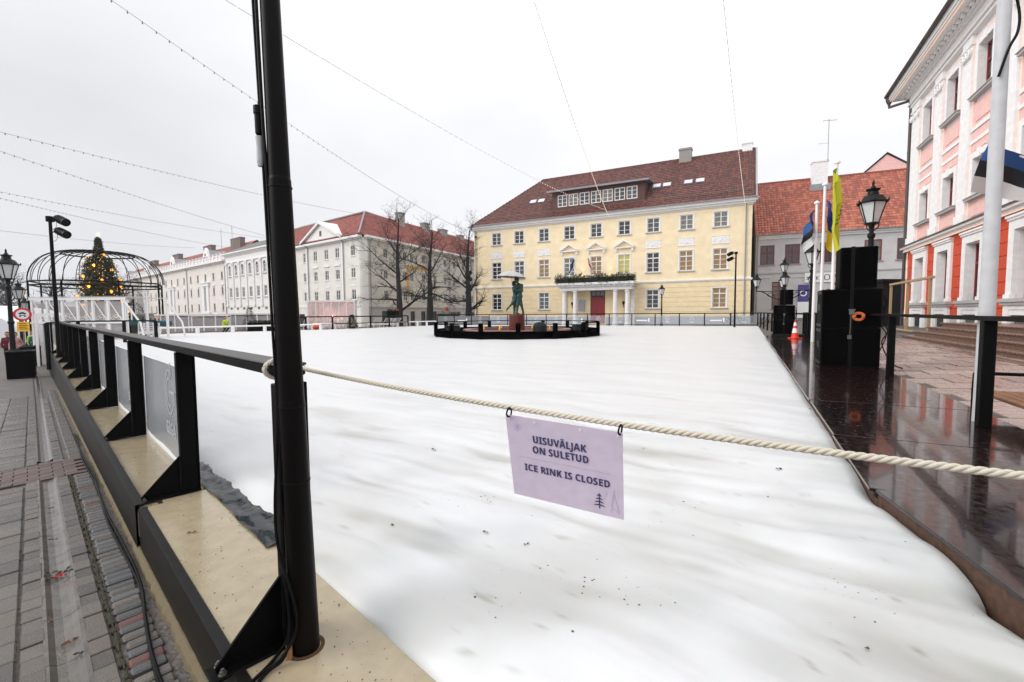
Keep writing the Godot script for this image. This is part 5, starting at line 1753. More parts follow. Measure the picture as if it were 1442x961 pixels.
func build_classic():
	var t := thing("classical_building", "white classical building with tall pilasters and arched top windows", "building", Vector3(-20.535, 0, -62.0), -38)
	t.position += t.basis * Vector3(0, 0, 0.05)
	var cx := [-42.6, -39.75, -36.9, -33.75, -30.8, -27.9]
	var hs := []
	for c in cx: hs.append_array([[c - 0.55, 8.72, c + 0.55, 10.25], [c - 0.58, 4.62, c + 0.58, 6.5], [c - 0.5, 2.28, c + 0.5, 2.78]])
	var w := MB.new()
	w.wall(-44.5, -2.6, -25.35, 13.0, hs, 0.16)
	obj("wall", w, M.cream_white, t)
	shell(t, -44.5, -25.35, -2.6, 13.0, 12.0, M.cream_white)
	for i in cx.size():
		var c: float = cx[i]
		window(t, c - 0.55, 8.72, c + 0.55, 10.25, -0.1, M.frame_white, any_pane(), 2, [0.55], 0.1)
		# round head over the window, with its arched moulding
		var hd := MB.new()
		var poly := PackedVector2Array(); var ring := PackedVector2Array()
		for k in 13: poly.append(Vector2(c + 0.5 * cos(PI * k / 12.0), 10.25 + 0.5 * sin(PI * k / 12.0)))
		hd.prism(poly, 0.0, 0.012)
		obj("arched_pane", hd, M.pane2, t)
		var ar := MB.new()
		for k in 12:
			var a0 := PI * k / 12.0; var a1 := PI * (k + 1) / 12.0
			var f := func(a: float, r: float, z: float) -> Vector3: return Vector3(c + r * cos(a), 10.25 + r * sin(a), z)
			ar.quad(f.call(a0, 0.5, 0.07), f.call(a0, 0.68, 0.07), f.call(a1, 0.68, 0.07), f.call(a1, 0.5, 0.07))
			ar.quad(f.call(a0, 0.68, 0.0), f.call(a1, 0.68, 0.0), f.call(a1, 0.68, 0.07), f.call(a0, 0.68, 0.07))
			ar.quad(f.call(a1, 0.5, 0.0), f.call(a0, 0.5, 0.0), f.call(a0, 0.5, 0.07), f.call(a1, 0.5, 0.07))
		for sg in [-1, 1]: ar.box(Vector3(c + sg * 0.62 - 0.07, 8.6, 0), Vector3(c + sg * 0.62 + 0.07, 10.25, 0.06))
		obj("arch_moulding", ar, M.trim, t)
		window(t, c - 0.58, 4.62, c + 0.58, 6.5, -0.1, M.frame_white, any_pane(), 2, [0.65], 0.1)
		window(t, c - 0.5, 2.28, c + 0.5, 2.78, -0.1, M.frame_grey, M.pane1, 2, [], 0.06)
		var sl := MB.new()
		for y in [8.6, 4.5]: sl.box(Vector3(c - 0.72, y - 0.1, 0), Vector3(c + 0.72, y + 0.02, 0.14))
		obj("sill", sl, M.stone_grey, t)
	for x in [-44.1, -41.2, -38.3, -35.3, -32.3, -29.35, -26.3]:
		var p := MB.new()
		p.box(Vector3(x - 0.36, 3.3, 0), Vector3(x + 0.36, 11.0, 0.16)); p.box(Vector3(x - 0.44, 2.9, 0), Vector3(x + 0.44, 3.3, 0.22))
		p.box(Vector3(x - 0.46, 11.0, 0), Vector3(x + 0.46, 11.25, 0.24))
		for k in 2: p.box(Vector3(x - 0.4 + k * 0.5, 10.7, 0.16), Vector3(x - 0.1 + k * 0.5, 10.95, 0.24))
		obj("pilaster", p, M.cream_white, t)
	var cn := MB.new()
	cornice(cn, -44.5, -25.4, [[11.25, 11.4, 0.18], [11.4, 12.5, 0.05], [12.5, 12.62, 0.2], [12.62, 12.85, 0.35], [12.85, 13.1, 0.6]])
	for i in 44: cn.box(Vector3(-44.3 + i * 0.43, 12.4, 0.05), Vector3(-44.1 + i * 0.43, 12.5, 0.2))
	obj("entablature", cn, M.trim, t)
	var rf := MB.new()
	rf.quad(Vector3(-45.0, 13.12, 0.6), Vector3(-25.0, 13.12, 0.6), Vector3(-25.0, 16.2, -6.0), Vector3(-45.0, 16.2, -6.0))
	rf.quad(Vector3(-25.0, 13.12, -12.4), Vector3(-45.0, 13.12, -12.4), Vector3(-45.0, 16.2, -6.0), Vector3(-25.0, 16.2, -6.0))
	for i in 28: rf.box(Vector3(-44.9 + i * 0.72, 13.1, 0.58), Vector3(-44.85 + i * 0.72, 13.22, 0.6))
	rf.tri(Vector3(-45.0, 13.12, 0.6), Vector3(-45.0, 16.2, -6.0), Vector3(-45.0, 13.12, -12.4))
	rf.tri(Vector3(-25.0, 13.12, 0.6), Vector3(-25.0, 13.12, -12.4), Vector3(-25.0, 16.2, -6.0))
	obj("roof", rf, M.green_roof, t)
	chimney(t, -35.2, -30.4, 13.2, 16.9, -4.5, 1.0, M.chimney_brown)

func build_long():
	var d := Vector2(sin(deg_to_rad(-52)), -cos(deg_to_rad(-52))) * 44.6
	var t := thing("long_building", "long cream four storey terrace with white dormers and red roof on the far left", "building", Vector3(-20.535 + d.x, 0, -62.0 + d.y), -39)
	var hs := []
	var bays := [3, 8, 13, 18]
	var n := 20
	for i in n:
		var c := -2.3 - i * 4.62
		hs.append([c - 0.48, 8.5, c + 0.48, 9.95])
		if i % 5 != 2:
			hs.append([c - 0.48, 5.45, c + 0.48, 7.0]); hs.append([c - 0.48, 2.2, c + 0.48, 3.72])
		else:
			hs.append([c - 0.5, 2.2, c + 0.5, 7.2])
	var w := MB.new()
	w.wall(-95, 1.3, -0.1, 11.9, hs, 0.14)
	obj("wall", w, M.cream_long, t)
	shell(t, -95, -0.1, -3.5, 11.9, 12.0, M.cream_long)
	for h in hs:
		var tall: bool = h[3] - h[1] > 2
		window(t, h[0], h[1], h[2], h[3], -0.08, M.frame_grey, M.pane2 if rng.randf() < 0.6 else M.pane0, 2, [0.4, 0.7] if tall else [0.65], 0.07)
		if not tall:
			var s := MB.new()
			s.box(Vector3(h[0] - 0.15, h[1] - 0.14, 0), Vector3(h[2] + 0.15, h[1], 0.1))
			obj("sill", s, M.stone_grey, t)
	for i in n:
		var c := -2.3 - i * 4.62
		if i % 5 == 2:
			var b := MB.new()
			for sg in [-1, 1]: b.box(Vector3(c + sg * 1.3 - 0.65, 2.0, 0.0), Vector3(c + sg * 1.3 + 0.65, 7.4, 0.22))
			b.box(Vector3(c - 2.3, 7.4, 0.0), Vector3(c + 2.3, 8.0, 0.3)); b.box(Vector3(c - 2.5, 8.0, 0.0), Vector3(c + 2.5, 8.2, 0.45)); b.box(Vector3(c - 2.4, 1.6, 0.0), Vector3(c + 2.4, 2.0, 0.35))
			obj("pilastered_bay", b, M.white, t)
			# dormer with a shaped white front and grey roof
			var dm := MB.new()
			dm.prism(PackedVector2Array([Vector2(c - 2.3, 12.3), Vector2(c + 2.3, 12.3), Vector2(c + 1.6, 13.6), Vector2(c + 1.2, 14.3), Vector2(c + 0.9, 14.9), Vector2(c, 15.5), Vector2(c - 0.9, 14.9), Vector2(c - 1.2, 14.3), Vector2(c - 1.6, 13.6)]), -0.6, -0.2)
			var dmo := obj("dormer", dm, M.white, t)
			window(t, c - 0.35, 13.1, c + 0.35, 14.3, -0.17, M.frame_grey, M.pane2, 1, [], 0.06, -1.0, "dormer_window")
			var dr := MB.new()
			dr.prism(PackedVector2Array([Vector2(c - 1.5, 13.4), Vector2(c + 1.5, 13.4), Vector2(c, 15.1)]), -5.0, -0.62)
			obj("dormer_roof", dr, M.sheet_metal, dmo)
		else:
			var hd := MB.new()
			hd.box(Vector3(c - 0.75, 7.3, 0.0), Vector3(c + 0.75, 7.45, 0.14))
			obj("window_head", hd, M.trim, t)
	var lo := MB.new()
	var holes := []
	for i in 22: holes.append([-94 + i * 4.2, -2.6, -91.6 + i * 4.2, 0.6])
	lo.wall(-95, -3.5, -0.1, 1.2, holes, 0.15)
	lo.box(Vector3(-95, 1.2, -0.1), Vector3(-0.1, 1.35, 0.15))
	obj("ground_floor_wall", lo, M.shop_pink, t)
	for i in 22: window(t, holes[i][0], holes[i][1], holes[i][2], holes[i][3], -0.08, M.brown_door, M.pane2 if i % 3 else M.pane1, 3, [], 0.1, -1.0, "shop_window")
	var cn := MB.new()
	cn.box(Vector3(-95, 11.7, -0.1), Vector3(-0.1, 11.85, 0.3)); cn.box(Vector3(-95, 11.85, -0.1), Vector3(-0.1, 12.2, 0.65))
	for i in 180: cn.box(Vector3(-94.9 + i * 0.53, 11.55, 0), Vector3(-94.7 + i * 0.53, 11.7, 0.22))
	obj("cornice", cn, M.trim, t)
	var bl := MB.new()
	for i in 48:
		var x := -94.5 + i * 2.0
		bl.box(Vector3(x - 0.22, 12.2, -0.25), Vector3(x + 0.22, 13.5, 0.1))
		bl.box(Vector3(x - 0.3, 13.5, -0.32), Vector3(x + 0.3, 13.62, 0.18))
		bl.box(Vector3(x + 0.22, 12.25, -0.12), Vector3(x + 1.78, 12.42, 0.0)); bl.box(Vector3(x + 0.22, 13.05, -0.12), Vector3(x + 1.78, 13.2, 0.0))
		for k in 5: bl.box(Vector3(x + 0.4 + k * 0.28, 12.42, -0.1), Vector3(x + 0.5 + k * 0.28, 13.05, -0.02))
	obj("balustrade", bl, M.trim, t)
	var rf := MB.new()
	roof_plane(rf, Vector3(-95, 12.2, -0.6), Vector3(0, 12.2, -0.6), Vector3(0, 16.6, -6.0), Vector3(-95, 16.6, -6.0), 0.6, 0.5, tints(TILE_RED))
	rf.col = lin(140, 70, 56)
	rf.quad(Vector3(0, 12.2, -12), Vector3(-95, 12.2, -12), Vector3(-95, 16.6, -6.05), Vector3(0, 16.6, -6.05))
	obj("roof", rf, M.tiles, t)
	for x in [-4.0, -20.5, -44.0, -66.0]: chimney(t, x - 5.0, x, 13.0, 17.5, -4.2, 1.0, M.chimney_brown)
	for x in [-12.0, -6.0]:
		var an := MB.new()
		an.tube(PackedVector3Array([Vector3(x, 15, -3.5), Vector3(x, 20, -3.5)]), 0.04, 5)
		an.tube(PackedVector3Array([Vector3(x - 0.6, 19.4, -3.5), Vector3(x + 0.8, 19.3, -3.5)]), 0.03, 4)
		obj("aerial", an, M.sheet_metal, t)
	for x in [-23.0, -46.0, -0.4]: downpipe(t, x, -1, 11.3, 0.12, M.sheet_metal, 0.08)

# ------------------------------------------------------------------ trees, the lit spruce in its cage
func limb(b: MB, p: Vector3, d: Vector3, length: float, r: float, level: int, most: int, up: float):
	var pts := PackedVector3Array([p]); var rad := [r]
	var n := 5 if level < 2 else 3
	var q := p
	var spots := []
	for i in n:
		var bend := 0.34 if level > 0 else 0.16
		d = (d + Vector3(rng.randf_range(-bend, bend), rng.randf_range(-bend, bend) + up * 0.12, rng.randf_range(-bend, bend))).normalized()
		q += d * length / n
		pts.push_back(q)
		rad.append(maxf(r * (1.0 - 0.72 * (i + 1) / n), 0.007))
		spots.append([q, d, rad[-1]])
	var g := rng.randf_range(0.75, 1.2)
	b.col = Color(0.040 * g, 0.033 * g, 0.027 * g)
	b.tube(pts, rad, 6 if level < 2 else 3, false)
	if level >= most: return
	var kids: int = [5, 6, 7, 5, 4][mini(level, 4)]
	for k in kids:
		var s = spots[clampi(int(float(k + 1) / (kids + 0.6) * n), 0, n - 1)]
		var side := Vector3(rng.randf_range(-1, 1), rng.randf_range(-0.35, 0.7), rng.randf_range(-1, 1)).normalized()
		var nd: Vector3 = (s[1] * 0.55 + side * 0.85).normalized()
		limb(b, s[0], nd, length * rng.randf_range(0.42, 0.66), maxf(s[2] * 0.75, 0.009), level + 1, most, up)

func bare_tree(called: String, label: String, at: Vector3, h: float, r: float, lean: Vector3, limbs: Array, group := "") -> Node3D:
	var t := thing(called, label, "tree", at, 0, group)
	var tr := MB.new()
	var pts := PackedVector3Array(); var rad := []
	for i in 9:
		var f := i / 8.0
		pts.push_back(Vector3(lean.x * f + 0.12 * sin(f * 7.0), h * f - (0.3 if i == 0 else 0.0), lean.z * f + 0.1 * sin(f * 5.0)))
		rad.append(lerpf(r, r * 0.12, f) * (1.25 if i == 0 else 1.0))
	tr.col = Color(0.036, 0.030, 0.025)
	tr.tube(pts, rad, 10, false)
	obj("trunk", tr, M.bark, t)
	var cr := MB.new()
	for l in limbs:
		var f: float = l[0]
		var k := int(f * 8)
		var p := pts[k].lerp(pts[mini(k + 1, 8)], f * 8 - k)
		limb(cr, p, Vector3(l[1], l[2], l[3]).normalized(), l[4], lerpf(r, r * 0.12, f) * 0.45, 0, 3, l[5] if l.size() > 5 else 0.5)
	for k in 14:
		var f := rng.randf_range(0.45, 1.0)
		var kk := mini(int(f * 8), 7)
		limb(cr, pts[kk].lerp(pts[kk + 1], f * 8 - kk), Vector3(rng.randf_range(-1, 1), rng.randf_range(0.2, 1.0), rng.randf_range(-1, 1)).normalized(), h * 0.14 * rng.randf_range(0.7, 1.3), 0.04, 1, 3, 0.6)
	obj("crown", cr, M.bark, t)
	return t

func build_trees():
	var x := -12.9; var z := -52.0
	bare_tree("bare_tree", "bare dark lime tree with a long low limb in front of the side street", Vector3(x, land(x, z), z), 13.2, 0.42, Vector3(0.15, 0, 0), [
		[0.52, -0.9, 0.75, 0.2, 4.6], [0.36, -0.85, 0.7, -0.2, 4.2, -0.3], [0.2, 0.85, 0.55, 0.1, 4.4], [0.3, -0.8, 0.2, 0.4, 3.2, -0.8], [0.62, 0.8, 0.5, -0.2, 3.4], [0.7, -0.6, 0.8, 0.3, 3.0], [0.45, 0.7, 0.5, -0.5, 3.0, 0.0]])
	x = -10.0; z = -54.5
	bare_tree("bare_tree", "bare tree with a thick mossy trunk between the lime and the yellow building", Vector3(x, land(x, z), z), 12.0, 0.48, Vector3(0.6, 0, 0), [
		[0.62, -0.9, 0.45, 0.1, 4.4, 0.2], [0.6, 0.7, 0.8, 0.2, 3.6], [0.44, 0.85, 0.3, 0.2, 3.0, -0.4], [0.35, -0.9, 0.2, 0.3, 3.2, 0.0], [0.74, -0.4, 0.9, -0.2, 3.0], [0.4, 0.8, -0.1, -0.3, 3.0, -0.8]])
	x = -5.6; z = -57.5
	var kn := bare_tree("bare_tree", "knobbly pollarded bare tree at the left corner of the yellow building", Vector3(x, land(x, z), z), 12.6, 0.5, Vector3(0.3, 0, 0), [
		[0.42, -0.85, 0.5, 0.2, 3.4], [0.5, -0.7, 0.8, 0.3, 3.4], [0.38, 0.7, 0.7, 0.4, 2.4], [0.3, -0.8, 0.1, 0.3, 2.6, -0.4], [0.6, -0.5, 0.9, 0.0, 3.0], [0.2, 0.8, 0.75, 0.4, 2.6]])
	var kb := MB.new()
	for k in 9:
		kb.col = Color(0.03, 0.026, 0.022)
		kb.lathe([[0.0, -0.3], [0.22, -0.18], [0.28, 0.0], [0.2, 0.2], [0.0, 0.28]], 7, Vector3(0.12 + rng.randf_range(-0.35, 0.35), 4.0 + k * 0.42, rng.randf_range(-0.3, 0.3)))
	obj("burr", kb, M.bark, kn)
	# winter trees along the river, far beyond the lower end of the square
	var proto := thing("river_tree", "", "tree", Vector3.ZERO, 0, "winter trees along the river")
	var tr := MB.new()
	tr.col = Color(0.05, 0.043, 0.038)
	tr.tube(PackedVector3Array([Vector3(0, -1, 0), Vector3(0.1, 5, 0), Vector3(0, 12, 0.2)]), [0.5, 0.35, 0.08], 7, false)
	obj("trunk", tr, M.bark, proto)
	var cr := MB.new()
	for k in 20:
		var f := rng.randf_range(2.0, 11.0)
		var a := rng.randf() * TAU
		limb(cr, Vector3(0.1, f, 0), Vector3(cos(a), rng.randf_range(0.4, 1.2), sin(a)).normalized(), rng.randf_range(4.0, 6.2), 0.2, 1, 3, 0.5)
	obj("crown", cr, M.bark, proto)
	var labels := ["leftmost winter tree by the river, beyond the white vaulted tent", "second winter tree by the river from the left, behind the street lamps", "third winter tree by the river, behind the round road sign", "fourth winter tree by the river, left of the floodlight mast", "fifth winter tree by the river, just behind the floodlight mast", "winter tree by the river seen at the left edge of the cage", "winter tree by the river seen through the left half of the cage", "winter tree by the river behind the lit spruce", "tall winter tree by the river over the vaulted tent", "winter tree by the river showing over the white pavilion"]
	var at := [[-130, -108], [-124, -112], [-119, -118], [-112, -122], [-109, -128], [-103, -132], [-97, -134], [-96, -142], [-138, -120], [-118, -134]]
	for i in labels.size():
		var p := Vector3(at[i][0], -3.2, at[i][1])
		var o: Node3D = proto if i == 0 else dup(proto, labels[i], p, 0)
		o.position = p; o.rotation_degrees.y = i * 67.0
		o.set_meta("label", labels[i])
		o.scale = Vector3.ONE * [0.95, 1.05, 0.9, 1.0, 0.95, 1.0, 0.9, 1.0, 1.15, 0.95][i]
	# low wooded bank behind them
	var hb := MB.new()
	hb.col = Color(0.05, 0.045, 0.04)
	var hn := FastNoiseLite.new(); hn.seed = 8; hn.frequency = 0.09
	for i in 60:
		var a0 := deg_to_rad(-78.0 + i * 0.9); var a1 := deg_to_rad(-78.0 + (i + 1) * 0.9)
		var h0 := 4.0 + 3.0 * hn.get_noise_1d(i); var h1 := 4.0 + 3.0 * hn.get_noise_1d(i + 1)
		var f := func(a: float, r: float, y: float) -> Vector3: return Vector3(sin(a) * r, y, -cos(a) * r)
		hb.quad(f.call(a0, 205, -4), f.call(a1, 205, -4), f.call(a1, 225, h1), f.call(a0, 225, h0))
		hb.quad(f.call(a0, 225, h0), f.call(a1, 225, h1), f.call(a1, 270, h1 + 1), f.call(a0, 270, h0 + 1))
	struct("hills", hb, M.bark)

func build_dome():
	var c := Vector3(-35.9, 0, -40.0)
	var gy := land(c.x, c.z)
	var t := thing("spruce", "tall Christmas spruce with glowing orange lanterns standing inside the iron cage", "Christmas tree", Vector3(c.x, gy, c.z))
	var top := 8.25 - gy
	var tr := MB.new()
	tr.col = Color(0.05, 0.035, 0.025)
	tr.tube(PackedVector3Array([Vector3(0, 0, 0), Vector3(0, top * 0.5, 0), Vector3(0, top, 0)]), [0.22, 0.12, 0.02], 8, false)
	obj("trunk", tr, M.bark, t)
	var rad := func(y: float) -> float:
		var f := y / top
		return 0.30 * (1.0 - f) / 0.18 + 0.03 if f > 0.82 else 0.8 + 1.45 * pow(1.0 - f / 0.82, 0.55)
	var fo := MB.new()
	for i in 3000:
		var y: float = 0.5 + (top - 0.6) * pow(rng.randf(), 1.15)
		var a := rng.randf() * TAU
		var r: float = rad.call(y) * rng.randf_range(0.6, 1.05)
		var g := rng.randf_range(0.6, 1.3)
		fo.col = Color(0.042 * g, 0.062 * g, 0.026 * g)
		var tip := Vector3(cos(a) * r, y - 0.12 * r, sin(a) * r)
		var root := Vector3(cos(a) * r * 0.3, y + 0.1, sin(a) * r * 0.3)
		for k in 9:
			var q := root.lerp(tip, 0.25 + 0.75 * k / 8.0)
			var d := ((tip - root).normalized() * 0.6 + Vector3(rng.randf_range(-1, 1), rng.randf_range(-0.7, 0.5), rng.randf_range(-1, 1)) * 0.8).normalized()
			fo.leaf(q, d * rng.randf_range(0.16, 0.34), 0.045)
	stuff(obj("needles", fo, M.needles, t))
	# lanterns: lit paper stars on the branches
	for i in 34:
		var y: float = [7.9, 6.9, 6.6, 6.0, 5.7, 5.3, 5.2, 4.8, 4.4, 4.2, 4.0, 3.7, 3.4, 3.2, 3.0, 2.8, 2.4][i % 17] * (top / 9.4) + (0.25 if i > 16 else 0.0)
		var a := 0.84 + (-1.15 + 2.3 * fmod(i * 0.618, 1.0)) + (0.0 if i < 17 else PI)
		# the first half faces the rink
		var r: float = rad.call(y) + 0.05
		var l := MB.new()
		l.lathe([[0.0, -0.15], [0.085, -0.05], [0.115, 0.02], [0.07, 0.1], [0.0, 0.15]], 6, Vector3(cos(a) * r, y, sin(a) * r), i * 0.4)
		obj("lantern", l, M.lantern, t)
		if i in [1, 6, 12]:
			var o := OmniLight3D.new()
			o.name = numbered("lantern_glow"); t.add_child(o, true)
			o.position = Vector3(cos(a) * (r + 0.3), y, sin(a) * (r + 0.3)); o.light_color = Color(1.0, 0.6, 0.25); o.light_energy = 0.8; o.omni_range = 40; o.omni_attenuation = 2; o.shadow_enabled = true
	var bl := MB.new()
	for i in 520:
		var y := 0.6 + (top - 0.7) * pow(rng.randf(), 1.2)
		var a := rng.randf() * TAU
		var r: float = rad.call(y) * rng.randf_range(0.9, 1.06)
		bl.lathe([[0.0, -0.03], [0.03, 0.0], [0.0, 0.03]], 4, Vector3(cos(a) * r, y, sin(a) * r))
	stuff(obj("light_bulbs", bl, M.fairy, t))
	var st := MB.new()
	for k in 8:
		st.tf = Transform3D(Basis(Vector3.BACK, TAU * k / 8.0), Vector3(0, top + 0.15, 0))
		st.tri(Vector3(-0.035, 0, 0), Vector3(0.035, 0, 0), Vector3(0, 0.24, 0)); st.tri(Vector3(0.035, 0, -0.02), Vector3(-0.035, 0, -0.02), Vector3(0, 0.24, -0.02))
	obj("star_light", st, M.pink_lamp, t)
	# iron cage: posts, ring beams, curved ribs
	var k := thing("iron_cage", "large open black iron cage with a domed top around the lit spruce", "cage", Vector3(c.x, 0, c.z))
	var R := 4.45
	var corners := []
	for i in 8:
		var a := TAU * (i + 0.5) / 8.0 + 0.2
		corners.append(Vector3(cos(a) * R, 0, sin(a) * R))
	for i in 8:
		var p := MB.new()
		p.tube(PackedVector3Array([corners[i] + Vector3(0, gy, 0), corners[i] + Vector3(0, 4.15, 0)]), 0.09, 4)
		obj("post", p, M.black, k)
		for y in [4.15, 3.85]:
			var rb := MB.new()
			rb.tube(PackedVector3Array([corners[i] + Vector3(0, y, 0), corners[(i + 1) % 8] + Vector3(0, y, 0)]), 0.06, 4)
			obj("ring_beam", rb, M.black, k)
	for i in 28:
		var a := TAU * i / 28.0
		var pts := PackedVector3Array()
		for j in 13:
			var q := j / 12.0
			var ang := q * PI * 0.5
			pts.push_back(Vector3(cos(a) * R * pow(cos(ang), 0.55), 4.15 + 2.75 * sin(ang), sin(a) * R * pow(cos(ang), 0.55)) if j < 12 else Vector3(0.3 * cos(a), 6.9, 0.3 * sin(a)))
		var rb := MB.new()
		rb.tube(pts, 0.035, 4)
		obj("rib", rb, M.black, k)
	for q in [[1.15, 6.88], [2.4, 6.6], [0.35, 6.95]]:
		var ring := PackedVector3Array()
		for j in 25: ring.push_back(Vector3(cos(TAU * j / 24.0) * q[0], q[1], sin(TAU * j / 24.0) * q[0]))
		var rb := MB.new()
		rb.tube(ring, 0.06, 4, false)
		obj("hoop", rb, M.black, k)
	# greenery heaped round the tree's foot
	var hg := MB.new()
	for i in 1500:
		var a := rng.randf() * TAU; var r := sqrt(rng.randf()) * 3.6
		var g := rng.randf_range(0.6, 1.3)
		hg.col = Color(0.026 * g, 0.042 * g, 0.016 * g)
		hg.leaf(Vector3(cos(a) * r, gy + 2.2 + rng.randf() * 1.8 * (1.0 - r / 4.2), sin(a) * r), Vector3(rng.randf_range(-1, 1), rng.randf_range(-0.5, 0.8), rng.randf_range(-1, 1)).normalized() * 0.4, 0.06)
	hg.col = Color(0.02, 0.024, 0.014)
	hg.lathe([[3.4, gy], [3.4, gy + 2.0], [0.5, gy + 2.8]], 20)
	var ho := obj("spruce_mound", hg, M.needles)
	ho.position = Vector3(c.x, 0, c.z)
	tag(ho, "mound of cut spruce branches round the foot of the lit spruce", "greenery")

# ------------------------------------------------------------------ things at the far side of the rink
func booth(called: String, label: String, at: Vector3, turn: float, w: float, h: float, d: float, n: int, lights := 0) -> Node3D:
	# a white framed booth with clear walls
	var t := thing(called, label, "booth", at, turn)
	for i in n + 1:
		var x := -w * 0.5 + w * i / n
		var p := MB.new()
		p.box(Vector3(x - 0.05, 0, -0.05), Vector3(x + 0.05, h, 0.05))
		obj("post", p, M.white_paint, t)
		if i < n:
			var q := MB.new()
			q.box(Vector3(x + 0.06, 0.1, -0.01), Vector3(x + w / n - 0.06, h - 0.1, 0.01))
			obj("wall_panel", q, M.pavilion_panel, t)
	var b := MB.new()
	b.box(Vector3(-w * 0.5 - 0.05, h, -d - 0.05), Vector3(w * 0.5 + 0.05, h + 0.14, 0.07))
	obj("roof", b, M.white_paint, t)
	var s := MB.new()
	for x in [-w * 0.5, w * 0.5]:
		s.box(Vector3(x - 0.04, 0, -d), Vector3(x + 0.04, h, -d + 0.1))
		s.box(Vector3(x - 0.02, 0.1, -d + 0.1), Vector3(x + 0.02, h - 0.1, -0.06))
	s.box(Vector3(-w * 0.5 + 0.05, 0, -d), Vector3(w * 0.5 - 0.05, h, -d + 0.04))
	obj("side_wall", s, M.white_paint, t)
	for i in lights:
		var l := MB.new()
		l.lathe([[0.0, -0.08], [0.08, 0.0], [0.0, 0.08]], 8, Vector3(rng.randf_range(-w * 0.3, w * 0.3), h * rng.randf_range(0.5, 0.85), -rng.randf_range(0.3, d - 0.4)))
		obj("pink_lamp", l, M.pink_lamp, t)
	if lights:
		var o := OmniLight3D.new()
		o.name = "booth_glow"; t.add_child(o, true)
		o.position = Vector3(0, h * 0.6, -0.7); o.light_color = Color(1, 0.75, 0.7); o.light_energy = 1.5; o.omni_range = 40; o.omni_attenuation = 2; o.shadow_enabled = true
	return t

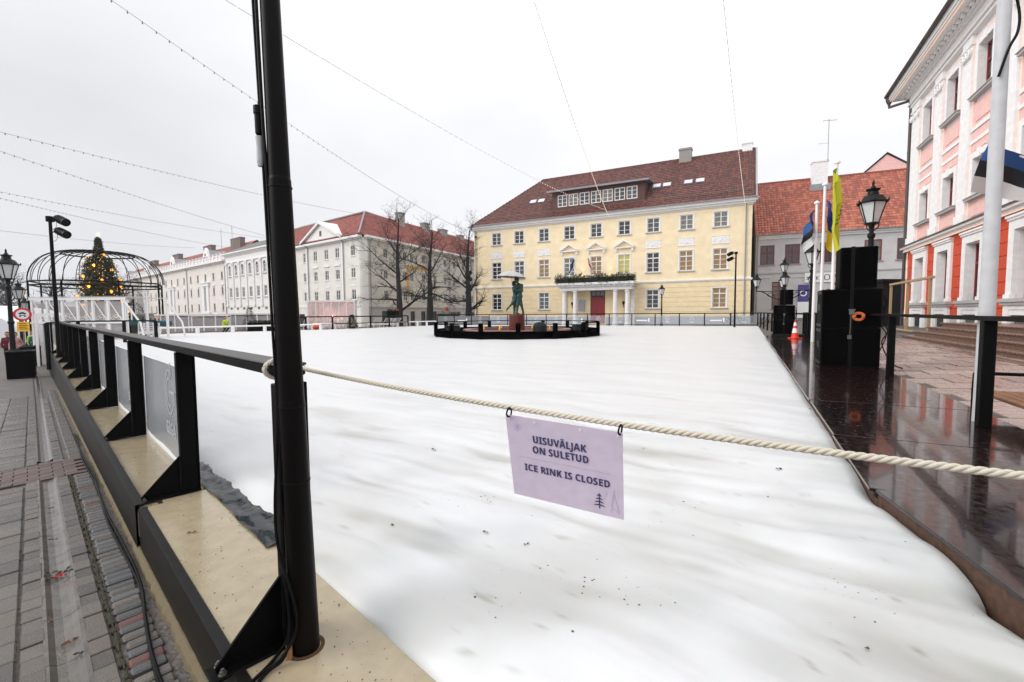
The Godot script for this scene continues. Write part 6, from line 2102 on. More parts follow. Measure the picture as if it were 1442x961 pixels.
func build_far():
	# white truss pavilion behind the end of the left fence
	var gx := -25.0; var gz := -23.8
	var gy := land(gx, gz)
	var t := thing("white_pavilion", "white steel framed pavilion with diagonal braces and clear walls by the cage", "pavilion", Vector3(gx, 0, gz))
	var top := 2.27; var w := 4.75; var low := 1.05
	for i in 7:
		var x := w * i / 6.0
		var p := MB.new()
		p.box(Vector3(x - 0.05, gy, -0.05), Vector3(x + 0.05, top - 0.1, 0.05))
		obj("post", p, M.white_paint, t)
		if i < 6:
			var br := MB.new()
			br.tube(PackedVector3Array([Vector3(x + 0.06, top - 0.12, 0.02), Vector3(x + w / 6.0 - 0.06, low, 0.02)]), 0.032, 4)
			obj("brace", br, M.white_paint, t)
			var pn := MB.new()
			pn.box(Vector3(x + 0.06, low, -0.03), Vector3(x + w / 6.0 - 0.06, top - 0.16, -0.015))
			pn.box(Vector3(x + 0.06, gy + 0.1, -0.03), Vector3(x + w / 6.0 - 0.06, low - 0.1, -0.015))
			obj("wall_panel", pn, M.pavilion_panel, t)
			# scroll ornament of bent wire
			var sc := MB.new()
			for k in 3:
				var ring := PackedVector3Array()
				var c := Vector3(x + 0.22 + 0.2 * k * 0.9, low + 0.16 + 0.1 * (k % 2), 0.0)
				for j in 11: ring.push_back(c + Vector3(cos(j * 0.7), sin(j * 0.7), 0) * (0.12 - j * 0.009))
				sc.tube(ring, 0.012, 4)
			obj("scroll", sc, M.white_paint, t)
	var bm := MB.new()
	bm.box(Vector3(-0.1, top - 0.1, -0.08), Vector3(w + 0.05, top + 0.04, 0.08)); bm.box(Vector3(-0.1, low - 0.1, -0.04), Vector3(w, low, 0.07))
	obj("beam", bm, M.white_paint, t)
	for z in [0.0, -3.0]:
		var en := MB.new()
		en.tube(PackedVector3Array([Vector3(w, top - 0.1, z), Vector3(w + 0.85, low - 0.1, z), Vector3(w + 1.2, gy, z)]), 0.06, 4)
		obj("raked_post", en, M.white_paint, t)
	for q in [[0.1, 0.1], [0.4, 0.55]]:
		var en := MB.new()
		en.tube(PackedVector3Array([Vector3(w + q[0], top - q[1], 0.0), Vector3(w + q[0], low, 0.0)]), 0.033, 4)
		obj("end_bar", en, M.white_paint, t)
	var rf := MB.new()
	rf.box(Vector3(-0.1, top + 0.04, -3.1), Vector3(w + 0.05, top + 0.1, 0.1))
	obj("roof", rf, M.pavilion_panel, t)
	var bk := MB.new()
	for i in 5: bk.box(Vector3(i * w / 4.0 - 0.05, gy, -3.05), Vector3(i * w / 4.0 + 0.05, top, -2.95))
	obj("rear_frame", bk, M.white_paint, t)
	# tall thin gate frame at its left
	var gf := thing("white_gate_frame", "narrow white gate frame of two posts left of the floodlight mast", "gate", Vector3(-23.2, land(-23.2, -22.2), -22.2), 40)
	for x in [0.0, 0.75]:
		var p := MB.new()
		p.box(Vector3(x - 0.05, 0, -0.05), Vector3(x + 0.05, 2.5, 0.05))
		obj("post", p, M.white_paint, gf)
	var gl := MB.new()
	gl.box(Vector3(-0.05, 2.5, -0.05), Vector3(0.8, 2.6, 0.05))
	obj("lintel_bar", gl, M.white_paint, gf)
	booth("glass_booth", "white booth with clear walls and pink lamps in front of the pedimented corner building", Vector3(-18.2, -1.3, -46.0), 14, 4.4, 3.9, 2.6, 6, 12)
	booth("glass_booth", "long low white booth with clear walls below the tall pilasters", Vector3(-25.4, -1.4, -44.5), 20, 6.4, 2.75, 2.2, 7)
	booth("glass_booth", "small white kiosk with dark window left of the potted spruce", Vector3(-29.5, -1.5, -41.6), 24, 4.2, 2.8, 2.0, 4)
	booth("glass_booth", "white glass walled kiosk beside the teal covered table", Vector3(-26.4, -1.5, -39.8), 24, 2.6, 2.75, 2.0, 3)
	# tables and benches by the booths
	var tb := thing("covered_table", "low table under a teal cover behind the person in red", "table", Vector3(-27.4, land(-27.4, -34.5), -34.5), 30)
	var tt := MB.new()
	tt.cbox(Vector3(-1.3, 1.9, -0.5), Vector3(1.3, 2.3, 0.5), 0.08)
	obj("cover", tt, M.cloth_teal, tb)
	var tl := MB.new()
	for x in [-1.1, 1.1]: tl.box(Vector3(x - 0.05, 0, -0.4), Vector3(x + 0.05, 1.9, 0.4))
	obj("trestle", tl, M.lamp_iron, tb)
	# slatted white loungers set out behind the rink
	var first := thing("lounger", "", "lounger", Vector3.ZERO, 0, "white slatted loungers behind the rink")
	var side := MB.new()
	for z in [-0.33, 0.33]:
		side.tube(PackedVector3Array([Vector3(-0.75, 0.95, z), Vector3(-0.05, 0.3, z), Vector3(0.85, 0.42, z)]), 0.03, 4)
		side.tube(PackedVector3Array([Vector3(-0.35, 0.0, z), Vector3(-0.3, 0.55, z)]), 0.03, 4); side.tube(PackedVector3Array([Vector3(0.75, 0.0, z), Vector3(0.7, 0.4, z)]), 0.03, 4)
	obj("frame", side, M.white_paint, first)
	for k in 13:
		var s := MB.new()
		var f := k / 12.0
		var p := Vector3(-0.75, 0.97, 0).lerp(Vector3(-0.05, 0.33, 0), f * 1.9) if f < 0.5 else Vector3(-0.05, 0.34, 0).lerp(Vector3(0.85, 0.45, 0), (f - 0.5) * 2.0)
		s.box(p + Vector3(-0.04, -0.012, -0.36), p + Vector3(0.04, 0.012, 0.36))
		obj("slat", s, M.white_paint, first)
	var spots := [[-20.6, -26.0, 20, "white lounger nearest the raked end of the white pavilion"], [-21.4, -26.6, 20, "white lounger left of another by the white pavilion's raked end"], [-20.3, -39.5, 15, "first white lounger right of the black planters, below the tall pilasters"], [-19.2, -39.8, 15, "second white lounger right of the black planters"], [-18.2, -40.2, 15, "white lounger just left of the tall pole in the distance"], [-16.6, -40.4, 15, "white lounger right of the tall pole in front of the pink lamps"], [-15.7, -40.8, 15, "middle white lounger in front of the pink lit booth"], [-14.8, -41.0, 15, "white lounger left of the small spruce by the black railing"], [-13.4, -44.5, 12, "left lounger of three at the foot of the corner building"], [-12.5, -44.8, 12, "middle lounger of three at the foot of the corner building"], [-11.7, -45.2, 12, "right lounger of three at the foot of the corner building"]]
	for i in spots.size():
		var q = spots[i]
		var p := Vector3(q[0], -0.05, q[1])
		var o: Node3D = first if i == 0 else dup(first, q[3], p)
		o.position = p; o.rotation_degrees.y = 150.0 - q[2]; o.set_meta("label", q[3])
	# low terrace that carries them
	var te := MB.new()
	te.prism(PackedVector2Array([Vector2(-24.2, 31.8), Vector2(-14.8, 39.0), Vector2(-8.1, 50.2), Vector2(-12, 52), Vector2(-24, 46), Vector2(-30, 36)]), -1.6, -0.06)
	var teo := struct("terrace", te, M.wood_fascia)
	teo.rotation_degrees.x = -90
	# white barrier rails at the ice edge
	var rails := [["long white timber barrier along the far left edge of the ice", Vector3(-23.0, 0, -29.6), Vector3(-15.8, 0, -37.6), 5], ["short white timber barrier below the second bare tree", Vector3(-11.3, 0, -45.0), Vector3(-8.2, 0, -49.0), 4], ["white barrier with an orange float just right of the tall pole", Vector3(-17.0, 0, -38.8), Vector3(-13.8, 0, -40.6), 2]]
	for r in rails:
		var o := thing("white_barrier", r[0], "barrier")
		var a: Vector3 = r[1]; var b: Vector3 = r[2]
		var n: int = r[3]
		var rr := MB.new()
		rr.tube(PackedVector3Array([a + Vector3(0, 0.52, 0), b + Vector3(0, 0.52, 0)]), 0.055, 4)
		obj("top_rail", rr, M.white_paint, o)
		for i in n + 1:
			var p := a.lerp(b, float(i) / n)
			var pb := MB.new()
			pb.box(p + Vector3(-0.09, -0.05, -0.09), p + Vector3(0.09, 0.5, 0.09))
			obj("post", pb, M.white_paint, o)
	# planters and small potted spruces
	var pots := [["dark planter box with a small potted spruce below the tall pilasters", Vector3(-23.6, -0.6, -41.0), 1.0, 2.6], ["small spruce standing by the black railing right of the tall pole", Vector3(-13.9, -0.06, -39.6), 0.6, 1.45]]
	for q in pots:
		var o := thing("potted_spruce", q[0], "potted tree", q[1])
		var pb := MB.new()
		pb.lathe([[q[2] * 0.35, 0.0], [q[2] * 0.45, 0.5 * q[2]]], 4)
		obj("pot", pb, M.lamp_iron, o)
		var fb := MB.new()
		for i in 700:
			var f := rng.randf(); var a := rng.randf() * TAU
			var r: float = q[2] * 0.75 * (1.0 - f) * sqrt(rng.randf())
			var g := rng.randf_range(0.6, 1.3)
			fb.col = Color(0.03 * g, 0.045 * g, 0.018 * g)
			fb.leaf(Vector3(cos(a) * r, 0.3 * q[2] + f * (q[3] - 0.3), sin(a) * r), Vector3(cos(a), -0.15 + rng.randf() * 0.5, sin(a)) * 0.22, 0.035)
		stuff(obj("foliage", fb, M.needles, o))
	for q in [["black planter box standing on the terrace behind the white barrier", Vector3(-21.6, -0.06, -39.6), 2.4], ["black planter box with orange blooms above three loungers", Vector3(-12.4, 0.9, -47.5), 1.2]]:
		var o := thing("black_planter", q[0], "planter", q[1], 20)
		var pb := MB.new()
		pb.cbox(Vector3(-q[2] * 0.5, 0, -0.3), Vector3(q[2] * 0.5, 0.75, 0.3), 0.02)
		obj("box", pb, M.speaker, o)
		var fb := MB.new()
		for i in 160:
			fb.col = Color(0.03, 0.04, 0.02) if q[2] > 2 else (Color(0.5, 0.12, 0.02) if i % 2 else Color(0.03, 0.05, 0.02))
			fb.leaf(Vector3(rng.randf_range(-0.45, 0.45) * q[2], 0.72, rng.randf_range(-0.25, 0.25)), Vector3(rng.randf_range(-0.4, 0.4), 1, rng.randf_range(-0.4, 0.4)) * 0.22, 0.05)
		stuff(obj("plants", fb, M.needles, o))
	var wr := thing("wreath", "round dark wreath standing on the black planter below the pilasters", "wreath", Vector3(-20.2, 0.9, -39.4), 25)
	var wm := MB.new()
	var ring := PackedVector3Array()
	for i in 21: ring.push_back(Vector3(cos(TAU * i / 20.0), sin(TAU * i / 20.0), 0) * 0.36)
	wm.tube(ring, 0.09, 7, false)
	wm.box(Vector3(-0.04, -0.95, -0.03), Vector3(0.04, -0.4, 0.03))
	obj("ring", wm, M.bark, wr)
	var gr := thing("green_stall", "dark stall with yellow green garland in front of the side street shops", "stall", Vector3(-7.7, land(-7.7, -56.0), -56.0), 20)
	var gm := MB.new()
	gm.box(Vector3(-1.2, 0, -1.0), Vector3(1.2, 2.1, 0.0)); gm.box(Vector3(-1.35, 2.1, -1.1), Vector3(1.35, 2.25, 0.15))
	obj("cabin", gm, M.brown_door, gr)
	var gg := MB.new()
	for i in 260:
		gg.col = Color(0.28, 0.3, 0.05) if i % 3 else Color(0.05, 0.07, 0.02)
		gg.leaf(Vector3(rng.randf_range(-1.3, 1.3), 2.15 + rng.randf() * 0.35, 0.12 + rng.randf() * 0.1), Vector3(rng.randf_range(-1, 1), rng.randf_range(-0.5, 0.8), 0.4) * 0.2, 0.05)
	stuff(obj("garland", gg, M.needles, gr))
	for k in 2:
		var gl2 := MB.new()
		gl2.lathe([[0.0, -0.06], [0.06, 0.0], [0.0, 0.06]], 6, Vector3(-0.4 + k * 0.9, 1.5, 0.1))
		obj("stall_lamp", gl2, M.warm_lamp, gr)
	# vaulted tent at the lower end
	var vt := thing("vaulted_tent", "white vaulted tent hall with clear windows at the far left edge", "tent", Vector3(-66.5, land(-66.5, -60.0), -60.0), 15)
	var vm := MB.new()
	for i in 20:
		var a0 := PI * i / 20.0; var a1 := PI * (i + 1) / 20.0
		var f := func(a: float, z: float) -> Vector3: return Vector3(-9.0 + 9.5 * cos(a), 1.8 + 3.6 * sin(a), z)
		vm.quad(f.call(a0, 0), f.call(a0, -14), f.call(a1, -14), f.call(a1, 0))
	vm.quad(Vector3(0.5, 0, 0), Vector3(0.5, 0, -14), Vector3(0.5, 1.8, -14), Vector3(0.5, 1.8, 0))
	obj("roof", vm, M.tent, vt)
	var fm := MB.new()
	var poly := PackedVector2Array([Vector2(-18.5, 0), Vector2(0.5, 0)])
	for i in 21: poly.append(Vector2(-9.0 + 9.5 * cos(PI * i / 20.0), 1.8 + 3.6 * sin(PI * i / 20.0)))
	fm.prism(poly, -0.1, 0.0)
	obj("gable_wall", fm, M.tent, vt)
	for i in 6: window(vt, -2.4 - i * 2.3, 1.1, -0.9 - i * 2.3, 2.9, 0.03, M.white_paint, M.pane1, 2, [], 0.1)
	var lb := thing("low_building", "long low grey building under the river trees", "building", Vector3(-95, -2.6, -85), 35)
	var lm := MB.new()
	lm.box(Vector3(-12, 0, -5), Vector3(22, 4.2, 0)); lm.box(Vector3(-12.5, 4.2, -5.5), Vector3(22.5, 4.5, 0.5))
	obj("wall", lm, M.stone_grey, lb)
	for i in 10: window(lb, -10 + i * 3.2, 1.0, -8.2 + i * 3.2, 3.2, 0.03, M.frame_grey, M.pane2, 2, [], 0.1)

func build_far_fence():
	# black rail fence with clear printed panels along the far edge of the ice
	var t := thing("far_fence", "black rail fence with clear printed panels in front of the yellow building", "fence")
	var a := Vector3(-8.2, 0.0, -50.2); var b := Vector3(20.9, 0.0, -38.7)
	var n := 15
	var d := (b - a) / n
	var turn := -rad_to_deg(atan2(d.z, d.x))
	for i in n + 1:
		var p := a + d * i
		var o := MB.new()
		o.box(p + Vector3(-0.035, -0.1, -0.035), p + Vector3(0.035, 1.2, 0.035))
		obj("post", o, M.black, t)
		if i == n: break
		var r := MB.new()
		r.tube(PackedVector3Array([p + Vector3(0, 1.2, 0), p + d + Vector3(0, 1.2, 0)]), 0.04, 4)
		r.tube(PackedVector3Array([p + Vector3(0, 0.2, 0), p + d + Vector3(0, 0.2, 0)]), 0.02, 4)
		obj("rail", r, M.black, t)
		var pn := MB.new()
		var e := d.normalized() * 0.06
		pn.quad(p + e + Vector3(0, 0.22, 0), p + d - e + Vector3(0, 0.22, 0), p + d - e + Vector3(0, 1.05, 0), p + e + Vector3(0, 1.05, 0))
		obj("panel", pn, M.banner_dark if i < 3 else M.banner_clear, t)
		var c := p + d * 0.5 + Vector3(d.z, 0, -d.x).normalized() * -0.02
		if i % 3 != 1:
			giga_logo(t, c + Vector3(0, 0.62, 0.03), Vector3(0, turn, 0), 1.0, M.banner_print)
		else:
			var ln := MB.new()
			ln.box(Vector3(-0.6, -0.04, 0), Vector3(0.35, 0.08, 0.004)); ln.box(Vector3(0.42, -0.12, 0), Vector3(0.55, 0.24, 0.004))
			var lo := obj("printed_bar", ln, M.banner_print, t)
			lo.position = c + Vector3(0, 0.55, 0.03); lo.rotation_degrees.y = turn
	var l := thing("side_railing", "black railing behind the loungers at the far left of the ice", "fence")
	var pts := [Vector3(-19.6, -0.06, -38.4), Vector3(-17.6, -0.06, -38.9), Vector3(-15.6, -0.06, -39.6), Vector3(-14.2, -0.06, -39.9), Vector3(-12.9, -0.06, -41.6), Vector3(-11.7, -0.06, -43.5), Vector3(-10.4, -0.06, -45.6)]
	for i in pts.size():
		var o := MB.new()
		o.box(pts[i] + Vector3(-0.06, 0, -0.06), pts[i] + Vector3(0.06, 1.2, 0.06))
		obj("post", o, M.black, l)
		if i:
			var r := MB.new()
			r.tube(PackedVector3Array([pts[i - 1] + Vector3(0, 1.2, 0), pts[i] + Vector3(0, 1.2, 0)]), 0.05, 4)
			if i > 2: r.tube(PackedVector3Array([pts[i - 1] + Vector3(0, 0.6, 0), pts[i] + Vector3(0, 0.6, 0)]), 0.035, 4)
			obj("rail", r, M.black, l)
	var pv := thing("end_railing", "black railing closing the rink end in front of the white pavilion", "fence")
	var q := [fence_pt(21.8, 0.3), Vector3(-20.2, 0, -21.2), Vector3(-18.4, 0, -21.6), Vector3(-16.9, 0, -21.6)]
	for i in q.size():
		var o := MB.new()
		o.box(q[i] + Vector3(-0.05, -0.6, -0.05), q[i] + Vector3(0.05, 1.1, 0.05))
		obj("post", o, M.black, pv)
		if i:
			var r := MB.new()
			r.tube(PackedVector3Array([q[i - 1] + Vector3(0, 1.1, 0), q[i] + Vector3(0, 1.1, 0)]), 0.035, 4)
			obj("rail", r, M.black, pv)

# ------------------------------------------------------------------ right side: railing, loudspeakers, flags, bench
func speaker_stack(label: String, u: float, q: float, k: float, riser: bool) -> Node3D:
	# two big bass cabinets with a smaller box on top, strapped together
	var base := deck_pt(u, q, 0.183)
	var t := thing("speaker_stack", label, "loudspeakers", base, DECK_TURN)
	var y := 0.0
	if riser:
		var r := MB.new()
		r.cbox(Vector3(-0.05, 0, -0.7), Vector3(1.3, 0.13, 0.1), 0.01)
		obj("riser", r, M.speaker_side, t)
		y = 0.135
	for i in 2:
		var h := 0.81 * k
		var b := MB.new()
		b.cbox(Vector3(0, y, -0.75 * k), Vector3(1.02 * k, y + h - 0.006, 0), 0.012)
		var cab := obj("bass_cabinet", b, M.speaker, t)
		var g := MB.new()
		g.cbox(Vector3(0.03 * k, y + 0.03, -0.01), Vector3(0.99 * k, y + h - 0.036, 0.008), 0.006)
		obj("grille", g, M.grille, cab)
		var hd := MB.new()
		hd.cbox(Vector3(-0.004, y + h * 0.45, -0.5 * k), Vector3(0.01, y + h * 0.62, -0.25 * k), 0.004)
		obj("handle", hd, M.speaker_side, cab)
		for s in [0.06, 0.92]:
			var c := MB.new()
			c.cbox(Vector3(-0.006, y + h * s - 0.03, -0.74 * k), Vector3(0.004, y + h * s + 0.03, -0.02), 0.003)
			obj("side_trim", c, M.speaker_side, cab)
		y += h
	var tp := MB.new()
	tp.cbox(Vector3(0.30 * k, y + 0.01, -0.6 * k), Vector3(0.93 * k, y + 0.86 * k, -0.02), 0.02)
	var tc := obj("top_cabinet", tp, M.speaker, t)
	var tg := MB.new()
	tg.cbox(Vector3(0.33 * k, y + 0.04, -0.03), Vector3(0.90 * k, y + 0.83 * k, -0.008), 0.008)
	obj("grille", tg, M.grille, tc)
	# strap down the front, its ratchet and the coiled end
	var st := MB.new()
	st.box(Vector3(0.485 * k, 0.0, 0.009), Vector3(0.545 * k, y + 0.0, 0.014))
	st.box(Vector3(0.485 * k, y, -0.006), Vector3(0.545 * k, y + 0.86 * k + 0.004, -0.001))
	st.box(Vector3(0.485 * k, y + 0.86 * k, -0.6 * k), Vector3(0.545 * k, y + 0.865 * k + 0.004, -0.001))
	obj("strap", st, M.rubber, t)
	var ra := MB.new()
	var ry := y * 0.70
	ra.cbox(Vector3(0.475 * k, ry - 0.05, 0.012), Vector3(0.565 * k, ry + 0.05, 0.04), 0.006)
	ra.tube(PackedVector3Array([Vector3(0.46 * k, ry + 0.05, 0.035), Vector3(0.58 * k, ry + 0.05, 0.035)]), 0.012, 6)
	ra.tube(PackedVector3Array([Vector3(0.51 * k, ry - 0.05, 0.025), Vector3(0.50 * k, ry - 0.5 * k, 0.02)]), 0.007, 5)
	ra.cbox(Vector3(0.46 * k, ry - 0.56 * k, 0.012), Vector3(0.53 * k, ry - 0.48 * k, 0.03), 0.004)
	obj("ratchet", ra, M.bolt, t)
	if k > 0.9:
		var co := MB.new()
		for j in 3:
			var ring := PackedVector3Array()
			for i in 21: ring.push_back(Vector3(0.64 + cos(TAU * i / 20.0) * (0.10 - 0.018 * j), ry - 0.09 + sin(TAU * i / 20.0) * (0.085 - 0.016 * j), 0.022 + 0.012 * sin(i * 1.3 + j)))
			co.tube(ring, 0.013, 5, false)
		obj("coiled_strap", co, M.strap_orange, t)
	var cb := MB.new()
	cb.tube(smooth_path([[1.03 * k, y * 0.95, -0.3], [1.12 * k, y * 0.85, -0.2], [1.10 * k, y * 0.6, -0.25], [1.16 * k, y * 0.45, -0.15], [1.08 * k, y * 0.3, -0.2], [1.22 * k, 0.1, -0.1], [1.36 * k, 0.01, 0.12]], Vector3.ZERO, 5), 0.012, 6)
	cb.tube(smooth_path([[1.03 * k, y * 0.9, -0.45], [1.15 * k, y * 0.7, -0.4], [1.07 * k, y * 0.55, -0.4], [1.18 * k, y * 0.4, -0.35], [1.05 * k, 0.2, -0.4]], Vector3.ZERO, 5), 0.01, 6)
	obj("cable", cb, M.rubber, t)
	return t

func flag_on_pole(called: String, label: String, at: Vector3, h: float, r: float, cols: Array, top: float, drop: float, wide: float, dir: Vector3, printed := false) -> Node3D:
	var t := thing(called, label, "flag", at)
	var p := MB.new()
	p.lathe([[r * 1.5, -0.3], [r * 1.5, 0.1], [r, 0.12], [r * 0.72, h], [r * 1.6, h + 0.01], [r * 1.6, h + 0.06], [0.0, h + 0.13]], 16)
	obj("pole", p, M.white_paint, t)
	var sd := dir.cross(Vector3.UP).normalized()
	var nn := cols.size()
	for k in nn:
		var s := MB.new()
		for i in 10:
			for j in 3:
				var f := func(a: float, b: float) -> Vector3:
					# a across the stripes' length from the pole, b down over all stripes; a limp hanging flag
					var x := wide * a
					return Vector3(0, top, 0) + dir * (x * (0.5 + 0.5 * b * 0.4) + r) + Vector3(0, -drop * b - wide * 0.9 * a, 0) + sd * (0.12 * sin(a * 7.0 + b * 3.0) + 0.06 * sin(b * 9.0 + a * 2.0))
				var b0 := (k + j / 3.0) / nn; var b1 := (k + (j + 1) / 3.0) / nn
				s.quad(f.call(i / 10.0, b1), f.call((i + 1) / 10.0, b1), f.call((i + 1) / 10.0, b0), f.call(i / 10.0, b0))
		obj(["upper_stripe", "middle_stripe", "lower_stripe"][k] if nn > 1 else "cloth", s, M[cols[k]], t)
	if printed:
		# dark strokes printed down the middle of the cloth
		var pr := MB.new()
		for k in 7:
			var pts := PackedVector3Array()
			for i in 5:
				var a: float = 0.3 + 0.35 * [0.0, 1.0, 0.6, 0.1, 0.8][(i + k) % 5]
				var b := 0.2 + k * 0.075 + i * 0.014
				var x := wide * a
				pts.push_back(Vector3(0, top, 0) + dir * (x * (0.5 + 0.5 * b * 0.4) + r) + Vector3(0, -drop * b - wide * 0.9 * a, 0) + sd * (0.12 * sin(a * 7.0 + b * 3.0) + 0.06 * sin(b * 9.0 + a * 2.0)))
			pr.tube(pts, 0.014, 4)
		obj("dark_print", pr, M.flag_black, t)
	return t

func build_right():
	# railing along the outer edge of the deck
	var t := thing("deck_railing", "black post and rail railing along the outer edge of the wet deck", "railing", DECK, DECK_TURN)
	var us := [-1.7, 2.45, 6.6, 10.7, 14.8, 17.2, 19.0, 20.8]
	for i in us.size():
		var q := 1.33 if us[i] < 5 else 1.5
		var p := MB.new()
		p.cbox(Vector3(q - 0.05, 0.18, -us[i] - 0.05), Vector3(q + 0.05, 1.245, -us[i] + 0.05), 0.006)
		obj("post", p, M.black, t)
		if i:
			var q0 := 1.33 if us[i - 1] < 5 else 1.5
			var r := MB.new()
			var a := Vector3(q0, 1.265, -us[i - 1]); var b := Vector3(q, 1.265, -us[i])
			var d := (b - a).normalized()
			var s := d.cross(Vector3.UP) * 0.06
			var hh := Vector3(0, 0.022, 0)
			r.quad(a - s + hh, a + s + hh, b + s + hh, b - s + hh); r.quad(a + s - hh, a - s - hh, b - s - hh, b + s - hh)
			r.quad(a - s - hh, a - s + hh, b - s + hh, b - s - hh); r.quad(a + s + hh, a + s - hh, b + s - hh, b + s + hh)
			r.quad(a - s - hh, a + s - hh, a + s + hh, a - s + hh)
			obj("rail", r, M.black, t)
			if i >= 5:
				for k in 3:
					var v := MB.new()
					var m := a.lerp(b, (k + 1) / 4.0)
					v.box(m + Vector3(-0.025, -1.08, -0.025), m + Vector3(0.025, -0.024, 0.025))
					obj("baluster", v, M.black, t)
	var t2 := thing("corner_railing", "black railing round the far right corner of the ice by the bicycles", "railing")
	var c0 := deck_pt(20.9, 1.5); var c1 := Vector3(20.9, 0, -38.7); var c2 := deck_pt(30.0, 0.6)
	for seg in [[c0, c2, 4], [c2, c1, 4]]:
		for i in seg[2]:
			var a: Vector3 = seg[0].lerp(seg[1], float(i) / seg[2]); var b: Vector3 = seg[0].lerp(seg[1], float(i + 1) / seg[2])
			var p := MB.new()
			p.box(Vector3(a.x - 0.04, 0, a.z - 0.04), Vector3(a.x + 0.04, 1.2, a.z + 0.04))
			obj("post", p, M.black, t2)
			var r := MB.new()
			r.tube(PackedVector3Array([a + Vector3(0, 1.22, 0), b + Vector3(0, 1.22, 0)]), 0.04, 4)
			obj("rail", r, M.black, t2)
	speaker_stack("big black loudspeaker stack with silver ratchet and orange strap on the wet deck", 8.0, 0.62, 1.0, false)
	speaker_stack("smaller black loudspeaker stack on a low riser at the deck's far end", 20.0, 0.25, 0.8, true)
	var cone := thing("traffic_cone", "orange traffic cone with white band on the wet deck by the far speaker stack", "traffic cone", deck_pt(19.0, 1.02, 0.184), 10)
	var cb := MB.new()
	cb.cbox(Vector3(-0.2, 0, -0.2), Vector3(0.2, 0.035, 0.2), 0.012)
	obj("base", cb, M.cone_red, cone)
	var cc := MB.new()
	cc.lathe([[0.145, 0.035], [0.03, 0.75], [0.024, 0.76], [0.0, 0.755]], 20)
	obj("cone_body", cc, M.cone_red, cone)
	for q in [[0.1155, 0.24, 0.0855, 0.43], [0.0685, 0.54, 0.046, 0.68]]:
		var cw := MB.new()
		cw.lathe([[q[0], q[1]], [q[2], q[3]]], 20)
		obj("reflective_band", cw, M.cone_white, cone)
	# flagpoles in front of the grey building
	var f1 := flag_on_pole("flagpole", "shortest of three white flagpoles with a limp blue, black and white flag", on_land(Vector3(11.38, 0, -17.2)), 5.3, 0.06, ["blue", "flag_black", "flag_white"], 5.1, 1.15, 0.72, Vector3(-1, 0, 0.1))
	var f2 := flag_on_pole("flagpole", "middle white flagpole with a limp blue and yellow flag", on_land(Vector3(12.2, 0, -18.0)), 6.15, 0.065, ["ua_blue", "ua_yellow"], 5.6, 1.7, 0.75, Vector3(1, 0, 0.1))
	var f3 := flag_on_pole("flagpole", "tallest of three white flagpoles with a limp yellow green flag", on_land(Vector3(11.93, 0, -17.0)), 6.65, 0.065, ["lime"], 6.5, 2.6, 0.7, Vector3(-0.4, 0, 0.9), true)
	var bp := thing("near_flagpole", "thick white flagpole rising out of the picture behind the nearest railing post", "flagpole", Vector3(4.90, 0.1, -4.70))
	var bm := MB.new()
	bm.lathe([[0.072, 0.0], [0.068, 0.3], [0.054, 4.5], [0.044, 9.5], [0.0, 9.55]], 28)
	obj("pole", bm, M.pole_grey, bp)
	var ha := MB.new()
	ha.tube(smooth_path([[0.07, 4.4, 0.02], [0.10, 4.15, 0.05], [0.05, 3.95, 0.09], [-0.02, 3.8, 0.085], [-0.07, 3.55, 0.05]], Vector3.ZERO, 5), 0.012, 6)
	obj("halyard", ha, M.rubber, bp)
	# bench at the right edge
	var b := thing("bench", "park bench with black steel frame and brown wooden slats beyond the deck", "bench", on_land(Vector3(5.62, 0, -5.12)), -117)
	for x in [0.0, 1.7]:
		var fr := MB.new()
		fr.tube(smooth_path([[0, 0.0, 0.28], [0, 0.58, 0.28], [0, 0.63, 0.24], [0, 0.635, 0.0], [0, 0.63, -0.24], [0, 0.58, -0.28], [0, 0.0, -0.28]], Vector3(x, 0, 0), 4), 0.02, 6)
		fr.box(Vector3(x - 0.02, 0.36, -0.27), Vector3(x + 0.02, 0.40, 0.27))
		obj("steel_frame", fr, M.black, b)
	for k in 5:
		var s := MB.new()
		s.cbox(Vector3(-0.02, 0.405, -0.26 + k * 0.107), Vector3(1.72, 0.44, -0.17 + k * 0.107), 0.006)
		obj("slat", s, M.wood_bench, b)
	# bare timber frame standing on the square
	var tf := thing("timber_frame", "pale unpainted timber frame standing on the paving before the red wall", "timber frame", on_land(Vector3(19.0, 0, -22.9)), -117)
	var y0 := 0.05
	for q in [[0.0, 0.0, 0.08, 2.2], [2.6, 0.0, 2.68, 2.2], [5.4, 0.0, 5.48, 2.2]]:
		var p := MB.new()
		p.cbox(Vector3(q[0], y0, -0.05), Vector3(q[2], q[3], 0.05), 0.006)
		obj("post", p, M.wood_pale, tf)
	for y in [[0.02, 0.1], [2.2, 2.3]]:
		var p := MB.new()
		p.cbox(Vector3(-0.05, y[0], -0.06), Vector3(5.7, y[1], 0.06), 0.006)
		obj("beam", p, M.wood_pale, tf)
	var ki := thing("dark_kiosk", "dark kiosk with small orange lights behind the pale timber frame", "kiosk", on_land(Vector3(20.8, 0, -27.4)), -80)
	var km := MB.new()
	km.cbox(Vector3(-1.5, 0, -1.5), Vector3(1.5, 2.6, 0.0), 0.03)
	km.box(Vector3(-1.6, 2.6, -1.6), Vector3(1.6, 2.75, 0.2))
	obj("cabin", km, M.speaker_side, ki)
	for k in 3:
		var l := MB.new()
		l.lathe([[0.0, -0.12], [0.04, 0.0], [0.0, 0.12]], 6, Vector3(-0.9 + k * 0.8, 1.2, 0.06))
		obj("orange_lamp", l, M.lantern, ki)
	# bicycles at the corner of the yellow building
	var bl := ["dark bicycle leaning at the grey wall left of the far speaker stack", "reddish bicycle beside the dark one behind the corner railing", "bicycle parked behind the far fence at the yellow building's right corner"]
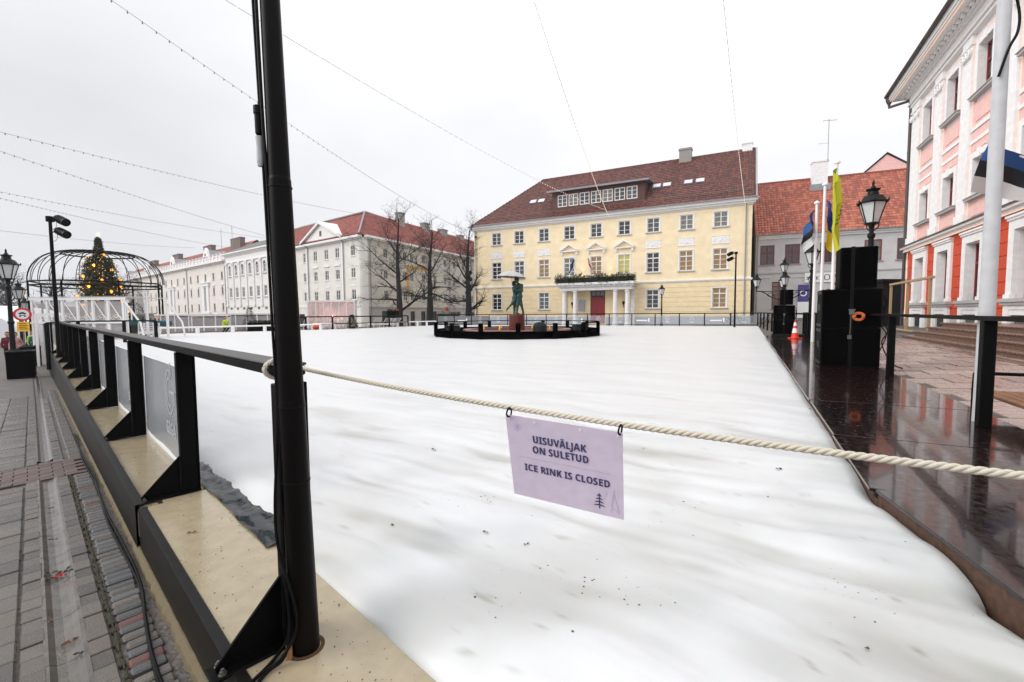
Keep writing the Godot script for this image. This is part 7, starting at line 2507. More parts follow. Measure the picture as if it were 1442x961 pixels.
	var bpz := [Vector3(20.6, 0, -36.2), Vector3(21.6, 0, -36.0), Vector3(20.0, 0, -41.2)]
	var bike0: Node3D
	for i in 3:
		if i == 0:
			bike0 = thing("bicycle", bl[0], "bicycle", on_land(bpz[0], 0.1), 10)
			for x in [-0.52, 0.52]:
				var w := MB.new()
				var ring := PackedVector3Array()
				for k in 21: ring.push_back(Vector3(x + 0.33 * cos(TAU * k / 20.0), 0.34 + 0.33 * sin(TAU * k / 20.0), 0))
				w.tube(ring, 0.022, 5, false)
				var wh := obj("wheel", w, M.rubber, bike0)
				var sp := MB.new()
				for k in 8: sp.tube(PackedVector3Array([Vector3(x, 0.34, 0), Vector3(x + 0.32 * cos(TAU * k / 8.0), 0.34 + 0.32 * sin(TAU * k / 8.0), 0)]), 0.004, 3)
				obj("spokes", sp, M.bolt, wh)
			var fr := MB.new()
			for s in [[[-0.52, 0.34], [-0.18, 0.85]], [[-0.52, 0.34], [-0.05, 0.32]], [[-0.05, 0.32], [-0.2, 0.92]], [[-0.05, 0.32], [0.36, 0.8]], [[-0.17, 0.82], [0.34, 0.86]], [[0.52, 0.34], [0.33, 1.0]]]:
				fr.tube(PackedVector3Array([Vector3(s[0][0], s[0][1], 0), Vector3(s[1][0], s[1][1], 0)]), 0.02, 6)
			obj("frame", fr, M.cloth_maroon, bike0)
			var hb := MB.new()
			hb.tube(PackedVector3Array([Vector3(0.25, 1.02, -0.28), Vector3(0.34, 1.03, -0.1), Vector3(0.34, 1.03, 0.1), Vector3(0.25, 1.02, 0.28)]), 0.014, 6)
			obj("handlebar", hb, M.rubber, bike0)
			var sa := MB.new()
			sa.cbox(Vector3(-0.34, 0.92, -0.08), Vector3(-0.08, 0.98, 0.08), 0.025)
			obj("saddle", sa, M.rubber, bike0)
		else: dup(bike0, bl[i], on_land(bpz[i], 0.1), [10, 18, -25][i])
	# floodlight masts
	floodlight("tall thin mast with two floodlights at the end of the left fence", fence_pt(21.0, 0.05), 4.75, 0.06, Vector3(1, 0, 0.25))
	floodlight("dark mast with two floodlights in front of the yellow building's right end", Vector3(17.9, 0, -36.6), 6.0, 0.07, Vector3(-1, 0, 0.3))

func floodlight(label: String, at: Vector3, h: float, r: float, dir: Vector3):
	var t := thing("floodlight_mast", label, "floodlight", at)
	var p := MB.new()
	p.lathe([[r * 1.25, -0.6], [r * 1.1, 0.0], [r * 0.8, h], [0.0, h + 0.01]], 10)
	p.lathe([[r * 1.9, h - 0.1], [r * 1.9, h + 0.08], [0.0, h + 0.1]], 8)
	obj("mast", p, M.pole, t)
	dir = dir.normalized()
	for k in 2:
		var y := h - 0.04 - k * 0.42
		var a := MB.new()
		a.tube(PackedVector3Array([Vector3(0, y, 0), dir * 0.36 + Vector3(0, y, 0)]), 0.025, 6)
		a.tube(smooth_path([dir * 0.3 + Vector3(0, y, 0), dir * 0.34 + Vector3(0, y - 0.2, 0.03), dir * 0.22 + Vector3(0, y - 0.3, 0), dir * 0.03 + Vector3(0, y - 0.33, 0)], Vector3.ZERO, 4), 0.008, 4)
		obj("arm", a, M.pole, t)
		var l := MB.new()
		var s := dir.cross(Vector3.UP).normalized()
		var ax := (dir * 0.9 + Vector3.DOWN * 0.38).normalized()
		l.tf = Transform3D(Basis(s, ax, s.cross(ax)), dir * 0.3 + Vector3(0, y + 0.06, 0))
		l.lathe([[0.0, 0.0], [0.1, 0.01], [0.125, 0.08], [0.135, 0.44], [0.14, 0.5], [0.12, 0.48], [0.0, 0.47]], 14)
		for j in 4: l.lathe([[0.138, 0.1 + j * 0.09], [0.145, 0.12 + j * 0.09], [0.138, 0.14 + j * 0.09]], 14)
		obj("lamp_head", l, M.pole, t)

# ------------------------------------------------------------------ street lamps
func lantern_parts(t: Node3D, at: Vector3, s: float):
	# six sided lantern: glass tapering to the foot, ribs, roof with crown and finial
	var fr := MB.new()
	for k in 6:
		var a := TAU * k / 6.0
		var d := Vector3(cos(a), 0, sin(a))
		fr.tube(PackedVector3Array([at + (d * 0.17 + Vector3(0, 0.06, 0)) * s, at + (d * 0.33 + Vector3(0, 0.60, 0)) * s]), 0.018 * s, 4)
	fr.lathe([[0.05 * s, -0.12 * s], [0.09 * s, 0.0], [0.19 * s, 0.03 * s], [0.19 * s, 0.06 * s], [0.0, 0.07 * s]], 6, at)
	for k in 3:
		var a := TAU * k / 3.0 + 0.4
		fr.tube(smooth_path([at + Vector3(cos(a) * 0.05, -0.16, sin(a) * 0.05) * s, at + Vector3(cos(a) * 0.15, -0.08, sin(a) * 0.15) * s, at + Vector3(cos(a) * 0.17, 0.03, sin(a) * 0.17) * s], Vector3.ZERO, 3), 0.016 * s, 4)
	obj("lantern_frame", fr, M.lamp_iron, t)
	for k in 6:
		var a := TAU * k / 6.0; var b := TAU * (k + 1) / 6.0
		var p := MB.new()
		var f := func(an: float, r: float, y: float) -> Vector3: return at + Vector3(cos(an) * r, y, sin(an) * r) * s
		p.quad(f.call(b, 0.165, 0.065), f.call(a, 0.165, 0.065), f.call(a, 0.325, 0.60), f.call(b, 0.325, 0.60))
		obj("pane", p, M.lamp_glass, t)
	var rf := MB.new()
	rf.lathe([[0.39 * s, 0.60 * s], [0.40 * s, 0.635 * s], [0.33 * s, 0.67 * s], [0.24 * s, 0.80 * s], [0.15 * s, 0.84 * s], [0.13 * s, 0.94 * s], [0.17 * s, 0.96 * s], [0.19 * s, 1.0 * s], [0.08 * s, 1.02 * s], [0.05 * s, 1.08 * s], [0.03 * s, 1.1 * s], [0.035 * s, 1.18 * s], [0.0, 1.26 * s]], 6, at)
	for k in 6:
		var a := TAU * k / 6.0
		rf.lathe([[0.0, 0.0], [0.03 * s, 0.03 * s], [0.0, 0.1 * s]], 4, at + Vector3(cos(a) * 0.385, 0.62, sin(a) * 0.385) * s)
	obj("lantern_roof", rf, M.lamp_iron, t)
	var bu := MB.new()
	bu.lathe([[0.03, 0.07], [0.05, 0.2], [0.07, 0.3], [0.0, 0.38]], 8, at, 0)
	obj("bulb", bu, M.white_paint, t)

func build_lamps():
	var first := thing("street_lamp", "black street lamp with frosted lantern rising behind the big loudspeaker stack", "street lamp", Vector3.ZERO, 0, "old style street lamps")
	var p := MB.new()
	p.lathe([[0.2, -0.4], [0.2, 0.1], [0.16, 0.14], [0.15, 0.55], [0.11, 0.62], [0.12, 0.68], [0.085, 0.75], [0.075, 1.9], [0.095, 1.93], [0.095, 2.0], [0.07, 2.04], [0.06, 3.2], [0.09, 3.24], [0.09, 3.3], [0.05, 3.36], [0.05, 3.45]], 14)
	obj("post", p, M.lamp_iron, first)
	lantern_parts(first, Vector3(0, 3.55, 0), 0.92)
	first.position = on_land(Vector3(9.46, 0, -12.1))
	var more := [["slim street lamp beside the three white flagpoles", Vector3(13.1, 0, -20.0), 0.93], ["street lamp standing on its own in front of the yellow building", Vector3(13.8, 0, -42.0), 0.88], ["street lamp at the left edge above the black planter box", Vector3(-19.9, 0, -18.1), 1.06], ["second street lamp from the left edge, behind the round road sign", Vector3(-34.5, 0, -32.0), 1.15], ["farthest street lamp beyond the road sign at the lower end of the square", Vector3(-48.0, 0, -45.0), 1.15]]
	for q in more:
		var o := dup(first, q[0], on_land(q[1]), rng.randf() * 60)
		o.scale = Vector3.ONE * q[2]
	# lamp with a ring of five lanterns
	var c := thing("candelabra_lamp", "black candelabra lamp with several lanterns on curved arms behind the far speakers", "street lamp", on_land(Vector3(14.28, 0, -24.0)))
	var cp := MB.new()
	cp.lathe([[0.2, -0.3], [0.2, 0.2], [0.12, 0.3], [0.1, 0.9], [0.07, 1.0], [0.06, 2.3], [0.1, 2.35], [0.05, 2.45], [0.045, 3.15], [0.03, 3.25]], 12)
	obj("post", cp, M.lamp_iron, c)
	lantern_parts(c, Vector3(0, 3.35, 0), 0.62)
	for k in 4:
		var a := TAU * k / 4.0 + 0.5
		var d := Vector3(cos(a), 0, sin(a))
		var am := MB.new()
		am.tube(smooth_path([Vector3(0, 1.9, 0), d * 0.5 + Vector3(0, 2.05, 0), d * 0.95 + Vector3(0, 2.35, 0), d * 1.25 + Vector3(0, 2.42, 0), d * 1.25 + Vector3(0, 2.52, 0)], Vector3.ZERO, 5), 0.03, 6)
		am.tube(smooth_path([Vector3(0, 2.4, 0), d * 0.6 + Vector3(0, 2.38, 0), d * 1.2 + Vector3(0, 2.4, 0)], Vector3.ZERO, 4), 0.022, 5)
		am.tube(smooth_path([d * 0.35 + Vector3(0, 2.0, 0), d * 0.55 + Vector3(0, 2.3, 0), d * 0.75 + Vector3(0, 2.2, 0), d * 0.65 + Vector3(0, 2.1, 0)], Vector3.ZERO, 4), 0.016, 5)
		obj("arm", am, M.lamp_iron, c)
		lantern_parts(c, d * 1.25 + Vector3(0, 2.62, 0), 0.62)
	# black planter boxes by the lamps on the left, and the road sign
	var pb := thing("square_planter", "large square black planter box on the wet paving at the left edge", "planter", on_land(Vector3(-18.1, 0, -16.7)), 44)
	var m := MB.new()
	m.cbox(Vector3(-0.36, 0, -0.36), Vector3(0.36, 0.95, 0.36), 0.015)
	obj("box", m, M.speaker, pb)
	var rm := MB.new()
	rm.cbox(Vector3(-0.38, 0.95, -0.38), Vector3(0.38, 0.99, 0.38), 0.01)
	obj("rim", rm, M.speaker_side, pb)
	var soil := MB.new()
	for i in 120:
		soil.col = Color(0.035, 0.045, 0.02)
		soil.leaf(Vector3(rng.randf_range(-0.3, 0.3), 0.95, rng.randf_range(-0.3, 0.3)), Vector3(rng.randf_range(-0.6, 0.6), 1, rng.randf_range(-0.6, 0.6)) * 0.09, 0.02)
	stuff(obj("low_plants", soil, M.needles, pb))
	dup(pb, "square black planter box just behind the larger one by the lamps", on_land(Vector3(-24.3, 0, -22.9)), 44)
	var rs := thing("road_sign", "round red rimmed vehicle ban sign over a yellow plate on a thin post", "road sign", on_land(Vector3(-24.9, 0, -23.2)), 46)
	var rp := MB.new()
	rp.tube(PackedVector3Array([Vector3(0, 0, -0.04), Vector3(0, 2.75, -0.04)]), 0.03, 8)
	obj("post", rp, M.bolt, rs)
	var disc := MB.new()
	disc.tf = Transform3D(Basis(Vector3.RIGHT, PI / 2), Vector3(0, 2.62, 0))
	disc.lathe([[0.24, 0.012], [0.33, 0.012], [0.335, 0.0], [0.0, -0.002]], 28)
	obj("red_rim", disc, M.sign_red, rs)
	var dw := MB.new()
	dw.tf = disc.tf
	dw.lathe([[0.0, 0.008], [0.242, 0.008]], 28)
	obj("white_face", dw, M.white_paint, rs)
	var ic := MB.new()
	# a small car above a motorcycle
	ic.box(Vector3(-0.13, 2.64, 0.009), Vector3(0.13, 2.69, 0.012)); ic.box(Vector3(-0.07, 2.69, 0.009), Vector3(0.07, 2.73, 0.012))
	for x in [-0.08, 0.08]:
		ic.tf = Transform3D(Basis(Vector3.RIGHT, PI / 2), Vector3(x, 2.635, 0.009)); ic.lathe([[0.03, 0.003], [0.0, 0.004]], 10)
		ic.tf = Transform3D(Basis(Vector3.RIGHT, PI / 2), Vector3(x * 1.1, 2.53, 0.009)); ic.lathe([[0.038, 0.003], [0.0, 0.004]], 10)
	ic.tf = Transform3D.IDENTITY
	ic.box(Vector3(-0.08, 2.545, 0.009), Vector3(0.08, 2.575, 0.012))
	obj("symbol", ic, M.cloth_black, rs)
	var yp := MB.new()
	yp.cbox(Vector3(-0.22, 1.75, -0.008), Vector3(0.22, 2.24, 0.008), 0.004)
	var yo := obj("yellow_plate", yp, M.sign_yellow, rs)
	var yl := MB.new()
	for k in 4: yl.box(Vector3(-0.15, 1.86 + k * 0.09, 0.008), Vector3(0.15 - 0.04 * (k % 2), 1.895 + k * 0.09, 0.0095))
	obj("printed_line", yl, M.cloth_black, yo)

# ------------------------------------------------------------------ bodies: a smooth field around bones, meshed as surface nets
func body(bones: Array, cell: float, k: float) -> MB:
	# bones: [a, b, radius a, radius b]
	var lo := Vector3.ONE * 1e9; var hi := -lo
	for b in bones:
		var r: float = maxf(b[2], b[3]) + k + cell * 2
		lo = lo.min(b[0].min(b[1]) - Vector3.ONE * r); hi = hi.max(b[0].max(b[1]) + Vector3.ONE * r)
	var n := Vector3i(((hi - lo) / cell).ceil()) + Vector3i.ONE
	var f := PackedFloat32Array()
	f.resize(n.x * n.y * n.z); f.fill(9.0)
	var sy := n.x; var sz := n.x * n.y
	for b in bones:
		var a: Vector3 = b[0]; var e: Vector3 = b[1]; var ra: float = b[2]; var rb: float = b[3]
		var r := maxf(ra, rb) + k + cell * 2
		var i0 := Vector3i(((a.min(e) - Vector3.ONE * r - lo) / cell).floor()).max(Vector3i.ZERO)
		var i1 := Vector3i(((a.max(e) + Vector3.ONE * r - lo) / cell).ceil()).min(n - Vector3i.ONE)
		var ab := e - a
		var l2 := maxf(ab.length_squared(), 1e-9)
		for z in range(i0.z, i1.z + 1):
			for y in range(i0.y, i1.y + 1):
				var at := z * sz + y * sy
				for x in range(i0.x, i1.x + 1):
					var p := lo + Vector3(x, y, z) * cell
					var t := clampf((p - a).dot(ab) / l2, 0, 1)
					var d := p.distance_to(a + ab * t) - lerpf(ra, rb, t)
					var o := f[at + x]
					var h := maxf(k - absf(o - d), 0.0) / k
					f[at + x] = minf(o, d) - h * h * k * 0.25
	var m := MB.new()
	var vid := {}
	for z in n.z - 1:
		for y in n.y - 1:
			for x in n.x - 1:
				var at := z * sz + y * sy + x
				var c := [f[at], f[at + 1], f[at + sy], f[at + sy + 1], f[at + sz], f[at + sz + 1], f[at + sz + sy], f[at + sz + sy + 1]]
				var neg := 0
				for q in c:
					if q < 0: neg += 1
				if neg == 0 or neg == 8: continue
				var s := Vector3.ZERO; var cnt := 0
				for e in [[0, 1], [2, 3], [4, 5], [6, 7], [0, 2], [1, 3], [4, 6], [5, 7], [0, 4], [1, 5], [2, 6], [3, 7]]:
					var u: float = c[e[0]]; var w: float = c[e[1]]
					if (u < 0) != (w < 0):
						var t := u / (u - w)
						var pa := Vector3(e[0] & 1, (e[0] >> 1) & 1, e[0] >> 2); var pb := Vector3(e[1] & 1, (e[1] >> 1) & 1, e[1] >> 2)
						s += pa.lerp(pb, t); cnt += 1
				s /= cnt
				var g := Vector3(c[1] + c[3] + c[5] + c[7] - c[0] - c[2] - c[4] - c[6], c[2] + c[3] + c[6] + c[7] - c[0] - c[1] - c[4] - c[5], c[4] + c[5] + c[6] + c[7] - c[0] - c[1] - c[2] - c[3])
				vid[at] = m.vert(lo + (Vector3(x, y, z) + s) * cell, g.normalized())
	for at in vid:
		for ax in 3:
			var st: int = [1, sy, sz][ax]; var s1: int = [sy, sz, 1][ax]; var s2: int = [sz, 1, sy][ax]
			var u := f[at]; var w := f[at + st]
			if (u < 0) == (w < 0): continue
			if not (vid.has(at - s1) and vid.has(at - s2) and vid.has(at - s1 - s2)): continue
			var a: int = vid[at]; var b: int = vid[at - s1]; var c: int = vid[at - s1 - s2]; var d: int = vid[at - s2]
			if u < 0: m.ix.append_array([a, c, b, a, d, c])
			else: m.ix.append_array([a, b, c, a, c, d])
	return m

func hand(b: Array, wrist: Vector3, d: Vector3, side: Vector3, s := 1.0):
	# palm, four unequal curled fingers and a thumb
	var palm := wrist + d * 0.085 * s
	b.append([wrist, palm, 0.026 * s, 0.034 * s])
	var inn := d.cross(side).normalized()
	for k in 4:
		var root := palm + side * (0.027 - 0.018 * k) * s + d * 0.012 * s
		var l: float = [0.07, 0.08, 0.074, 0.058][k] * s
		var mid := root + (d * 0.8 + inn * 0.35).normalized() * l * 0.55
		b.append([root, mid, 0.0095 * s, 0.0085 * s]); b.append([mid, mid + (d * 0.55 + inn * 0.8).normalized() * l * 0.5, 0.0085 * s, 0.007 * s])
	var tb := wrist + d * 0.03 * s + side * 0.03 * s
	b.append([tb, tb + (d * 0.6 + side * 0.6).normalized() * 0.05 * s, 0.012 * s, 0.009 * s])

func build_fountain():
	var c := Vector3(0.29, 0, -26.3)
	# ring barrier round the basin
	var rg := thing("ring_barrier", "low dark many sided barrier of boards, posts and rail round the fountain", "barrier", Vector3(c.x, 0.03, c.z))
	var n := 16
	var R := 4.72
	for i in n:
		var a0 := TAU * i / n; var a1 := TAU * (i + 1) / n
		var p0 := Vector3(cos(a0) * R, 0, sin(a0) * R); var p1 := Vector3(cos(a1) * R, 0, sin(a1) * R)
		var along := (p1 - p0).normalized(); var out := Vector3(p0.x + p1.x, 0, p0.z + p1.z).normalized()
		var bd := MB.new()
		bd.tf = Transform3D(Basis(along, Vector3.UP, out), p0)
		bd.cbox(Vector3(0.03, 0.0, -0.03), Vector3(p0.distance_to(p1) - 0.03, 0.40, 0.02), 0.012)
		bd.cbox(Vector3(0.03, 0.40, -0.06), Vector3(p0.distance_to(p1) - 0.03, 0.43, 0.03), 0.006)
		obj("board", bd, M.ring_board, rg)
		var po := MB.new()
		po.tf = bd.tf
		po.cbox(Vector3(-0.11, 0, -0.08), Vector3(0.11, 0.82, 0.05), 0.01)
		obj("post", po, M.ring_board, rg)
		if sin(a0 + 0.2) < 0.35 or absf(cos(a0)) > 0.86:
			var rl := MB.new()
			rl.tf = bd.tf
			rl.cbox(Vector3(0.0, 0.78, -0.05), Vector3(p0.distance_to(p1), 0.83, 0.05), 0.008)
			obj("rail", rl, M.black, rg)
	var bx := thing("machine_box", "small dark box standing inside the ring beside the pedestal", "box", Vector3(c.x + 1.15, 0.05, c.z + 2.9), 20)
	var bm := MB.new()
	bm.lathe([[0.3, 0.0], [0.36, 0.2], [0.36, 0.62], [0.24, 0.8], [0.0, 0.84]], 12)
	obj("body", bm, M.ring_board, bx)
	for q in [[-3.6, 0.9], [3.55, 0.6]]:
		var o := thing("low_box", ["squat dark box inside the left end of the ring", "squat dark box inside the right end of the ring"][0 if q[0] < 0 else 1], "box", Vector3(c.x + q[0], 0.05, c.z + q[1]), 15)
		var om := MB.new()
		om.cbox(Vector3(-0.36, 0, -0.3), Vector3(0.36, 0.6, 0.3), 0.02)
		om.box(Vector3(-0.38, 0.56, -0.32), Vector3(0.38, 0.63, 0.32))
		obj("body", om, M.ring_board, o)
	var ba := thing("fountain_basin", "round pinkish granite basin of the drained fountain inside the ring", "fountain", Vector3(c.x, 0.02, c.z))
	for i in 20:
		# granite kerb blocks
		var k := MB.new()
		var a0 := TAU * i / 20.0 + 0.006; var a1 := TAU * (i + 1) / 20.0 - 0.006
		for j in 3:
			var b0 := lerpf(a0, a1, j / 3.0); var b1 := lerpf(a0, a1, (j + 1) / 3.0)
			var f := func(a: float, r: float, y: float) -> Vector3: return Vector3(cos(a) * r, y, sin(a) * r)
			k.quad(f.call(b1, 2.7, 0.42), f.call(b0, 2.7, 0.42), f.call(b0, 3.1, 0.42), f.call(b1, 3.1, 0.42))
			k.quad(f.call(b1, 3.12, 0), f.call(b0, 3.12, 0), f.call(b0, 3.1, 0.42), f.call(b1, 3.1, 0.42))
			k.quad(f.call(b0, 2.68, 0), f.call(b1, 2.68, 0), f.call(b1, 2.7, 0.42), f.call(b0, 2.7, 0.42))
		obj("kerb_block", k, M.basin, ba)
	var fl := MB.new()
	fl.lathe([[2.7, 0.2], [0.0, 0.22]], 32)
	obj("basin_floor", fl, M.granite_red, ba)
	for k in 6:
		var nz := MB.new()
		nz.lathe([[0.05, 0.4], [0.03, 0.6], [0.015, 0.62]], 8, Vector3(cos(k * 1.05) * 1.9, 0, sin(k * 1.05) * 1.9))
		obj("water_jet", nz, M.sign_yellow, ba)
	# statue
	var s := thing("statue", "green bronze statue of a couple embracing under a pale umbrella on a red plinth", "statue", c)
	var pd := MB.new()
	pd.lathe([[0.47, 0.05], [0.47, 0.50], [0.455, 0.51], [0.455, 1.22], [0.44, 1.25], [0.0, 1.25]], 28)
	pd.lathe([[0.476, 0.515], [0.476, 0.535]], 28)
	obj("plinth", pd, M.granite_red, s)
	var y := 1.25
	# the man, seen from behind on the right, legs apart and leaning in
	var V := func(x: float, yy: float, z: float) -> Vector3: return Vector3(x, y + yy, z)
	var mb := [
		[V.call(0.02, 0.06, 0.1), V.call(0.14, 0.05, 0.16), 0.05, 0.035], [V.call(0.0, 0.1, 0.08), V.call(0.05, 0.55, 0.06), 0.06, 0.078], [V.call(0.05, 0.55, 0.06), V.call(0.13, 1.02, 0.03), 0.085, 0.115],
		[V.call(0.36, 0.06, -0.02), V.call(0.30, 0.05, 0.1), 0.05, 0.038], [V.call(0.38, 0.1, -0.02), V.call(0.27, 0.55, 0.0), 0.058, 0.075], [V.call(0.27, 0.55, 0.0), V.call(0.17, 1.02, -0.02), 0.085, 0.115],
		[V.call(0.10, 1.06, 0.02), V.call(0.22, 1.06, 0.0), 0.13, 0.13], [V.call(0.16, 1.1, 0.0), V.call(0.15, 1.34, 0.02), 0.14, 0.16], [V.call(0.15, 1.34, 0.02), V.call(0.12, 1.62, 0.04), 0.17, 0.16],
		[V.call(-0.02, 1.66, 0.08), V.call(0.27, 1.68, 0.0), 0.09, 0.095], [V.call(0.12, 1.7, 0.03), V.call(0.04, 1.86, 0.02), 0.075, 0.06],
		[V.call(-0.01, 1.92, 0.01), V.call(0.0, 2.02, 0.0), 0.095, 0.105], [V.call(-0.09, 1.92, 0.0), V.call(-0.11, 1.91, 0.0), 0.03, 0.02],
		[V.call(0.29, 1.66, 0.0), V.call(0.31, 1.38, 0.1), 0.08, 0.06], [V.call(0.31, 1.38, 0.1), V.call(0.05, 1.36, 0.22), 0.06, 0.042],
		[V.call(-0.04, 1.66, 0.1), V.call(-0.16, 1.42, 0.2), 0.078, 0.058], [V.call(-0.16, 1.42, 0.2), V.call(-0.14, 1.62, 0.05), 0.055, 0.042],
	]
	hand(mb, V.call(0.05, 1.36, 0.22), Vector3(-0.95, 0.1, -0.2).normalized(), Vector3.UP, 1.1)
	hand(mb, V.call(-0.14, 1.62, 0.05), Vector3(0.2, 0.9, -0.3).normalized(), Vector3.LEFT, 1.1)
	var man := body(mb, 0.022, 0.06)
	obj("man_figure", man, M.bronze, s)
	var hr := body([[V.call(0.0, 2.03, 0.0), V.call(0.05, 1.98, -0.02), 0.112, 0.1], [V.call(-0.05, 2.05, 0.02), V.call(0.05, 2.06, -0.01), 0.08, 0.08]], 0.022, 0.04)
	obj("man_hair", hr, M.bronze_dark, s)
	# the woman, tucked in on the left, one leg kicked out behind
	var wb := [
		[V.call(-0.12, 0.1, -0.06), V.call(-0.12, 0.05, 0.05), 0.045, 0.033], [V.call(-0.12, 0.1, -0.08), V.call(-0.12, 0.5, -0.06), 0.045, 0.068], [V.call(-0.12, 0.5, -0.06), V.call(-0.1, 0.92, -0.05), 0.075, 0.105],
		[V.call(-0.1, 0.92, -0.02), V.call(-0.28, 0.62, 0.02), 0.105, 0.075], [V.call(-0.28, 0.62, 0.02), V.call(-0.54, 0.34, 0.05), 0.07, 0.042], [V.call(-0.54, 0.34, 0.05), V.call(-0.60, 0.20, 0.08), 0.042, 0.028],
		[V.call(-0.15, 0.98, -0.04), V.call(-0.06, 0.98, -0.04), 0.135, 0.13], [V.call(-0.1, 1.05, -0.03), V.call(-0.1, 1.25, -0.02), 0.12, 0.105], [V.call(-0.1, 1.25, -0.02), V.call(-0.1, 1.48, -0.02), 0.115, 0.12],
		[V.call(-0.2, 1.53, 0.0), V.call(0.0, 1.53, -0.08), 0.065, 0.07], [V.call(-0.12, 1.55, -0.02), V.call(-0.12, 1.68, 0.0), 0.055, 0.05], [V.call(-0.13, 1.76, 0.0), V.call(-0.13, 1.83, 0.0), 0.088, 0.095],
		[V.call(-0.21, 1.52, 0.02), V.call(-0.2, 1.36, 0.2), 0.06, 0.048], [V.call(-0.2, 1.36, 0.2), V.call(0.06, 1.56, 0.24), 0.046, 0.034],
		[V.call(0.0, 1.52, -0.1), V.call(0.15, 1.42, -0.2), 0.06, 0.048], [V.call(0.15, 1.42, -0.2), V.call(0.25, 1.55, -0.16), 0.046, 0.034],
		[V.call(-0.18, 0.75, 0.0), V.call(-0.06, 0.95, -0.05), 0.12, 0.12],
	]
	hand(wb, V.call(0.06, 1.56, 0.24), Vector3(0.95, 0.2, -0.2).normalized(), Vector3.UP)
	hand(wb, V.call(0.25, 1.55, -0.16), Vector3(0.5, 0.5, 0.6).normalized(), Vector3.UP)
	obj("woman_figure", body(wb, 0.022, 0.055), M.bronze, s)
	var wh := body([[V.call(-0.15, 1.82, 0.02), V.call(-0.19, 1.7, 0.03), 0.1, 0.07], [V.call(-0.13, 1.86, 0.0), V.call(-0.2, 1.84, 0.02), 0.09, 0.07]], 0.022, 0.04)
	obj("woman_hair", wh, M.bronze_dark, s)
	var um := MB.new()
	var uc := Vector3(-0.30, y + 2.16, 0.05)
	um.tf = Transform3D(Basis(Vector3.BACK, deg_to_rad(-4)), uc)
	var ns := 10
	for i in ns:
		var a0 := TAU * i / ns; var a1 := TAU * (i + 1) / ns
		for j in 6:
			for sub in 3:
				var t0 := lerpf(a0, a1, sub / 3.0); var t1 := lerpf(a0, a1, (sub + 1) / 3.0)
				var f := func(a: float, q: float) -> Vector3:
					var w := absf(fposmod(a, TAU / ns) / (TAU / ns) - 0.5) * 2.0
					var rr := 0.86 * q * (0.96 + 0.04 * w)
					return Vector3(cos(a) * rr, 0.34 * (1.0 - q * q) - 0.03 * (1.0 - w) * q + 0.0, sin(a) * rr)
				um.quad(f.call(t1, j / 6.0), f.call(t0, j / 6.0), f.call(t0, (j + 1) / 6.0), f.call(t1, (j + 1) / 6.0))
	um.lathe([[0.02, 0.33], [0.012, 0.45], [0.0, 0.46]], 8)
	var uo := obj("umbrella", um, M.umbrella, s)
	var uu := MB.new()
	uu.tf = um.tf
	for i in ns:
		var a := TAU * i / ns
		uu.tube(PackedVector3Array([Vector3(0, 0.3, 0), Vector3(cos(a) * 0.45, 0.22, sin(a) * 0.45), Vector3(cos(a) * 0.84, 0.0, sin(a) * 0.84)]), 0.01, 4)
	for j in 5: uu.lathe([[0.83 * (j + 1) / 5.0, 0.33 * (1.0 - pow((j + 1) / 5.0, 2)) - 0.016], [0.83 * j / 5.0, 0.33 * (1.0 - pow(j / 5.0, 2)) - 0.016]], 20)
	obj("umbrella_lining", uu, M.umbrella_under, uo)
	var up := MB.new()
	up.tube(PackedVector3Array([uc + Vector3(0, 0.34, 0), uc + Vector3(0.05, -0.55, 0.08)]), 0.013, 6)
	up.tube(PackedVector3Array([Vector3(-0.2, y, 0.1), Vector3(-0.2, y + 0.75, 0.1)]), 0.018, 6)
	obj("umbrella_stick", up, M.bronze_dark, uo)

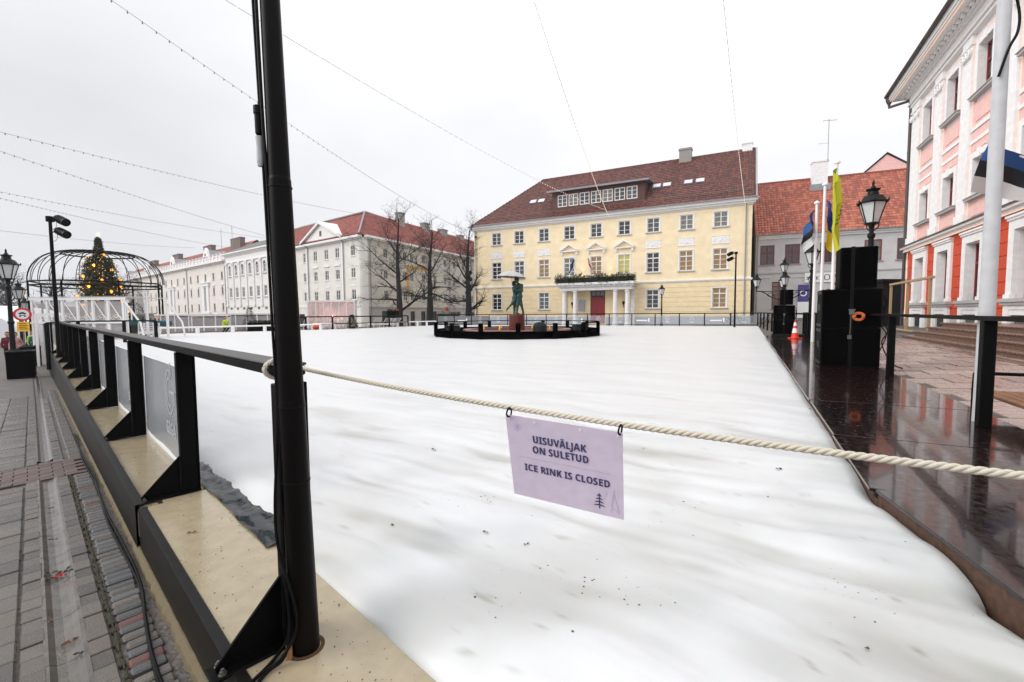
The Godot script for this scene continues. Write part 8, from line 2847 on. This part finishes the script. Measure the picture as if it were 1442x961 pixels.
# ------------------------------------------------------------------ people
func person(label: String, at: Vector3, turn: float, h: float, jacket: String, trousers: String, pose := 0, cap := "hair"):
	var t := thing("person", label, "person", at, turn)
	var s := h / 1.75
	var P := func(x: float, y: float, z: float) -> Vector3: return Vector3(x, y, z) * s
	var st := 0.12 if pose == 1 else 0.02
	var crouch := pose == 2
	var hy := 0.92 if not crouch else 0.45
	var lean := 0.0 if not crouch else 0.16
	var sh := P.call(0, hy + 0.52, lean)
	var legs := []
	var shoes := []
	for g in [-1, 1]:
		var foot: Vector3 = P.call(0.11 * g, 0.09, st * g)
		var knee: Vector3 = P.call(0.11 * g, 0.5, st * 0.6 * g + 0.03) if not crouch else P.call(0.17 * g, 0.46, 0.36)
		var hip: Vector3 = P.call(0.09 * g, hy, 0)
		legs.append([foot, knee, 0.052 * s, 0.065 * s]); legs.append([knee, hip, 0.07 * s, 0.095 * s])
		shoes.append([foot + P.call(0, -0.045, -0.03), foot + P.call(0, -0.05, 0.15), 0.045 * s, 0.038 * s])
	legs.append([P.call(-0.07, hy + 0.02, 0), P.call(0.07, hy + 0.02, 0), 0.12 * s, 0.12 * s])
	var skin := [[sh + P.call(0, 0.02, 0.0), sh + P.call(0, 0.11, 0.01), 0.05 * s, 0.048 * s], [sh + P.call(0, 0.19, 0.02), sh + P.call(0, 0.26, 0.01), 0.082 * s, 0.092 * s], [sh + P.call(0, 0.19, 0.1), sh + P.call(0, 0.175, 0.115), 0.018 * s, 0.014 * s], [sh + P.call(-0.088, 0.2, 0.0), sh + P.call(-0.09, 0.23, 0.0), 0.016 * s, 0.016 * s], [sh + P.call(0.088, 0.2, 0.0), sh + P.call(0.09, 0.23, 0.0), 0.016 * s, 0.016 * s]]
	skin.append([sh + P.call(0, 0.02, 0), sh + P.call(0, -0.05, 0), 0.055 * s, 0.08 * s])
	var coat := [[P.call(-0.08, hy + 0.0, 0), P.call(0.08, hy + 0.0, 0), 0.135 * s, 0.135 * s], [P.call(0, hy + 0.1, lean * 0.3), P.call(0, hy + 0.34, lean * 0.8), 0.14 * s, 0.16 * s], [sh + P.call(-0.14, -0.06, 0), sh + P.call(0.14, -0.06, 0), 0.085 * s, 0.085 * s], [sh + P.call(0, -0.02, 0), sh + P.call(0, 0.05, 0), 0.09 * s, 0.066 * s]]
	for g in [-1, 1]:
		var sd: Vector3 = sh + P.call(0.18 * g, -0.06, 0)
		var el: Vector3 = sd + P.call(0.06 * g, -0.28, -0.03 - st * 0.5 * g)
		var wr: Vector3 = el + P.call(-0.02 * g, -0.22, 0.1 - st * 0.5 * g)
		if crouch: wr = el + P.call(-0.05 * g, -0.1, 0.22)
		coat.append([sd, el, 0.068 * s, 0.055 * s]); coat.append([el, wr, 0.055 * s, 0.043 * s])
		skin.append([sh + P.call(0, -0.04, 0), sd, 0.045 * s, 0.04 * s]); skin.append([sd, el, 0.04 * s, 0.034 * s]); skin.append([el, wr, 0.034 * s, 0.026 * s])
		hand(skin, wr, (wr - el).normalized(), Vector3.BACK * 1.0, s)
	obj("body", body(skin, 0.013 * s, 0.02), M.skin, t)
	obj("jacket", body(coat, 0.028 * s, 0.05), M[jacket], t)
	obj("trousers", body(legs, 0.028 * s, 0.04), M[trousers], t)
	obj("shoes", body(shoes, 0.02 * s, 0.02), M.rubber, t)
	var hr := [[sh + P.call(0, 0.25, -0.015), sh + P.call(0, 0.29, 0.0), 0.094 * s, 0.088 * s], [sh + P.call(0, 0.17, -0.045), sh + P.call(0, 0.25, -0.03), 0.07 * s, 0.085 * s]]
	obj("hair" if cap == "hair" else "hood", body(hr, 0.02 * s, 0.03), M[cap], t)
	var ey := MB.new()
	for g in [-1, 1]: ey.lathe([[0.0, -0.009 * s], [0.011 * s, 0.0], [0.0, 0.009 * s]], 6, sh + P.call(0.033 * g, 0.215, 0.088))
	obj("eyes", ey, M.rubber, t)

func build_people():
	person("person in a dark maroon and navy jacket beside the lamps, leftmost of the walkers", on_land(Vector3(-29.2, 0, -26.3)), 40, 1.74, "cloth_maroon", "cloth_navy", 1)
	person("person in a dusty pink jacket walking close beside the one in maroon", on_land(Vector3(-28.4, 0, -26.0)), 30, 1.7, "cloth_pink", "cloth_black", 1)
	person("person in a yellow high visibility vest between the lamps and planters", on_land(Vector3(-34.2, 0, -32.4)), 60, 1.8, "cloth_hivis", "cloth_navy", 0)
	person("person in a teal jacket walking away beside the white gate frame", on_land(Vector3(-32.8, 0, -31.2)), 220, 1.74, "cloth_teal", "cloth_black", 1)
	person("person in a bright red hooded jacket standing at the foot of the cage", on_land(Vector3(-29.0, 0, -36.0), 0.35), -20, 1.7, "cloth_red", "cloth_black", 0, "cloth_red")
	person("person in a bright yellow vest crouching behind the white barrier", Vector3(-22.4, -0.06, -35.4), 80, 1.75, "cloth_hivis", "cloth_black", 2)
	var fl := thing("orange_float", "small round orange buoy lying under the white barrier right of the tall pole", "buoy", Vector3(-16.6, 0.05, -38.6))
	var b := MB.new()
	b.lathe([[0.0, 0.0], [0.2, 0.05], [0.3, 0.2], [0.24, 0.36], [0.08, 0.42], [0.05, 0.5], [0.0, 0.5]], 14)
	obj("float_body", b, M.cloth_orange, fl)

# ------------------------------------------------------------------ light strings over the square
func light_string(label: String, a: Vector3, b: Vector3, sag: float, gap: float, lit: bool):
	var t := thing("light_string", label, "light string", Vector3.ZERO, 0, "strings of small lights over the square")
	var pts := PackedVector3Array()
	for i in 41:
		var f := i / 40.0
		pts.push_back(a.lerp(b, f) - Vector3(0, sag * 4 * f * (1 - f), 0))
	var w := MB.new()
	w.tube(pts, 0.009, 4)
	obj("wire", w, M.wire, t)
	var bu := MB.new()
	var n := int(a.distance_to(b) / gap)
	for i in range(1, n):
		var f := float(i) / n
		var p := a.lerp(b, f) - Vector3(0, sag * 4 * f * (1 - f), 0)
		bu.lathe([[0.014, 0.02], [0.022, -0.02], [0.024, -0.045], [0.0, -0.08]], 6, p)
	stuff(obj("bulbs", bu, M.bulb if lit else M.bulb_dark, t))

func build_strings():
	var q := [
		["light string running down to the middle of the yellow facade, over the dormer", Vector3(11.07, 12.06, -52.1), Vector3(-0.72, 10.84, -9.07), 0.5, true],
		["light string running down to the right end of the yellow facade", Vector3(23.27, 11.8, -45.89), Vector3(4.17, 10.88, -10.07), 0.5, true],
		["light string crossing right of the tall pole down to the yellow facade's cornice", Vector3(10.85, 12.88, -52.21), Vector3(-10.97, 10.72, -8.95), 0.8, true],
		["light string crossing behind the tall pole down to the yellow building's left corner", Vector3(-6.6, 12.6, -61.33), Vector3(-12.45, 10.76, -7.54), 0.8, false],
		["highest of the light strings entering at the left edge, ending at the corner roof", Vector3(-21.01, 15.77, -67.45), Vector3(-20.7, 8.0, -11.7), 0.4, false],
		["light string from the left edge to the pediment of the corner building", Vector3(-30.86, 11.61, -69.43), Vector3(-21.9, 8.6, -13.8), 0.4, false],
		["light string from the left edge to the white classical building's cornice", Vector3(-36.37, 13.29, -73.74), Vector3(-30.0, 8.4, -21.1), 0.4, false],
		["light string from the left edge to the long terrace's right end", Vector3(-51.51, 13.7, -85.57), Vector3(-29.4, 8.3, -20.8), 0.4, false],
		["lowest light string at the left, crossing over the iron cage", Vector3(-67.16, 15.67, -97.79), Vector3(-41.1, 8.0, -31.5), 0.4, false]]
	for s in q: light_string(s[0], s[1], s[2], s[3], 0.5, s[4])

func blades(called: String, label: String, cat: String, m: Color, spots: Array, size: float):
	var t := thing(called, label, cat)
	var b := MB.new()
	for p in spots:
		b.col = m * rng.randf_range(0.7, 1.3)
		b.col.a = 1
		for k in 2:
			var d := Vector3(rng.randf_range(-1, 1), rng.randf_range(0.0, 0.25), rng.randf_range(-1, 1)).normalized() * size
			b.leaf(p + Vector3(0, 0.004, 0), d, size * 0.35)
	obj("leaf", b, M.needles, t)
	return t

func gpt(u: float, v: float, up := 0.0) -> Vector3:
	var p := fence_pt(u, v)
	return Vector3(p.x, land(p.x, p.z) + up, p.z)

func build_bits():
	# cables lying along the foot of the plate
	for k in 2:
		var pts := []
		for i in 26:
			var u := -0.9 + i * 0.35
			var v := 0.325 + 0.012 * k + 0.012 * sin(u * 2.3 + k)
			if u < 1.6: v += 0.05 * sin((1.6 - u) * 1.5)
			pts.append(gpt(u, v, 0.012))
		var b := MB.new()
		b.tube(smooth_path(pts, Vector3.ZERO, 4), 0.008, 6)
		tag(obj("ground_cable", b, M.rubber), ["black cable lying on the setts closest to the foam edge", "black cable lying on the setts beside its twin, farther from the foam"][k], "cable")
	var sp := []
	for i in 16: sp.append(gpt(2.25 + rng.randf_range(-0.07, 0.07), 0.66 + rng.randf_range(-0.05, 0.05), -0.005))
	blades("leaf_litter", "small heap of wet brown leaves lying in the paved gutter", "leaves", Color(0.045, 0.03, 0.02), sp, 0.03)
	var rs := thing("red_scrap", "tiny bright red scrap lying on the wet leaves in the gutter", "scrap", gpt(2.2, 0.655, 0.0), 30)
	var rm := MB.new()
	for k in 5: rm.leaf(Vector3(rng.randf_range(-0.01, 0.01), 0.004, rng.randf_range(-0.01, 0.01)), Vector3(rng.randf_range(-1, 1), 0.3, rng.randf_range(-1, 1)).normalized() * 0.022, 0.009)
	obj("scrap", rm, M.sign_red, rs)
	for q in [["curled brown leaf lying in the gutter nearest the camera", 1.3, 0.64, Color(0.09, 0.045, 0.02), 0.035], ["brown leaf fragments by the left gutter edge", 1.62, 0.71, Color(0.12, 0.07, 0.04), 0.02], ["small dark twig lying in the gutter channel", 1.16, 0.62, Color(0.02, 0.018, 0.015), 0.024], ["dark leaf lying far along the gutter by the brick band", 3.9, 0.65, Color(0.03, 0.025, 0.02), 0.03], ["dark leaf lying in the wet gutter beyond the heap", 3.0, 0.66, Color(0.03, 0.025, 0.02), 0.025]]:
		blades("fallen_leaf", q[0], "leaf", q[3], [gpt(q[1], q[2], -0.008), gpt(q[1] + 0.01, q[2] + 0.012, -0.008)], q[4])
	blades("fallen_leaf", "reddish brown leaf lying on the concrete border near the tall pole", "leaf", Color(0.16, 0.06, 0.02), [fence_pt(1.5, 0.08, 0.001)], 0.03)
	# grit on the border slab and debris on the snow
	var g := MB.new()
	for i in 260:
		var u := pow(rng.randf(), 1.6) * 4.5 - 0.5
		var p := fence_pt(u, rng.randf_range(-0.22, 0.2), 0.0)
		g.col = Color(0.06, 0.05, 0.035) * rng.randf_range(0.5, 1.6)
		var s := rng.randf_range(0.0008, 0.0026)
		g.box(p - Vector3(s, s, s * 1.4), p + Vector3(s, s * 0.8, s * 1.4))
	var gr := obj("grit", g, M.needles)
	gr.set_meta("kind", "stuff")
	tag(gr, "scattered grit on the concrete border beside the tall pole", "grit")
	var sk := MB.new()
	for i in 200:
		var cc: Vector3 = [Vector3(1.55, 0, -2.0), Vector3(0.45, 0, -2.0), Vector3(0.0, 0, -2.0), Vector3(1.0, 0, -2.7), Vector3(-0.3, 0, -3.0)][rng.randi() % 5]
		var p := cc + Vector3(rng.randfn(0, 0.16), 0, rng.randfn(0, 0.11))
		if i % 5 == 0: p = Vector3(rng.randf_range(-1.5, 2.2), 0, rng.randf_range(-6.0, -1.6))
		p.y = ice_height(p.x, p.z)
		if p.y < 0.03: continue
		sk.col = Color(0.07, 0.06, 0.045) * rng.randf_range(0.4, 1.8)
		var s := 0.0009 + 0.0034 * pow(rng.randf(), 2.5)
		sk.cbox(p - Vector3(s, s * 0.4, s), p + Vector3(s * rng.randf_range(0.6, 2.2), s * 0.5, s), s * 0.3)
	var so := obj("snow_specks", sk, M.needles)
	so.set_meta("kind", "stuff")
	tag(so, "fine dark grit scattered over the thawing snow near the camera", "grit")
	var spots := [["dark twig scrap on the snow left of the hanging sign", Vector3(-0.74, 0.095, -4.17), 0.05], ["dark scrap on the snow below left of the sign", Vector3(-0.16, 0.095, -2.56), 0.03], ["small dark scrap on the grey patch of snow near the border", Vector3(-0.72, 0.095, -2.66), 0.035], ["thin black twig on the snow just under the rope at right", Vector3(2.13, 0.095, -3.56), 0.05], ["brown flake on the snow below the sign", Vector3(0.07, 0.095, -2.42), 0.025], ["dark scrap on the snow near the bottom right", Vector3(1.33, 0.095, -1.63), 0.02], ["small scrap on the snow by the far deck edge", Vector3(3.84, 0.095, -5.82), 0.05], ["small dark scrap on the open ice beyond the rope", Vector3(1.22, 0.095, -4.21), 0.03]]
	for q in spots:
		var p: Vector3 = q[1]
		p.y = ice_height(p.x, p.z)
		blades("snow_debris", q[0], "debris", Color(0.06, 0.054, 0.048), [p], q[2] * 0.8)
